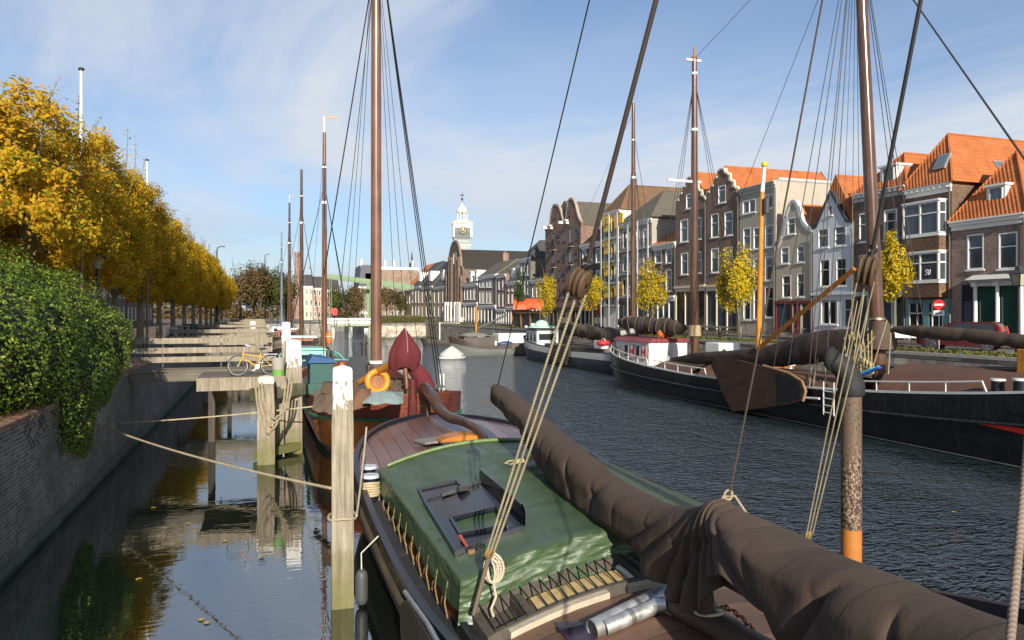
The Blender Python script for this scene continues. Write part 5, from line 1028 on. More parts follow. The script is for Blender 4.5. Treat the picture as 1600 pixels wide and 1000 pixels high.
# cabin
def rz(x): return 1.58+.46*(1-min(1,abs(x)/2.48)**2)
m=MB(); prof=[(-2.5,.6),(2.45,.6),(2.45,rz(2.45)-.02)]+[(x,rz(x)-.03) for x in [2.45-4.95*i/16 for i in range(1,16)]]+[(-2.5,rz(2.48)-.02)]; m.prism(prof,'y',9.32,16.2); m.build('cabin',paint((.02,.03,.022),.5,.3),bg_,30)
m=MB()
for i in range(9): y=9.7+i*.72; m.prism([(y-.02,.72),(y+.5,.72),(y+.42,.98),(y+.06,.98)],'x',-2.53,-2.502)
m.box(-2.56,-2.505,9.35,16.1,.62,.72); m.build('side_boards',paint((.30,.07,.02),.6,.5,6.0),bg_)
# green tarpaulin
tp=thing('tarpaulin','shiny green tarpaulin stretched over the cabin of the nearest barge','tarpaulin',(5,12.8,0)); rows=[]; x0,x1,y0,y1=-2.54,2.5,9.24,16.28; nx,ny=84,110; sx,sy0,sy1=.42,.56,.3; US=np.concatenate([np.linspace(-.42,0,22)[:-1],np.linspace(0,5.04,70),np.linspace(5.04,5.46,14)[1:]]); VS=np.concatenate([np.linspace(-.56,0,40)[:-1],np.linspace(0,7.04,90),np.linspace(7.04,7.34,12)[1:]])
for v in VS:
    row=[]
    for u in US:
        x=x0+u;y=y0+v; ox=max(0,x0-x,x-x1); oy=max(0,y0-y,y-y1); cx=min(max(x,x0),x1); cy=min(max(y,y0),y1); sgx=-1 if x<x0 else 1; sgy=-1 if y<y0 else 1
        hem=1+.22*mnoise.noise(Vector((x*.8,y*.8,3))); d=math.hypot(ox,oy) if (ox>0 and oy>0) else max(ox,oy); z=rz(cx)-d*hem
        n1=mnoise.noise(Vector((x*1.1,y*.5,0)))*.018; z+=n1+(.006*math.sin(y*9+3*mnoise.noise(Vector((x,y,0)))) if d==0 else 0)
        fl=.0
        if d>0: fl=.05+.10*d+.035*mnoise.noise(Vector((x*2.6,y*2.6,z*3)))+.02*mnoise.noise(Vector((x*5+z*4,y*5+z*4,z*5)))+.11*max(0,.22-abs(mnoise.noise(Vector((x*3.2-z*5,y*3.2-z*3,z*4)))))+.06*max(0,.25-abs(mnoise.noise(Vector((x*6+z*8,y*6-z*8,z*6+4)))))+.02*(.5-abs(mnoise.noise(Vector((x*15+z*9,y*15-z*11,z*17)))))
        if ox>0: cx+=sgx*(.04+.1*d+(fl-.05-.1*d)*.35)
        if oy>0: cy+=sgy*fl*1.1
        row.append(Vector((cx,cy-12.8,z)))
    rows.append(row)
TARP=tarp((.052,.088,.040),.38,.16); MB().grid(rows).build('sheet',TARP,tp,70)
m=MB(); m.tube([(x,16.22-12.8,rz(x)+.045) for x in [-2.4+4.8*i/20 for i in range(21)]],.045,8); m.build('ridge_fold',tarp((.12,.17,.06)),tp,True)
# lashings down the cabin side
for i in range(11):
    y=9.8+i*.6; m=MB(); m.tube([(-2.6,y-12.8,1.35),(-2.64,y-12.8+.03,1.05),(-2.57,y-12.8+.12,.75)],.011,5); m.tube([(-2.6,y-12.8,1.3),(-2.62,y-12.8+.3,1.0),(-2.57,y-12.8+.4,.78)],.008,5); m.build('lashing',rope_m((.30,.23,.11)),tp,True)
def PR(px,py,off=0):
    z=1.9
    for _ in range(8): p=PZ(px,py,z); z=rz(p.x-5)+off
    return PZ(px,py,z)
# dark hatch frame lying on the tarpaulin
ht=thing('roof_hatch','dark navy metal hatch frame with square opening on the green tarpaulin','hatch',tuple(PR(735,810))); o_=ht.location.copy(); NV=paint((.006,.008,.015),.2,.2)
q=[PR(663,784,.05),PR(752,758,.05),PR(818,824,.05),PR(713,864,.05)]; h_=[PR(704,812,.05),PR(776,795,.05),PR(791,823,.05),PR(719,837,.05)]
m=MB(o_); dn=Vector((0,0,-.09))
for i in range(4):
    j=(i+1)%4; m.add([q[i],q[j],h_[j],h_[i]],[(0,1,2,3)]); m.add([q[i],q[j],q[j]+dn,q[i]+dn],[(0,1,2,3)]); m.add([h_[i],h_[j],h_[j]+dn,h_[i]+dn],[(0,1,2,3)])
m.build('plate',NV,ht); m=MB(o_)
for i in range(4): m.beam(h_[i]+Vector((0,0,.02)),h_[(i+1)%4]+Vector((0,0,.02)),.05,.05)
for i in (0,2,3): m.beam(q[i]+Vector((0,0,.0)),q[(i+1)%4]+Vector((0,0,.0)),.05,.07)
m.build('rim',paint((.012,.014,.02),.3,.2),ht)
up=Vector((0,0,.26)); sd=(q[2]-q[1]).normalized(); m=MB(o_); a,b=q[1]-sd*.15,q[2]; m.add([a,b,b+up*.85,b-sd*.12+up*1.15,a+up],[(0,1,2,3,4)]); th=Vector((.03,.01,0)); m.add([a+th,b+th,b+th+up*.85,b-sd*.12+th+up*1.15,a+th+up],[(0,1,2,3,4)]); m.add([a+up,a+up+th,b-sd*.12+th+up*1.15,b-sd*.12+up*1.15],[(0,1,2,3)]); m.build('flap',NV,ht)
m=MB(o_); m.beam(PR(690,773,.09),PR(752,752,.09),.09,.05); m.obox(PR(723,763,.1),(.2,.08,.08),rz=.3); m.build('cross_bar',paint((.05,.045,.045),.4,.2),ht)
m=MB(o_); s_=[PR(654,766,.035),PR(713,753,.035),PR(724,765,.035),PR(663,783,.035)]; m.add(s_+[p+dn for p in s_],[(0,1,2,3),(0,1,5,4),(1,2,6,5),(2,3,7,6),(3,0,4,7)]); o2=m.build('small_plate',NV,ht); m=MB(o_)
for i in range(4): m.beam(s_[i]+Vector((0,0,.02)),s_[(i+1)%4]+Vector((0,0,.02)),.05,.05)
m.build('edge',paint((.04,.04,.045),.4,.2),o2)
part('handle',paint((.45,.07,.04),.4,.1),ht,lambda m:(m.tube([PR(719,838,.1)-o_,PR(731,856,.06)-o_],[.03,.02],8)),True); part('hinge',paint((.2,.1,.05),.6,.2),ht,lambda m:(m.obox(PR(736,862,.03)-o_,(.09,.05,.06))))
# slatted skylight and cargo hatch
def hz(x): return 1.02+.5*(1-min(1,abs(x)/2.5)**2)
sk=MB(); n=20
def curved(m,ya,yb,xa,xb,lo,hi,n=24):
    rows=[]
    for i in range(n+1):
        x=xa+(xb-xa)*i/n; z=hz(x); rows.append([Vector((x,ya,z+lo)),Vector((x,ya,z+hi)),Vector((x,yb,z+hi)),Vector((x,yb,z+lo))])
    m.grid(rows,wrap=True,caps=True)
WW=paint((.075,.065,.05),.8,.6,8.0); WW2=paint((.22,.2,.15),.85,.6,10.0)
o=part('skylight',WW,bg_,lambda m:(curved(m,8.42,8.5,-2.45,2.0,-.25,.09),curved(m,9.1,9.18,-2.45,2.0,-.25,.15),[curved(m,8.501,9.099,x,x+.14,-.2,.085,1) for x in (-2.45,-1.95,-.42,-.2,1.35,1.86)],curved(m,8.501,9.099,-2.3,1.9,-.2,-.05)),True)
part('panel',paint((.5,.36,.16),.55,.35,9.0),o,lambda m:(curved(m,8.52,8.86,-1.78,-.5,-.049,.08)),True); part('panel',paint((.5,.36,.16),.55,.35,9.0),o,lambda m:(curved(m,8.52,8.86,.0,1.3,-.049,.08)),True); part('panel',WHITE,o,lambda m:(curved(m,8.52,8.95,-.49,-.43,-.049,.10,2)))
part('grille',IRON,o,lambda m:[m.tube([(x,8.44,hz(x)+.11),(x,8.8,hz(x)+.15),(x,9.16,hz(x)+.165)],.011,5) for x in [-2.35+.135*i for i in range(32)]],True)
part('sill',paint((.42,.36,.27),.8,.35,9.0),o,lambda m:[curved(m,8.29,8.41,a,b,-.05,.07,6) for a,b in ((-2.2,-.9),(-.6,.35),(.5,1.7))],True)
m=MB(); curved(m,1.0,8.28,-2.5,2.5,-.3,0,30); m.build('cargo_hatch',planks((.135,.075,.048),.5,.42,1,.025,.35),bg_,40)
for s_ in (-1,1): part('hatch_coaming',NAVY,bg_,lambda m:m.box(s_*2.57-.05,s_*2.57+.05,1,9.3,.55,1.06))
def PH(px,py,off=0):
    z=1.3
    for _ in range(8): p=PZ(px,py,z); z=hz(p.x-5)+off
    return PZ(px,py,z)
def pipe(label,a,b,r,elbow=None):
    t=thing('pipe',label,'pipe',tuple(a)); pts=[a,b]+([elbow] if elbow else []); m=MB(a); GV=metal((.62,.63,.62),.42,.85); rows=[]
    m.tube([a.lerp(b,i/5) for i in range(6)]+(([b+(elbow-b)*.4+Vector((0,0,.02)),elbow]) if elbow else []),r,18,False); m.tube([a,b],r*.86,18,False); m.build('tube',GV,t,True); d=(b-a).normalized(); o=MB(a); 
    for f_ in (.02,.5): p=a.lerp(b,f_); o.tube([p,p+d*.05],r*1.06,18)
    MB(a).tube([a+d*.012,a+d*.02],r*.86,18).build('bore',DARK,t); o2=MB(a); q_=a.lerp(b,.5); o2.tube([q_,q_+d*.06],r*1.05,18,False); o2.build('band',metal((.5,.5,.48),.3,.9),t,True)
pipe('longer of two galvanised pipes lying on the brown hatch planks',PH(925,983,.1),PH(1052,920,.1),.105); pipe('shorter galvanised pipe with bent end lying on the brown hatch planks',PH(944,981,.09),PH(1018,950,.09),.085,PH(1042,944,.14))
a=PH(1045,938,.13); b=PH(1235,1040,.16); t=thing('spar','dark brown spar with white band and rope loop lying across the hatch beside the pipes','spar',tuple(a)); part('pole',wood((.10,.07,.055),.55,1,'y'),t,lambda m:m.tube([(0,0,0),b-a],[.135,.14],16),True); d=(b-a).normalized(); part('band',WHITE,t,lambda m:m.tube([d*.02,d*.1],.145,16),True)
lp=PH(1108,958,.30); t2=thing('rope_loop','white rope loop resting on the dark spar','rope',tuple(lp)); part('loop',rope_m((.6,.55,.42)),t2,lambda m:m.tube([(.16*math.cos(q_)*(1 if math.cos(q_)<0 else 1.2),.11*math.sin(q_),.02) for q_ in [2*PI*i/20 for i in range(20)]],.016,6,closed=True),True)
# chain over the spar
cp=PH(1130,962,.25); t2=thing('chain','rusty chain hanging over the dark spar','chain',tuple(cp)); m=MB()
for i in range(12):
    f_=i/11; p=Vector((.02*i,-.045*i,.10-.35*f_*f_)); m.ring(p,(1,0,.3) if i%2 else (0,.3,1),.032,.01,10,5)
m.build('links',metal((.25,.11,.05),.6,.6),t2,True)
# flat metal plate on hatch
a=[PH(866,972,.03),PH(905,970,.03),PH(935,998,.03),PH(895,1010,.03)]; t=thing('metal_plate','dark purple metal plate with bar handle on the brown hatch planks','plate',tuple(a[0])); m=MB(a[0]); m.add(a+[p-Vector((0,0,.05)) for p in a],[(0,1,2,3),(0,1,5,4),(1,2,6,5),(2,3,7,6),(3,0,4,7)]); m.build('sheet',paint((.045,.03,.05),.3,.3),t); m=MB(a[0]); m.beam(PH(874,985,.06),PH(912,976,.06),.06,.04); m.build('bar',NV,t)
# bollards, grab rail, leeboard along the port side
for k,(px,py) in enumerate(((577,737),(579,756))):
    p=PZ(px,py,1.42 if k==0 else 1.36)-OF; o=part('bollard',NAVY,bg_,lambda m:(m.cyl((p.x,p.y,.8),(p.x,p.y,1.5),.14,.14,16),),True); part('bollard_cap',paint((.45,.5,.55),.4,.15),o,lambda m:m.cyl((p.x,p.y,1.5),(p.x,p.y,1.56),.19,.18,16),True)
p=PZ(579,762,1.3)-OF; o=part('mooring_turns',rope_m((.55,.45,.28)),bg_,lambda m:[m.ring((p.x,p.y,1.16+.045*i),(0,0.05*i,1),.17+.012*(i%2),.026,20,6) for i in range(6)],True)
part('fender_rope',rope_m((.5,.43,.3)),bg_,lambda m:m.tube(sag(p+Vector((-.1,-.1,1.3)),Vector((1.3-5+.22,12.75,1.55)),.12),.02,6),True)
part('leeboard',wood((.05,.042,.036),.5,1,'y'),bg_,lambda m:m.prism([(4.0,.1),(9.6,.12),(10.3,.45),(10.4,.85),(9.9,1.12),(7.5,1.25),(4,1.3)],'x',-3.16,-3.06)); part('leeboard_rail',metal((.45,.47,.5),.4,.8),bg_,lambda m:m.tube([(-3.11,10.25,1.1),(-3.11,8.8,1.25),(-3.11,5,1.32)],.035,8),True)
# rudder and tiller at the stern
TIL=wood((.065,.036,.026),.3,.8,'y',.5)
pts=smooth([PX(664,606,4.9),PX(677,622,4.9),PX(688,641,4.95),PX(702,652,5.0),PX(722,658,5.1),PX(742,669,5.2),PX(762,690,5.3)],5); m=MB(OF); m.tube(pts,[.19-.10*(i/(len(pts)-1))**1.3 for i in range(len(pts))],10); m.build('tiller',TIL,bg_,True)
part('rudder',wood((.07,.04,.028),.5,1),bg_,lambda m:m.prism([(22.1,-.4),(23.4,-.4),(23.3,1.2),(22.9,2.75),(22.55,2.75),(22.35,1.6)],'x',-.2,-.08),bevel=.02)
p=PZ(712,690,1.72)-OF; part('deck_grating',paint((.2,.18,.15),.8,.5,12.0),bg_,lambda m:m.obox((p.x-.55,p.y+.25,p.z+.02),(.75,.6,.05),rz=.3)); part('stern_hatch',wood((.42,.16,.03),.35,.8,'x'),bg_,lambda m:m.grid([[p+Vector((.15+.62*math.cos(a),-.05+.32*math.sin(a)*0+.28*q,.05+.16*math.sin(a))) for a in [PI*i/12 for i in range(13)]] for q in (-1,1)],caps=True),True)
# boom and furled brown sail
ST=[(774,600,634,5.45,.16),(782,602,640,5.42,.24),(800,614,654,5.35,.29),(830,635,682,5.25,.32),(868,664,742,5.15,.36),(905,690,792,5.0,.38),(942,720,824,4.93,.38),(988,752,844,4.86,.36),(1030,772,868,4.82,.34),(1062,780,900,4.78,.32),(1095,781,932,4.75,.32),(1122,781,952,4.72,.30),(1138,776,962,4.7,.28),(1150,785,945,4.68,.30),(1165,793,895,4.65,.34),(1200,814,888,4.62,.40),(1260,845,950,4.55,.42),(1350,872,1062,4.45,.44),(1420,902,1120,4.4,.44),(1500,936,1150,4.35,.42),(1590,968,1190,4.25,.40),(1720,1005,1240,4.2,.36)]
SP=[]
for px,pt,pb,X,hw in ST:
    a=PX(px,pt,X); b=PX(px,pb,X); k_=min(1,max(0,(px-790)/90)); kk=min(1,a.y/12+.25); SP.append((a.x-5-.10*k_,a.y,a.z-.075*k_*kk*(1-math.exp(-((px-1136)/22)**2)),b.z,hw*(1-.12*k_)))
rows=[]; K=64; NS=560; SPn=np.array(SP); tt=np.linspace(0,len(SP)-1,NS); YP=SP[12][1]
nz=lambda a_,b_,c_:mnoise.noise(Vector((a_,b_,c_)))
for t_ in tt:
    v=[float(np.interp(t_,range(len(SP)),SPn[:,c])) for c in range(5)]; x,y,zt,zb,hw=v; zb=min(zb,zt-.28); L_=17-y; row=[]; ed=min(1,.5+t_*.8); h=zt-zb; ed=min(1,.8+t_*.3)
    op=min(1,max(0,(t_-6.5)/2.5)); op=op*op*(3-2*op)      # 0: closed roll, 1: open drape
    for j in range(K):
        w_=j/(K-1); back=w_<.4; vv=(1-w_/.4) if back else (w_-.4)/.6
        H_=h*((1-.45*op) if back else 1); vz=vv*H_; top=min(1,vv/(.30 if not back else .38)); xx=math.sqrt(max(0,1-(1-top)**2))
        tuck=(1-op)*max(0,(vv-.6)/.4)**1.6; xx=xx*(1-tuck)*(1+op*.22*vv)
        zl=zt-vz; s_=L_; dd=y-YP; al=math.atan2(dd,vz+.10); pk=math.exp(-(dd/1.25)**2); ph=al*8.5+1.0*nz(s_*.8,zl*.6,3)
        sd=3 if back else 0
        fan=((1-abs(math.sin(ph)))**1.7)*pk*min(1,vz*2.2)
        q1=s_*1.7+vz*2.4+1.3*nz(s_*.5,zl*.7,3+sd); q2=s_*3.6-vz*2.2+1.7*nz(s_*.8,zl*.9,8+sd); am=max(0,.45+1.1*nz(s_*.5,zl*.6,11)); am2=max(0,.4+1.1*nz(s_*.7,zl*.8,15)); up=min(1,vz*4)
        cr=(am*(1-abs(math.sin(q1)))**5*.22+am2*(1-abs(math.sin(q2)))**5*.13)*up*(1-.6*pk)
        dsp=.06*nz(s_*1.1+vz,zl*.6,5+sd)+.008*nz(s_*3,zl*2,7)-cr-(.20*fan)*(.4+vv)
        hem=.05*nz(s_*2.3,0,21)*op*vv
        row.append(Vector((x+(1 if back else -1)*(hw*xx+dsp*min(1,.25+1.2*xx))*ed,y+.04*nz(s_*1.3,zl,31),zl+hem-.05*(cr+fan)*(1-vv)*4)))
    rows.append(row)
SAILC=canvas((.078,.054,.040),.85,.3,True); o=MB().grid(rows).build('furled_sail',SAILC,bg_,60); sm_=o.modifiers.new('thickness','SOLIDIFY'); sm_.thickness=.012
m=MB(OF); m.tube([PX(786,628,5.4),PX(900,760,5.0),PX(1040,850,4.8),PX(1200,930,4.62),PX(1500,1060,4.35),PX(1800,1130,4.2)],.12,12); m.build('boom',wood((.16,.1,.05),.5,1,'y'),bg_,True)
m=MB(OF); pk=PX(1138,778,4.7); m.tube([pk+Vector((-.2,.05,-.26)),pk+Vector((-.06,0,.02)),pk+Vector((.07,-.02,.02)),pk+Vector((.16,-.1,-.16))],.014,6); m.ring(pk+Vector((0,0,.03)),(0,1,0),.05,.015,12,5); m.build('sail_strop',rope_m((.36,.30,.2)),o,True)
for px,pt in ((1262,844),): q_=PX(px,pt,4.55)-OF; 0 and part('sail_patch',paint((.55,.52,.45),.7,.15),o,lambda m:m.ball(q_+Vector((.0,0,-.02)),(.09,.06,.03),12,7),True)
# starboard side tarp strip
m=MB(); m.grid([[Vector((2.5+.38*q,y,1.36-.42*q+.04*mnoise.noise(Vector((y*1.5,q*2,0))))) for q in [0,.25,.5,.75,1]] for y in [9.3+i*.35 for i in range(21)]]); m.build('side_cover',tarp((.10,.14,.11)),bg_,True)
# backstays with tackles
mt=thing
def ext(a,b,k): return b+(b-a)*k
def tackle(A,B,Cc,nfall,lowr,upr,dark,low_on=True):
    top=ext(B,Cc,3.2); d=(B-A).normalized(); m=MB(OF); m.tube([B+d*upr*1.4,top],[.028,.02],8); m.build('backstay',dark,bg_,True)
    side=d.cross(Vector((-S,-C,0))).normalized(); face=(-S,-C,0)
    ob=block(bg_,B-OF,d,upr,upr*1.15,None,2,face); 
    if low_on: block(bg_,A-OF,-d,lowr,lowr*1.0,wood((.25,.17,.05),.6,1.2),1,face)
    for k in range(nfall):
        e=(k-(nfall-1)/2); MB(OF).tube([A+d*lowr*.7+side*e*lowr*.55,B-d*upr*.6+side*e*upr*.55],.0155 if lowr<.078 else .012,6).build('fall',TANR if lowr<.078 else rope_m((.26,.22,.14)),bg_,True)
A=P(765,866,9.25);B=P(907,443,8.2);Cc=P(1023,0,7.0); tackle(A,B,Cc,3,.075,.175,paint((.045,.03,.022),.6,.3))
ft=P(740,960,9.15); m=MB(OF); m.tube([A,A.lerp(ft,.5),ft],.028,7); m.build('chain_pendant',paint((.12,.09,.06),.7,.4),bg_,True)
m=MB(OF)
for k in range(7):
    c=A+Vector((-.02+.02*k,.02*k,-.16)); m.tube([c+Vector((.085*math.sin(q_)*(1+.12*k)*(1 if k%2 else -.6)+.05*math.sin(q_/2),.02*k,-.30*(1-math.cos(q_))/2*(1+.06*k)+.1)) for q_ in [2*PI*i/16 for i in range(16)]],.014,5,closed=True)
m.tube([A+Vector((.05,0,-.35)),A+Vector((.09,.02,-.55)),A+Vector((.03,.03,-.7)),A+Vector((.06,.02,-.8))],.016,6); m.build('rope_hank',rope_m((.62,.52,.4)),bg_,True)
A=P(1264,838,11.2);B=P(1356,424,10.4);Cc=P(1438,0,9.2); tackle(A,B,Cc,3,.08,.22,WIRE); ft=P(1262,870,11.2); m=MB(OF); m.tube([A,ft],.03,7); m.build('chain_pendant',DARK,bg_,True)
m=MB(OF); a=PX(777,606,5.4); m.tube([a,ext(a,P(921,0,12.5),2.4)],[.014,.012],5); m.build('topping_lift',WIRE,bg_,True)
m=MB(OF); a=PX(1139,778,4.7); b=P(1182,560,7.7); c=P(1285,0,7.2); m.tube([a,b,c,ext(b,c,3)],.010,5); m.build('lazy_line',paint((.06,.045,.035),.7,.2),bg_,True)
m=MB(OF); a=P(1606,700,2.95); b=P(1578,1005,2.72); m.tube([ext(b,a,2.2),a,b,ext(a,b,.75)],.0165,10); rp=m.build('halyard',rope_m((.24,.185,.15)),bg_,True)
# cleat and yellow rope on the tarpaulin
q_=PR(822,722,.05); t=thing('rope_coil','pale yellow rope bundle with loose loop lying on the green tarpaulin','rope',tuple(q_)); part('bundle',rope_m((.5,.45,.2)),t,lambda m:m.tube([(-.28,-.1,.03),(0,0,.06),(.4,.12,.05)],.05,8),True); part('loop',rope_m((.5,.42,.22)),t,lambda m:m.tube([(-.05,.0,.05),(-.35,-.02,.05),(-.5,-.2,.05),(-.42,-.32,.05),(-.2,-.22,.05),(.1,-.12,.06),(.35,-.12,.06)],.016,6),True)
# fender
p=P(565,915,12.55); t=thing('fender','grey cylindrical fender hanging between the white headed post and the barge','fender',(p.x,p.y,0)); part('body',paint((.055,.06,.06),.55,.3),t,lambda m:m.lathe((0,0,0),[(.05,.04),(.09,.08),(.11,.16),(.11,.52),(.09,.6),(.04,.64)],16),True); part('cord',rope_m((.6,.58,.5)),t,lambda m:(m.tube([(0,0,.63),(.0,.05,.9),(.3,.1,1.15)],.012,6)),True)
# mast step out of frame
mast(bg_,.5,1.6,.9,21,.2,.12,MAST_DK)
# ---------------------------------------------------------------- red brown barge behind
b2=thing('sailing_barge','red brown barge with green striped bow and the tallest brown mast','boat',(4.55,0,0)); O2=Vector((4.55,0,0))
H2=Hull(b2,23.9,45.5,2.75,[(23.9,2.42),(26,2.15),(30,1.75),(35,1.5),(41,1.7),(45.5,2.1)],5.2,5,wood((.42,.145,.03),.3,.7,'y',.5),wood((.2,.06,.035),.35,.7,'y'),planks((.13,.08,.05),.6,.2,0,.05),bul=.4,rake=(.5,.3),n=46,low=paint((.03,.02,.018),.6,.3))
for sd in (0,1):
    m=MB(); rw=[]
    for r,y in zip(H2.rows,H2.ys):
        p=r[1] if sd==0 else r[-2]; p0=r[0] if sd==0 else r[-1]; p2=r[2] if sd==0 else r[-3]; e=Vector(((-.02 if sd==0 else .02),-.02 if y<26 else 0,0)); rw.append([p.lerp(p0,.9)+e,p.lerp(p2,.3)+e,p.lerp(p2,.6)+e])
    m.grid(rw); m.build('bulwark_band',wood((.20,.055,.032),.3,.7,'y',.5),b2,60)
    m=MB(); m.tube([(r[1] if sd==0 else r[-2]).lerp(r[2] if sd==0 else r[-3],.62)+Vector(((-.04 if sd==0 else .04),-.03 if y<26 else 0,0)) for r,y in zip(H2.rows,H2.ys)],.06,7); m.build('green_stripe',paint((.02,.16,.07),.4,.15),b2,True)
part('stem_post',wood((.12,.035,.03),.3,.6),b2,lambda m:m.tube([(0,23.95,-.3),(0,23.6,.8),(0,23.33,1.9),(0,23.25,2.9)],[.12,.13,.14,.13],8),True)
part('stem_studs',metal((.6,.4,.35),.4,.5),b2,lambda m:[m.ball((s*.07,23.2+.04*k*.3,2.8-.11*k),.022,6,4) for k in range(9) for s in (-1,1)],True)
part('stem_fitting',paint((.02,.22,.09),.4,.1),b2,lambda m:(m.obox((0,23.45,1.55),(.34,.3,.3)),m.beam((-.3,23.62,1.45),(.3,23.62,1.45),.1,.12)))
for px,py in ((613,642),(651,641)): p=PY(px,py,24.6)-O2; part('hawse_hole',metal((.2,.2,.2),.4,.7),b2,lambda m:m.ring((p.x,p.y-.55,p.z),(0,1,.1),.10,.035,16,6),True)
m=MB(O2); m.tube(sag(PY(613,642,24.0),PY(578,668,24.9),.03),.022,6); m.tube([PY(566,632,25.6),PY(583,690,24.9)],.03,6); m.build('fender_pole',rope_m((.5,.3,.12)),b2,True)
# mast
MB_,tp_=mast(b2,4.2-4.55,28.9,1.4,21,.215,.17,MAST_BR,collars=((3.05,.12,WHITE),))
part('tabernacle',paint((.07,.05,.04),.6,.5,9.0),b2,lambda m:(m.box(-.35-.36,-.35-.24,28.6,29.2,1.3,3.0),m.box(-.35+.24,-.35+.36,28.6,29.2,1.3,3.0),m.cyl((-.35,28.55,2.5),(-.35,28.55,2.95),.38,.3,14),m.ring((-.35,28.62,2.75),(0,1,0),.2,.06,16,6)),True)
# red sail cover on the bowsprit end, furled jib, bowsprit
c=PY(632,546,24.6)-O2
def cov(d): return 1+.10*mnoise.noise(Vector((d.x*2.2,d.y*2.2,d.z*1.2)))+.05*math.sin(6*math.atan2(d.y,d.x))
m=MB(); rows=[]
for i in range(15):
    f_=i/14; z=.72-1.36*f_; r=[.02,.08,.14,.21,.27,.33,.385,.43,.47,.495,.50,.49,.48,.45,.41][i]; rows.append([Vector((c.x+r*math.cos(a)*(1+.10*math.cos(4*a+.6)+.05*math.sin(7*a+f_*5)+.06*mnoise.noise(Vector((math.cos(a)*2,math.sin(a)*2,f_*5)))),c.y+r*.8*math.sin(a)*(1+.10*math.cos(4*a+.6)+.05*math.sin(7*a)),c.z+z+.07*math.sin(3*a+.5)*(f_>.8))) for a in [2*PI*j/36 for j in range(36)]])
m.grid(rows,wrap=True,caps=True); rc=m.build('jib_cover',canvas((.11,.020,.023),.85,.8),b2,60)
m=MB(); m.tube([c+Vector((.02,-.41*q,.72-1.3*(k/8)))*1 if False else Vector((c.x+.03,c.y-[.03,.16,.3,.37,.4,.41,.40,.38,.34][k],c.z+.72-1.3*k/8)) for k,q in enumerate([0]*9)],.012,5); m.build('seam',paint((.4,.2,.18),.8,.1),rc,True)
bundle('furled_jib',b2,[c+Vector((.15,.1,-.4)),PY(660,590,24.6)-O2,PY(672,618,24.6)-O2],.27,canvas((.12,.02,.024)),3,24,14,.2,.1,False)
m=MB(O2); m.tube([PY(552,603,26.2),PY(614,566,24.7)],[.11,.12],12); m.build('bowsprit',VARN,b2,True)
part('forestay_fitting',wood((.15,.06,.03),.4),b2,lambda m:(m.cyl(PY(633,572,24.4)-O2,PY(636,608,24.2)-O2,.09,.07,10),),True)
# windlass clutter
m=MB(O2)
for k in range(6):
    p=PY(612+k*7,598+4*(k%2),25.5); m.ring(p,(.3,1,.2*k),.16,.03,14,5); m.cyl(p-Vector((0,0,.5)),p+Vector((0,0,.1)),.04,None,6)
m.build('windlass',paint((.10,.07,.05),.6,.5,9.0),b2,True)
rl=PY(653,640,25)
# life ring
p=PY(590,596,25.2); t=thing('life_ring','bright orange life ring with brown centre on the bow of the red brown barge','life ring',tuple(p)); part('ring',paint((.85,.24,.01),.45,.08),t,lambda m:m.ring((0,0,0),(.1,-1,.15),.34,.105,32,12),True); part('backing',wood((.30,.14,.08),.6),t,lambda m:m.cyl((0,.05,0),(-.01,.1,-.01),.3,None,24),True)
# covers
def cloth(name,parent,pts,mat,seed,amp=.06,nu=20,nv=14,off=Vector((0,0,0)),label=None,thick=.0):
    a,b,c,d=[Vector(p) for p in pts]; rows=[]
    for j in range(nv+1):
        row=[]
        for i in range(nu+1):
            u,v=i/nu,j/nv; p=(a*(1-u)+b*u)*(1-v)+(d*(1-u)+c*u)*v; k=mnoise.noise(Vector((p.x*1.6+seed,p.y*1.6,p.z*1.6)))+.5*mnoise.noise(Vector((p.x*4+seed,p.y*4,p.z*4)))
            row.append(p-off+Vector((0,0,amp*k+amp*2.2*math.sin(PI*u)*math.sin(PI*v))))
        rows.append(row)
    return MB().grid(rows).build(name,mat,parent,True)
TAN=canvas((.16,.115,.08),.9,.5); lbl=[('tan canvas cover over the port bow of the red brown barge',[PZ(488,640,2.0),PZ(545,655,2.0),PZ(548,612,2.6),PZ(492,608,2.4)]),('brown canvas cover behind the white headed near post',[PZ(500,612,2.5),PZ(560,622,2.5),PZ(560,596,3.0),PZ(505,594,2.9)]),('rust brown folded canvas beside the life ring',[PZ(546,640,2.3),PZ(580,632,2.4),PZ(580,606,2.7),PZ(552,608,2.7)])]
for k,(lb,pp) in enumerate(lbl): t=thing('canvas_cover',lb,'cover',tuple(pp[0])); cloth('sheet',t,pp,TAN if k<2 else canvas((.2,.1,.06)),k*3.1,.09,off=pp[0])
pp=[PZ(566,632,2.45),PZ(630,630,2.45),PZ(630,612,2.6),PZ(575,614,2.6)]; t=thing('plastic_sheet','glossy pale green and white plastic sheet on the bow beneath the life ring','cover',tuple(pp[0])); cloth('sheet',t,pp,tarp((.25,.33,.30),.2,.5),9,.08,off=pp[0])
pp=[PZ(545,590,2.6),PZ(574,600,2.6),PZ(578,556,3.5),PZ(560,552,3.5)]; t=thing('canvas_cover','charcoal tent shaped cover left of the tallest mast foot','cover',tuple(pp[0])); cloth('sheet',t,[Vector((2.6,29,2.0)),Vector((4.0,28.2,2.0)),Vector((3.9,29.6,3.35)),Vector((3.3,29.9,3.25))],canvas((.05,.055,.06)),5,.05,off=pp[0])
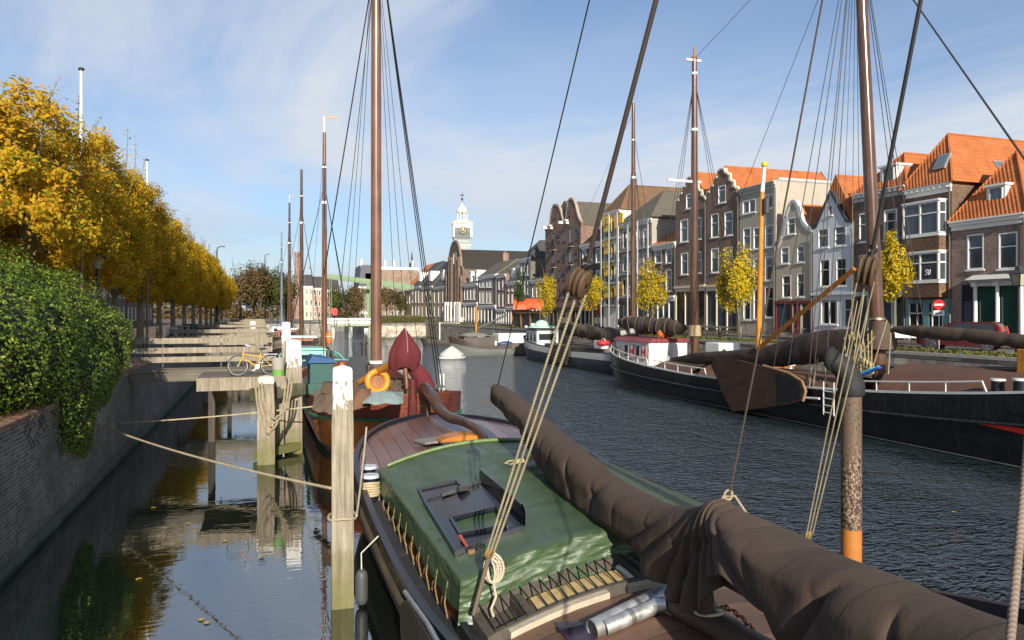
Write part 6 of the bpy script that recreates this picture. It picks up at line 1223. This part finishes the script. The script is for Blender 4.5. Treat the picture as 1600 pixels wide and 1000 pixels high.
# teal deckhouse with blue cover
DH=paint((.012,.075,.065),.5,.25); x0=PY(484,HY,31.5).x-4.55; x1=PY(520,HY,31.5).x-4.55
part('deckhouse',DH,b2,lambda m:(m.box(x0,x0+1.0,31.5,33.3,1.5,2.95),m.box(x0-.15,x1+.75,31.2,33.5,1.5,2.1)),bevel=.03)
o=part('deckhouse_cover',paint((.015,.07,.2),.6,.2),b2,lambda m:m.prism([(x0-.08,2.95),(x0+1.1,2.95),(x0+1.0,3.08),(x0+.1,3.25)],'y',31.4,33.4)); part('stovepipe',DARK,b2,lambda m:(m.cyl((x0+2.05,30.2,1.6),(x0+2.05,30.2,3.75),.11,None,12),m.cyl((x0+2.05,30.2,3.75),(x0+2.05,30.2,3.85),.15,None,12)),True)
# rigging of the tallest mast
def L2(a,b,r=.016,mat=WIRE,nm='shroud'): MB(O2).tube([a,b],r,5).build(nm,mat,b2,True)
top=Vector((4.2,28.9,20.5))
for px,py,X in ((688,604,7.2),(692,606,7.15),(683,600,7.2)): L2(top,PX(px,py,X),.022)
for px,py in ((506,430),(520,560)): L2(Vector((4.2,28.9,19)),P(px,py,31),.026 if py<500 else .014)
for px in (606,622,640): L2(top+Vector((0,0,-1)),PX(px+16,575,4.6+.015*(px-600)),.010,nm='halyard')
for px,py in ((551,500),(538,520)): L2(top,P(px,py,40),.012,nm='halyard')
for px in (688,693): m=MB(O2); q_=PX(px,602,7.2); m.cyl(q_,q_+Vector((0,0,.5)),.05,None,8); m.cyl(q_-Vector((0,0,.45)),q_-Vector((0,0,.1)),.05,None,8); m.build('deadeye',paint((.6,.6,.57),.6,.1),b2,True)
m=MB(O2); m.tube([PX(617,600,4.9)+Vector((0,0,.4)),PY(700,626,25.5)],.02,6); m.build('lashing',TANR,b2,True)
# ---------------------------------------------------------------- other moored barges on the left
def barge(name,label,x,y0,L,B,hm,cap,mx,my,top,mm,cabins=(),boom=None,vane=None,sheer=None,r=.2,rake=None,group=None,rz=0,low=None,loc=None,cross=None):
    t=thing(name,label,'boat',loc or (x,y0,0),rz,group); sh=sheer or [(0,2.2),(L*.2,1.6),(L*.5,1.35),(L*.8,1.6),(L,2.1)]
    Hx=Hull(t,0,L,B,sh,L*.2,L*.2,hm,cap,planks((.16,.11,.07),.7,.25,0,.05),bul=.3,n=30,low=low)
    if my is not None:
        mo,tp=mast(t,mx,my,1.0,top,r,r*.55,mm,collars=((top*.72,.18,WHITE),(top*.86,.12,WHITE)))
        if vane: part('pole_head',WHITE,mo,lambda m:m.cyl((mx,my,top),(mx,my,top+1.1),.06,.05,8),True); part('vane',paint((.35,.22,.08),.5,.1),mo,lambda m:(m.prism([(my*0,0),(1.2,.12),(1.15,.3),(.1,.42)],'y',-.02,.02)) if False else m.obox((mx+.45,my,top+1.05),(.9,.04,.12)))
        for s in (-1,1):
            for q in (-.6,.1,.8): MB().tube([(mx,my,top*.80),(s*B,my+q-.4,Hx.z(my))],.016,5).build('shroud',WIRE,t,True)
        MB().tube([(mx,my,top*.9),(0,.2,Hx.z(0))],.02,5).build('forestay',WIRE,t,True); MB().tube([(mx,my,top*.97),(0,L-.3,Hx.z(L))],.012,5).build('backstay',WIRE,t,True)
        for q in (.15,.3,-.2): MB().tube([(mx,my,top*(.75+q*.3)),(mx+q*2,my+q*2.5,2.0)],.010,5).build('halyard',TANR,t,True)
        if cross: MB().beam((mx-1.3,my,cross),(mx+1.3,my,cross),.1,.12).build('crosstree',WHITE,t)
    for k,(xa,xb,ya,yb,h,cm,rm_) in enumerate(cabins):
        zb=min(Hx.z((ya+yb)/2),1.6)-.3; o=part('cabin',cm,t,lambda m:m.box(xa,xb,ya,yb,zb,zb+h),bevel=.03); part('cabin_roof',rm_,o,lambda m:m.prism([(xa-.12,zb+h),(xb+.12,zb+h),(xb-.1,zb+h+.14),(xa+.1,zb+h+.14)],'y',ya-.12,yb+.12))
        nw=max(1,int((yb-ya)/1.1))
        for i in range(nw): part('porthole',GLASS[0],o,lambda m:(m.box(xa-.02,xa-.003,ya+.3+i*1.1,ya+.85+i*1.1,zb+h*.4,zb+h*.8)))
        part('front_window',GLASS[0],o,lambda m:m.box(xa+.25,xb-.25,ya-.02,ya-.003,zb+h*.45,zb+h*.8))
    if boom: bundle('furled_sail',t,[(mx,my+boom[2]*.4,boom[0]),(mx,my+boom[2]*boom[1]*.5,boom[0]-.25),(mx,my+boom[2]*boom[1],boom[0]+.2)],.36,boom[3] if len(boom)>3 else BRSAIL,my,40,12)
    return t,Hx
BLUEH=hullpaint((.02,.05,.09),.35); 
barge('sailing_barge','teal topped barge moored behind the red brown one, mast with golden wind vane',3.6,47,17,2.4,BLUEH,paint((.2,.5,.45),.4,.15),.35,4.0,17.2,MAST_BR,[(-2.0,.2,.8,3.0,1.4,paint((.25,.55,.48),.4,.15),paint((.2,.45,.4),.5,.1)),(-1,1.1,9,13,1.2,WHITE,paint((.3,.1,.08),.6,.2))],(2.7,9,1,canvas((.06,.05,.045))),True,r=.2)
barge('sailing_barge','dark barge with two white collars on its brown mast, third from the near post',3.4,68,19,2.5,hullpaint((.03,.03,.03),.35),paint((.3,.27,.2),.5,.2),.35,9.5,19.6,MAST_DK,[(-1.3,1.3,1.5,5,1.5,paint((.28,.12,.05),.4,.2),WHITE),(-1.2,1.2,12,15,1.1,WHITE,DARK)],(2.9,8,1),None,r=.22)
barge('sailing_barge','far dark barge with bent head to its slim mast',3.2,98,22,2.6,hullpaint((.05,.04,.03),.4),paint((.3,.2,.1),.5,.2),.4,10,20.6,MAST_DK,[(-1.3,1.3,2,6,1.6,paint((.3,.05,.04),.4,.2),WHITE)],(3,9,1),True,r=.24)
barge('sailing_barge','farthest barge with thin blue and white mast before the olive trees',2.8,122,22,2.6,hullpaint((.04,.05,.06),.4),WHITE,.3,10,19,paint((.15,.2,.25),.4,.2),[(-1.3,1.3,3,8,1.7,WHITE,paint((.1,.2,.3),.5,.2))],None,None,r=.2)
p=PY(514,527,50.5); t=thing('life_jacket','orange life jackets hung on the mast of the teal topped barge','life jacket',tuple(p)); part('vest',paint((.8,.16,.03),.6,.1),t,lambda m:m.ball((0,-.1,0),(.2,.14,.42),12,8,lambda d:1+.12*math.sin(5*d.z)),True); part('strap',WHITE,t,lambda m:m.ring((0,-.1,.05),(0,0,1),.21,.025,18,5),True)
p=PY(470,523,50); t=thing('dinghy_cover','small orange and white covered tender beside the white headed second post','dinghy',(p.x,p.y,1.75)); part('cover',paint((.75,.25,.05),.5,.1),t,lambda m:m.ball((0,0,.55),(.6,.9,.22),14,8),True); part('hull',WHITE,t,lambda m:m.ball((0,0,.3),(.65,1.1,.28),14,8),True)
# ---------------------------------------------------------------- big black ship on the right
kp=thing('sailing_ship','long black two masted sailing ship with brown leeboard, white rails and red bow stripe','boat',(25.6,10,0)); OK=Vector((25.6,10,0))
BLK=hullpaint((.010,.011,.013),.22,.35,.12,(.05,.075,.06)); WR=paint((.55,.55,.53),.4,.15)
HK=Hull(kp,0,39.4,2.75,[(0,3.3),(5,2.75),(9,2.25),(14,1.85),(20,1.62),(26,1.55),(32,1.75),(36,2.15),(39.4,2.6)],6.5,5.5,BLK,WR,planks((.12,.075,.05),.65,.3,0,.04),bul=.32,n=70,rake=(.9,.6),rub=hullpaint((.016,.017,.02),.3),ruby=.42,capw=.10)
def strip(name,lv0,lv1,mat,y0,y1,sd=0,e=.012,taper=False):
    rw=[]
    for r,y in zip(HK.rows,HK.ys):
        if y0<=y<=y1:
            zt=HK.z(y); def_=lambda z:None
            def atz(z):
                for a,b in zip(r[:7],r[1:7]):
                    if b.z<=z<=a.z: return a.lerp(b,(a.z-z)/(a.z-b.z+1e-6))
                return r[6]
            z0,z1=lv0(y),lv1(y); rw.append([atz(z0+(z1-z0)*q)+Vector((-e,0,0)) for q in (0,.5,1)])
    MB().grid(rw).build(name,mat,kp,60)
strip('waterline',lambda y:.075,lambda y:.03,paint((.35,.36,.35),.6,.3),1,39,e=.02)
z0=lambda y:1.40-.02*(y-2); strip('red_stripe',lambda y:1.36+.0*y,lambda y:1.36-.42*max(0,(9.3-y)/5.5),paint((.65,.015,.012),.35,.1),2.5,9.25)
def KX(px,py,X): return PX(px,py,X)-OK
# white rails with stanchions along the port side
def rail(ya,yb,h=.36,n=None):
    m=MB(); n=n or max(3,int((yb-ya)/1.3)); pts=[]
    def e(y): 
        return -2.75*HK.f(y)+.06
    pts.append(Vector((e(ya),ya,HK.z(ya)+.03)))
    for i in range(n*3+1): y=ya+.15+(yb-ya-.3)*i/(n*3); pts.append(Vector((e(y),y,HK.z(y)+h)))
    pts.append(Vector((e(yb),yb,HK.z(yb)+.03))); m.tube(pts,.032,6)
    for i in range(1,n): y=ya+(yb-ya)*i/n; m.cyl((e(y),y,HK.z(y)),(e(y),y,HK.z(y)+h),.026,None,6)
    m.build('hand_rail',WR,kp,True)
rail(31,37.6,.42); rail(24.6,30.4,.42); rail(8.2,14.4,.38)
# masts
mA=KX(1085,555,25.5); mB=KX(1376,590,25.5)
zA=PX(1085,92,25.5).z; MA,tA=mast(kp,mA.x,mA.y,1.4,zA,.27,.15,MAST_DK,collars=((PX(1085,205,25.5).z,.15,WHITE),(zA-1.0,.15,WHITE)))
part('truck',wood((.3,.16,.06),.5),MA,lambda m:m.lathe((mA.x,mA.y,0),[(.16,zA),(.2,zA+.1),(.1,zA+.25),(.06,zA+.7),(.02,zA+.8)],10),True); [part('yard',WHITE,MA,lambda m:m.beam((mA.x-a_,mA.y,z_),(mA.x+.45,mA.y,z_),.14,.14)) for a_,z_ in ((.6,zA-.1),(1.9,PX(1085,284,25.5).z))]
part('mast_coat',rope_m((.4,.3,.17)),MA,lambda m:m.cyl((mA.x,mA.y,PX(1085,525,25.5).z),(mA.x,mA.y,PX(1085,508,25.5).z),.42,.36,12),True)
MBm,tB=mast(kp,mB.x,mB.y,1.3,24.5,.30,.2,MAST_DK,lean=(-.55,.85),collars=((PX(1376,500,25.5).z,.1,metal((.5,.4,.3),.4)),))
part('mast_coat',canvas((.08,.055,.042)),kp,lambda m:m.lathe((mB.x,mB.y,0),[(.30,PX(1376,502,25.5).z),(.55,PX(1376,520,25.5).z),(.62,PX(1376,545,25.5).z),(.52,PX(1376,548,25.5).z)],14),True)
def W(a,b,r=.02,nm='shroud',mat=WIRE): MB().tube([a,b],r,5).build(nm,mat,kp,True)
for dx in (-1.0,-.3,.5): 
    W(Vector((tA.x,tA.y,zA-1.2)),Vector((-2.6,mA.y+dx+1.0,1.9)),.016); W(Vector((tA.x,tA.y,zA-1.2)),Vector((2.6,mA.y+dx-1.2,1.9)),.016)
W(Vector((tA.x,tA.y,zA)),KX(1172,0,25.5)+ (KX(1172,0,25.5)-Vector((tA.x,tA.y,zA)))*.6,.014,'topmast_stay')
def fromtop(px0,px1,py1,X,r=.018,nm='shroud',mat=WIRE):
    b=KX(px1,py1,X); W(Vector((tB.x,tB.y,23.2)),b,r,nm,mat)
for px,py,X in ((1228,600,23.0),(1262,600,22.95),(1270,604,22.95),(1289,606,22.95),(1205,596,23.1)): fromtop(0,px,py,X,.02)
for px,py,X in ((1450,545,28.2),(1440,540,28.2),(1425,540,28.2)): fromtop(0,px,py,X,.018)
fromtop(0,1062,552,25.4,.014,'topping_lift'); fromtop(0,1310,560,25.0,.012,'halyard'); fromtop(0,1330,560,25.2,.012,'halyard',TANR); fromtop(0,1345,560,25.3,.012,'halyard')
for dz,px in ((0,1600),(.0,1604)): a=Vector((tB.x,tB.y,22.6+dz)); W(a,KX(px,246 if px==1600 else 262,25.6)+(KX(px,246,25.6)-a)*.9,.026,'forestay')
# brown covered boom aft of the tall mast
cov=canvas((.058,.042,.036),.85,.45)
bundle('furled_mainsail',kp,[KX(1345,524,25.3),KX(1270,538,25.3),KX(1200,554,25.3),KX(1120,557,25.3),KX(1050,562,25.3)],.42,cov,2.2,90,24,.10,.55,False,rf=lambda f:1.75-1.0*min(1,f*1.7))
W(KX(1335,420,24.9),KX(1183,546,25.0),.115,'gaff',VARN)
bundle('furled_mizzen',kp,[KX(1070,512,25.5),KX(1030,508,25.5),KX(968,502,25.5)],.48,canvas((.075,.056,.042)),4.1,44,14,.3,.4)
bundle('furled_jib',kp,[KX(1396,514,25.6),KX(1440,518,25.6),KX(1520,524,25.6),KX(1610,535,25.6),KX(1700,546,25.6)],.26,canvas((.075,.055,.042)),6.5,50,14,.16,.1,False)
# hatch with brown tarpaulin amidships and forward
def hatch(ya,yb,z,hw,lab,mat):
    rows=[]
    for j in range(31):
        y=ya+(yb-ya)*j/30; rows.append([Vector((hw*x,y,z-.62*abs(x)**2.0+.035*mnoise.noise(Vector((x*2,y*1.3,0)))-(0 if abs(x)<1 else .45))) for x in (-1.001,-1,-.75,-.5,-.25,0,.25,.5,.75,1,1.001)])
    MB().grid(rows).build(lab,mat,kp,50)
BTP=canvas((.115,.062,.045),.7,.3)
hatch(3.5,13.6,2.95,2.0,'hatch_cover',BTP); hatch(16.5,27,2.15,1.9,'hatch_cover',canvas((.14,.075,.05),.8,.3)); hatch(28,32.5,1.95,1.8,'hatch_cover',canvas((.11,.065,.045),.8,.3))
part('ridge_pole',MAST_DK,kp,lambda m:m.tube([(mB.x+.1,13.2,2.75),(0,3,3.35)],.14,10),True)
# wheelhouse and second deck box
ca,cb_,cc,cd=24.1-25.6,27-25.6,43-10,47.8-10
o=part('wheelhouse',WHITE,kp,lambda m:m.box(ca,cb_,cc,cd,1.4,3.1),bevel=.03); part('wheelhouse_roof',paint((.22,.03,.035),.5,.2),o,lambda m:m.prism([(ca-.15,3.1),(cb_+.15,3.1),(cb_-.2,3.34),(ca+.2,3.34)],'y',cc-.15,cd+.15))
RS=paint((.38,.03,.03),.5,.1)
for k,y in enumerate((cc+.7,cc+1.45,cc+2.3,cc+3.1)):
    if k%2:
        wdw=part('window',WHITE,o,lambda m:m.box(ca-.04,ca-.003,y-.32,y+.32,1.95,2.9)); part('pane',GLASS[0],wdw,lambda m:m.box(ca-.055,ca-.041,y-.24,y+.24,2.03,2.82))
    else:
        sh=part('shutter',RS,o,lambda m:m.box(ca-.05,ca-.003,y-.3,y+.3,1.95,2.9)); part('hourglass',WHITE,sh,lambda m:(m.add([(ca-.056,y-.28,1.97),(ca-.056,y+.28,1.97),(ca-.056,y,2.42)],[(0,1,2)]),m.add([(ca-.056,y-.28,2.88),(ca-.056,y+.28,2.88),(ca-.056,y,2.43)],[(0,1,2)])))
part('door',paint((.5,.5,.48),.5,.1),o,lambda m:m.box(ca+1.0,ca+1.75,cc-.04,cc-.003,1.5,2.9))
part('deck_box',WHITE,kp,lambda m:m.box(-.1,1.35,27.2,28.6,1.5,3.25),bevel=.03)
part('porthole',DARK,kp,lambda m:m.cyl((.25,27.18,2.75),(.25,27.2,2.75),.16,None,14))
for k,(px,py,c) in enumerate(((1000,512,(.3,.3,.3)),(985,515,(.35,.33,.3)))):
    p=KX(px,py+6,25.6); t=thing('canvas_roll','grey canvas roll on the red wheelhouse roof, '+('right one' if k==0 else 'left one'),'roll',tuple(p+OK)); part('roll',canvas(c),t,lambda m:m.tube([(-.6,.4,0),(0,.1,.08),(.6,-.3,0)],[.2,.26,.2],12),True); part('strap',DARK,t,lambda m:m.ring((0,.1,.08),(1,-.4,0),.27,.02,16,5),True)
p=KX(1036,522,25.4)+OK; t=thing('buoy','orange canvas covered buoy on the red wheelhouse roof','buoy',tuple(p)); part('body',paint((.7,.14,.01),.5,.1),t,lambda m:m.ball((0,0,0),(.42,.42,.3),14,8),True); part('cord',TANR,t,lambda m:m.ring((0,0,0),(0,1,0),.38,.02,18,5),True)
p=KX(943,536,24.5)+OK; t=thing('life_raft','red covered horseshoe buoy at the stern of the black ship','buoy',tuple(p)); part('body',paint((.5,.02,.03),.5,.1),t,lambda m:m.ball((0,0,0),(.55,.45,.25),14,8),True); part('strap',WHITE,t,lambda m:m.ring((0,0,0),(1,0,0),.35,.03,18,5),True)
part('rudder',paint((.02,.02,.022),.5,.2),kp,lambda m:m.prism([(39.2,-.4),(40.6,-.4),(40.5,.9),(39.9,2.4),(39.6,2.4)],'x',-.1,.1))
part('deck_locker',paint((.05,.045,.04),.7,.4,6.0),kp,lambda m:m.box(-1.9,-1.2,36.8,37.8,1.9,2.6),bevel=.03); part('steering_post',DARK,kp,lambda m:m.cyl((.2,37.2,1.8),(.2,37.2,3.0),.14,None,10),True)
# leeboard
lb=[(33.2,2.62),(33.5,2.25),(32.6,1.1),(31.7,.06),(29.6,.45),(27.2,.98),(26.6,1.2),(26.45,1.65),(26.7,2.0),(27.5,2.28),(29.3,2.5),(31.2,2.68)]
o=part('leeboard',wood((.055,.03,.021),.6,.8,'y',.2),kp,lambda m:m.prism([(a-10,b) for a,b in lb],'x',-3.12,-2.96),bevel=.02)
part('edge_band',wood((.3,.18,.08),.6,1,'y'),o,lambda m:m.tube([(-3.04,a-10,b) for a,b in ((26.6,1.15),(26.42,1.6),(26.65,2.02),(27.5,2.31),(29.3,2.53))],.06,6),True)
part('strap',paint((.012,.012,.013),.4,.2),o,lambda m:m.prism([(26.7-10,1.25),(26.6-10,1.65),(26.8-10,1.95),(27.5-10,2.2),(28.2-10,2.25),(28.1-10,.85)],'x',-3.14,-3.121))
# boarding ladder, ropes and coils by the mast
part('ladder',WR,kp,lambda m:([m.cyl((-2.9,y,.7),(-2.9,y,2.1),.03,None,6) for y in (14.9,15.5)],[m.cyl((-2.9,14.9,z),(-2.9,15.5,z),.025,None,6) for z in (.8,1.1,1.4,1.7)]),True)
part('side_float',WR,kp,lambda m:(m.tube([(-2.95,15.7,1.35),(-2.95,17.2,1.25)],.05,8),),True)
for k in range(9):
    p=KX(1322+k*5,566+3*(k%3),24.4); m=MB(); m.ring(p,(.6,-1,.05*k),.17,.035,16,6); m.ring(p+Vector((.03,0,-.12)),(.5,-1,.1),.2,.03,16,6); m.tube([p+Vector((0,0,.1)),p+Vector((.1*math.sin(k),.1,1.1+.2*(k%3)))],.022,5); m.build('rope_hank',rope_m((.5,.4,.2)),kp,True)
for k,(a,b) in enumerate((((1340,470),(1322,560)),((1350,460),(1334,562)),((1362,452),(1343,560)),((1372,520),(1342,556)),((1386,500),(1362,580)),((1392,520),(1388,585)),((1318,540),(1310,600)),((1290,560),(1288,640)),((1278,560),(1266,630)),((1268,570),(1264,612)))): W(KX(a[0],a[1],24.2),KX(b[0],b[1],23.6),.026,'running_rope',TANR)
p=KX(1354,588,23.3)+OK; t=thing('surfboard','bright blue and turquoise board propped on the black ship rail','board',tuple(p)); m=MB(); m.obox((0,0,.15),(.3,1.25,.1),rz=R(15),rx=R(-24)); m.build('board',paint((.02,.09,.4),.3,.1),t,bevel=.04); m=MB(); m.obox((-.06,-.02,.215),(.13,1.2,.03),rz=R(15),rx=R(-24)); m.build('band',paint((.05,.5,.6),.3,.1),t)
for px in (1559,1594):
    p=KX(px,604,23.6); o=part('bollard',NAVY,kp,lambda m:m.cyl((p.x,p.y,p.z-.35),(p.x,p.y,p.z+.2),.2,.2,16),True); part('bollard_cap',WR,o,lambda m:m.cyl((p.x,p.y,p.z+.2),(p.x,p.y,p.z+.27),.24,.23,16),True)
p=KX(1394,585,25); part('winch',paint((.05,.03,.025),.5,.4,8.0),kp,lambda m:(m.cyl(p+Vector((-.3,.2,-.2)),p+Vector((.5,.2,-.2)),.35,None,14),m.ring(p+Vector((.3,.2,-.2)),(1,0,0),.5,.06,18,6),m.box(p.x-.35,p.x-.2,p.y,p.y+.4,p.z-.9,p.z+.4)),True)
p=KX(1604,548,25.8); part('deck_cabin',wood((.5,.22,.03),.4,.8),kp,lambda m:m.box(p.x-.5,p.x+1.6,p.y-2.4,p.y,2.2,3.75),bevel=.03)
# ---------------------------------------------------------------- small boats further along on the right
oc=thing('sailing_boat','small boat with orange varnished mast and golden ball behind the black ship','boat',(29.4,36,0)); Hull(oc,0,11,1.5,[(0,2.0),(5,1.4),(11,1.8)],3,3,wood((.4,.16,.03),.35,.7,'y'),WHITE,planks((.3,.2,.1),.6,.15,0,.05),bul=.25,n=24)
mp=PX(1184,540,29.4)-Vector((29.4,36,0)); tpz=PX(1191,262,29.4).z; zw=PX(1189,300,29.4).z; ln=.22
part('mast',ORW,oc,lambda m:m.tube([(0,mp.y,1.0),(0,mp.y-ln*2,zw)],[.19,.13],12),True); part('mast_head',WHITE,oc,lambda m:m.tube([(0,mp.y-ln*2,zw),(0,mp.y-ln*3,tpz)],[.13,.10],12),True); part('ball',paint((.7,.45,.02),.3,.05),oc,lambda m:m.ball((0,mp.y-ln*3,tpz+.15),.2,12,8),True); part('lantern',DARK,oc,lambda m:m.cyl((.1,mp.y-.7,PX(1196,326,29.4).z-.3),(.1,mp.y-.7,PX(1196,310,29.4).z),.22,None,10))
part('cover',paint((.75,.3,.02),.5,.15),oc,lambda m:m.ball((-.35,mp.y+.3,1.75),(.4,.7,.75),14,8),True); part('tank',paint((.02,.05,.06),.5,.2),oc,lambda m:m.box(-.9,.5,mp.y+1.4,mp.y+2.8,1.2,2.5))
# white hulled boat with mint dome
tc_,Hc=barge('sailing_barge','grey white banded dark barge with mint domed wheelhouse behind the black ship',29.3,49,31,2.0,hullpaint((.035,.04,.05),.35),DARK,0,5.9,PX(991,160,29.3).z,MAST_DK,[(-1.4,1.1,25,28.5,1.9,paint((.5,.55,.55),.5,.1),DARK)],None,None,[(0,2.1),(6,1.7),(16,1.5),(25,1.8),(31,2.6)],r=.24)
rw=[]
for r,y in zip(Hc.rows,Hc.ys): rw.append([r[0]+Vector((-.015,0,-.05)),r[1]+Vector((-.02,0,0)),r[1].lerp(r[2],.7)+Vector((-.02,0,0))])
MB().grid(rw).build('white_band',paint((.42,.42,.40),.5,.25),tc_,60); rw=[[r[-1]+Vector((.015,0,-.05)),r[-2]+Vector((.02,0,0)),r[-2].lerp(r[-3],.7)+Vector((.02,0,0))] for r in Hc.rows]; MB().grid(rw).build('white_band',paint((.42,.42,.40),.5,.25),tc_,60)
part('dome',paint((.4,.6,.5),.4,.1),tc_,lambda m:m.lathe((-.2,26.7,3.45),[(1.5,0),(1.45,.1),(.8,.25),(.72,.5),(.45,.75),(.1,.85)],16),True)
bundle('furled_sail',tc_,[(0,7.2,3.1),(0,14,3.3),(0,22,3.7)],.55,canvas((.10,.075,.055)),8.3,44,14,.3,.3); part('leeboard',wood((.075,.05,.035),.6,.8,'y'),tc_,lambda m:m.prism([(14.1,1.85),(14.3,1.1),(14.9,.15),(17.5,.3),(18.9,.9),(18.7,1.8),(16.5,2.0)],'x',-2.3,-2.16)); part('hatch',canvas((.12,.09,.07)),tc_,lambda m:m.box(-1.3,1.3,9,23,1.2,1.9),bevel=.05); part('deck_box',WHITE,tc_,lambda m:m.box(-1.0,.3,10,11.5,1.5,2.6),bevel=.03)
# grey barge lying across
td=thing('sailing_barge','pale grey barge lying broadside near the far quay with grey boom tent','boat',(31.6,85,0),R(90)); Hd=Hull(td,0,10.4,1.9,[(0,2.0),(2,1.45),(5,1.15),(8,1.4),(10.4,2.4)],3,3.2,hullpaint((.13,.135,.13),.5,.5,.3,(.05,.045,.04)),wood((.12,.07,.04),.6,1,'y'),planks((.2,.15,.1),.7,.2,0,.05),bul=.25,n=30)
rw=[]
for r in Hd.rows: rw.append([r[0]+Vector((-.015,0,.0)),r[1]+Vector((-.02,0,0)),r[1].lerp(r[2],.6)+Vector((-.02,0,0))])
MB().grid(rw).build('dark_band',paint((.045,.032,.025),.6,.4,5.0),td,60); rw=[[r[-1]+Vector((.015,0,0)),r[-2]+Vector((.02,0,0)),r[-2].lerp(r[-3],.6)+Vector((.02,0,0))] for r in Hd.rows]; MB().grid(rw).build('dark_band',paint((.045,.032,.025),.6,.4,5.0),td,60)
cloth('boom_tent',td,[Vector((-1.5,9.4,2.4)),Vector((-1.3,5.2,2.2)),Vector((1.3,5.2,2.2)),Vector((1.5,9.4,2.4))],canvas((.21,.20,.18)),2,.16); part('boom_tent_side',canvas((.10,.09,.08)),td,lambda m:m.box(-1.4,1.4,5.4,9.2,1.2,2.2)); part('cabin',WHITE,td,lambda m:m.box(-1.3,1.3,.9,4.9,.9,2.6),bevel=.03); part('mast',ORW,td,lambda m:m.cyl((.4,7.2,1),(.4,7.2,5.9),.12,.1,10),True); part('boom',paint((.06,.08,.07),.5,.2),td,lambda m:m.tube([(.4,7.0,3.2),(.5,3.2,4.9)],.13,8),True); part('dodger',paint((.02,.05,.14),.5,.1),td,lambda m:m.ball((-1.2,4.0,1.35),(.4,1.1,.4),12,8),True); part('leeboard',wood((.13,.11,.09),.6,.8,'y'),td,lambda m:m.prism([(1.2,1.55),(1.9,.2),(2.6,.05),(3.6,1.0),(3.5,1.5)],'x',-2.08,-1.94)); part('deck_gear',paint((.07,.06,.05),.8,.4,8.0),td,lambda m:m.box(-1.5,.4,.3,.85,1.0,1.7),bevel=.05); part('fore_hatch',paint((.6,.6,.57),.5,.1),td,lambda m:m.box(-.5,.5,4.7,5.2,1.1,1.7))
p=PY(706,HY,80); t=thing('tent_boat','small white tent shaped covered dinghy in front of the grey barge','dinghy',(p.x,p.y,0),R(20)); t.scale=(1.45,1.0,.82); part('cover',paint((.48,.48,.46),.7,.1),t,lambda m:m.grid([[Vector((q*math.cos(a)*1.0,q*math.sin(a)*1.3,z)) for a in [2*PI*i/10 for i in range(10)]] for q,z in ((.95,.05),(1.0,.55),(.55,1.15),(.08,1.65))],wrap=True,caps=True),35); part('tube',paint((.5,.5,.48),.5,.1),t,lambda m:m.ring((0,0,.12),(0,0,1),1.05,.16,24,8),True)
p=P(690,HY,116); t=thing('work_boat','low dark flat work boat by the pale fender piles','boat',(p.x,p.y,0),R(80)); Hull(t,-3,3,1.2,[(-3,1.1),(0,.8),(3,1.1)],1,1,hullpaint((.05,.04,.035),.5),DARK,planks((.1,.08,.06),.8,.2,0,.05),bul=.2,n=16)
p=PX(862,HY,28); 
# house boat with flat timber frame roof behind the grey barge
p=PX(788,HY,30.2); t=thing('jetty_shelter','timber framed shelter with dark panels behind the grey barge','shelter',(33.0,p.y-6,RQ)); part('frame',wood((.2,.11,.04),.7),t,lambda m:(m.box(-.1,.1,0,11,2.0,2.25),[m.box(-.1,.1,q,q+.22,0,2.0) for q in (0,3.6,7.2,10.78)])); part('panel',paint((.05,.05,.05),.6,.3),t,lambda m:m.box(.12,.3,0,11,.2,1.9))
# ---------------------------------------------------------------- steel mooring pole on the near right
p=P(1330,HY,12.4); t=thing('mooring_pole','flaking steel mooring pole with black bent cap and orange foot','mooring post',(p.x,p.y,0)); part('shaft',rustpole(),t,lambda m:m.cyl((0,0,-1.2),(0,0,3.7),.165,.165,24),True)
Q=lambda px,py:P(px,py,12.4)-Vector((p.x,p.y,0)); CAPM=paint((.014,.015,.015),.75,.4,5.0)
part('cap_sleeve',CAPM,t,lambda m:m.lathe((0,0,0),[(.19,3.62),(.215,3.66),(.21,3.86),(.17,3.9)],22),True)
def capm(m):
    a=Q(1331,608); b=Q(1327,590); c=Q(1318,576); d=Q(1308,567); e=Q(1300,561); m.tube(smooth([a,b,c,d,e],5),[.21-.05*i/20 for i in range(21)],20)
part('cap_neck',CAPM,t,capm,True); part('cap_mouth',paint((.008,.008,.008),.8,.2),t,lambda m:m.ball(Q(1299,561),(.15,.10,.21),18,12),True)
# ---------------------------------------------------------------- floating leaves
G=random.Random(3); LM=leaves(((.4,.22,.04),(.5,.35,.06),(.3,.14,.03)),.1)
for k,(px,py,c) in enumerate(((397,745,'pale leaf afloat below the post reflections'),(371,624,0),(487,432,0),(315,968,'orange leaf afloat near the bottom left'),(240,793,0),(295,818,0),(323,973,0),(560,760,0),(1490,800,'golden leaf afloat on the rippled water below the red stripe'),(470,597,0),(418,690,0),(216,905,0),(352,845,0),(549,821,'cluster of orange leaves afloat beside the foot of the near post'))):
    if py<560: continue
    k_=.62
    p=PZ(px,py,.012); m=MB(); a=G.uniform(0,6.28); n=6; rr=[.07,.045,.065,.035,.06,.04]; m.add([(0,0,.012)]+[(rr[i]*math.cos(a+i*PI/3)*1.1,rr[i]*math.sin(a+i*PI/3),.004+.01*(i%2)) for i in range(6)],[(0,i+1,(i+1)%6+1) for i in range(6)]); o=m.build('floating_leaf',LM); o.location=p; tag(o,c if c else 'small yellow brown leaf afloat on the calm water by the left wall','leaf','leaves afloat on the canal')
# gull free sky: nothing more
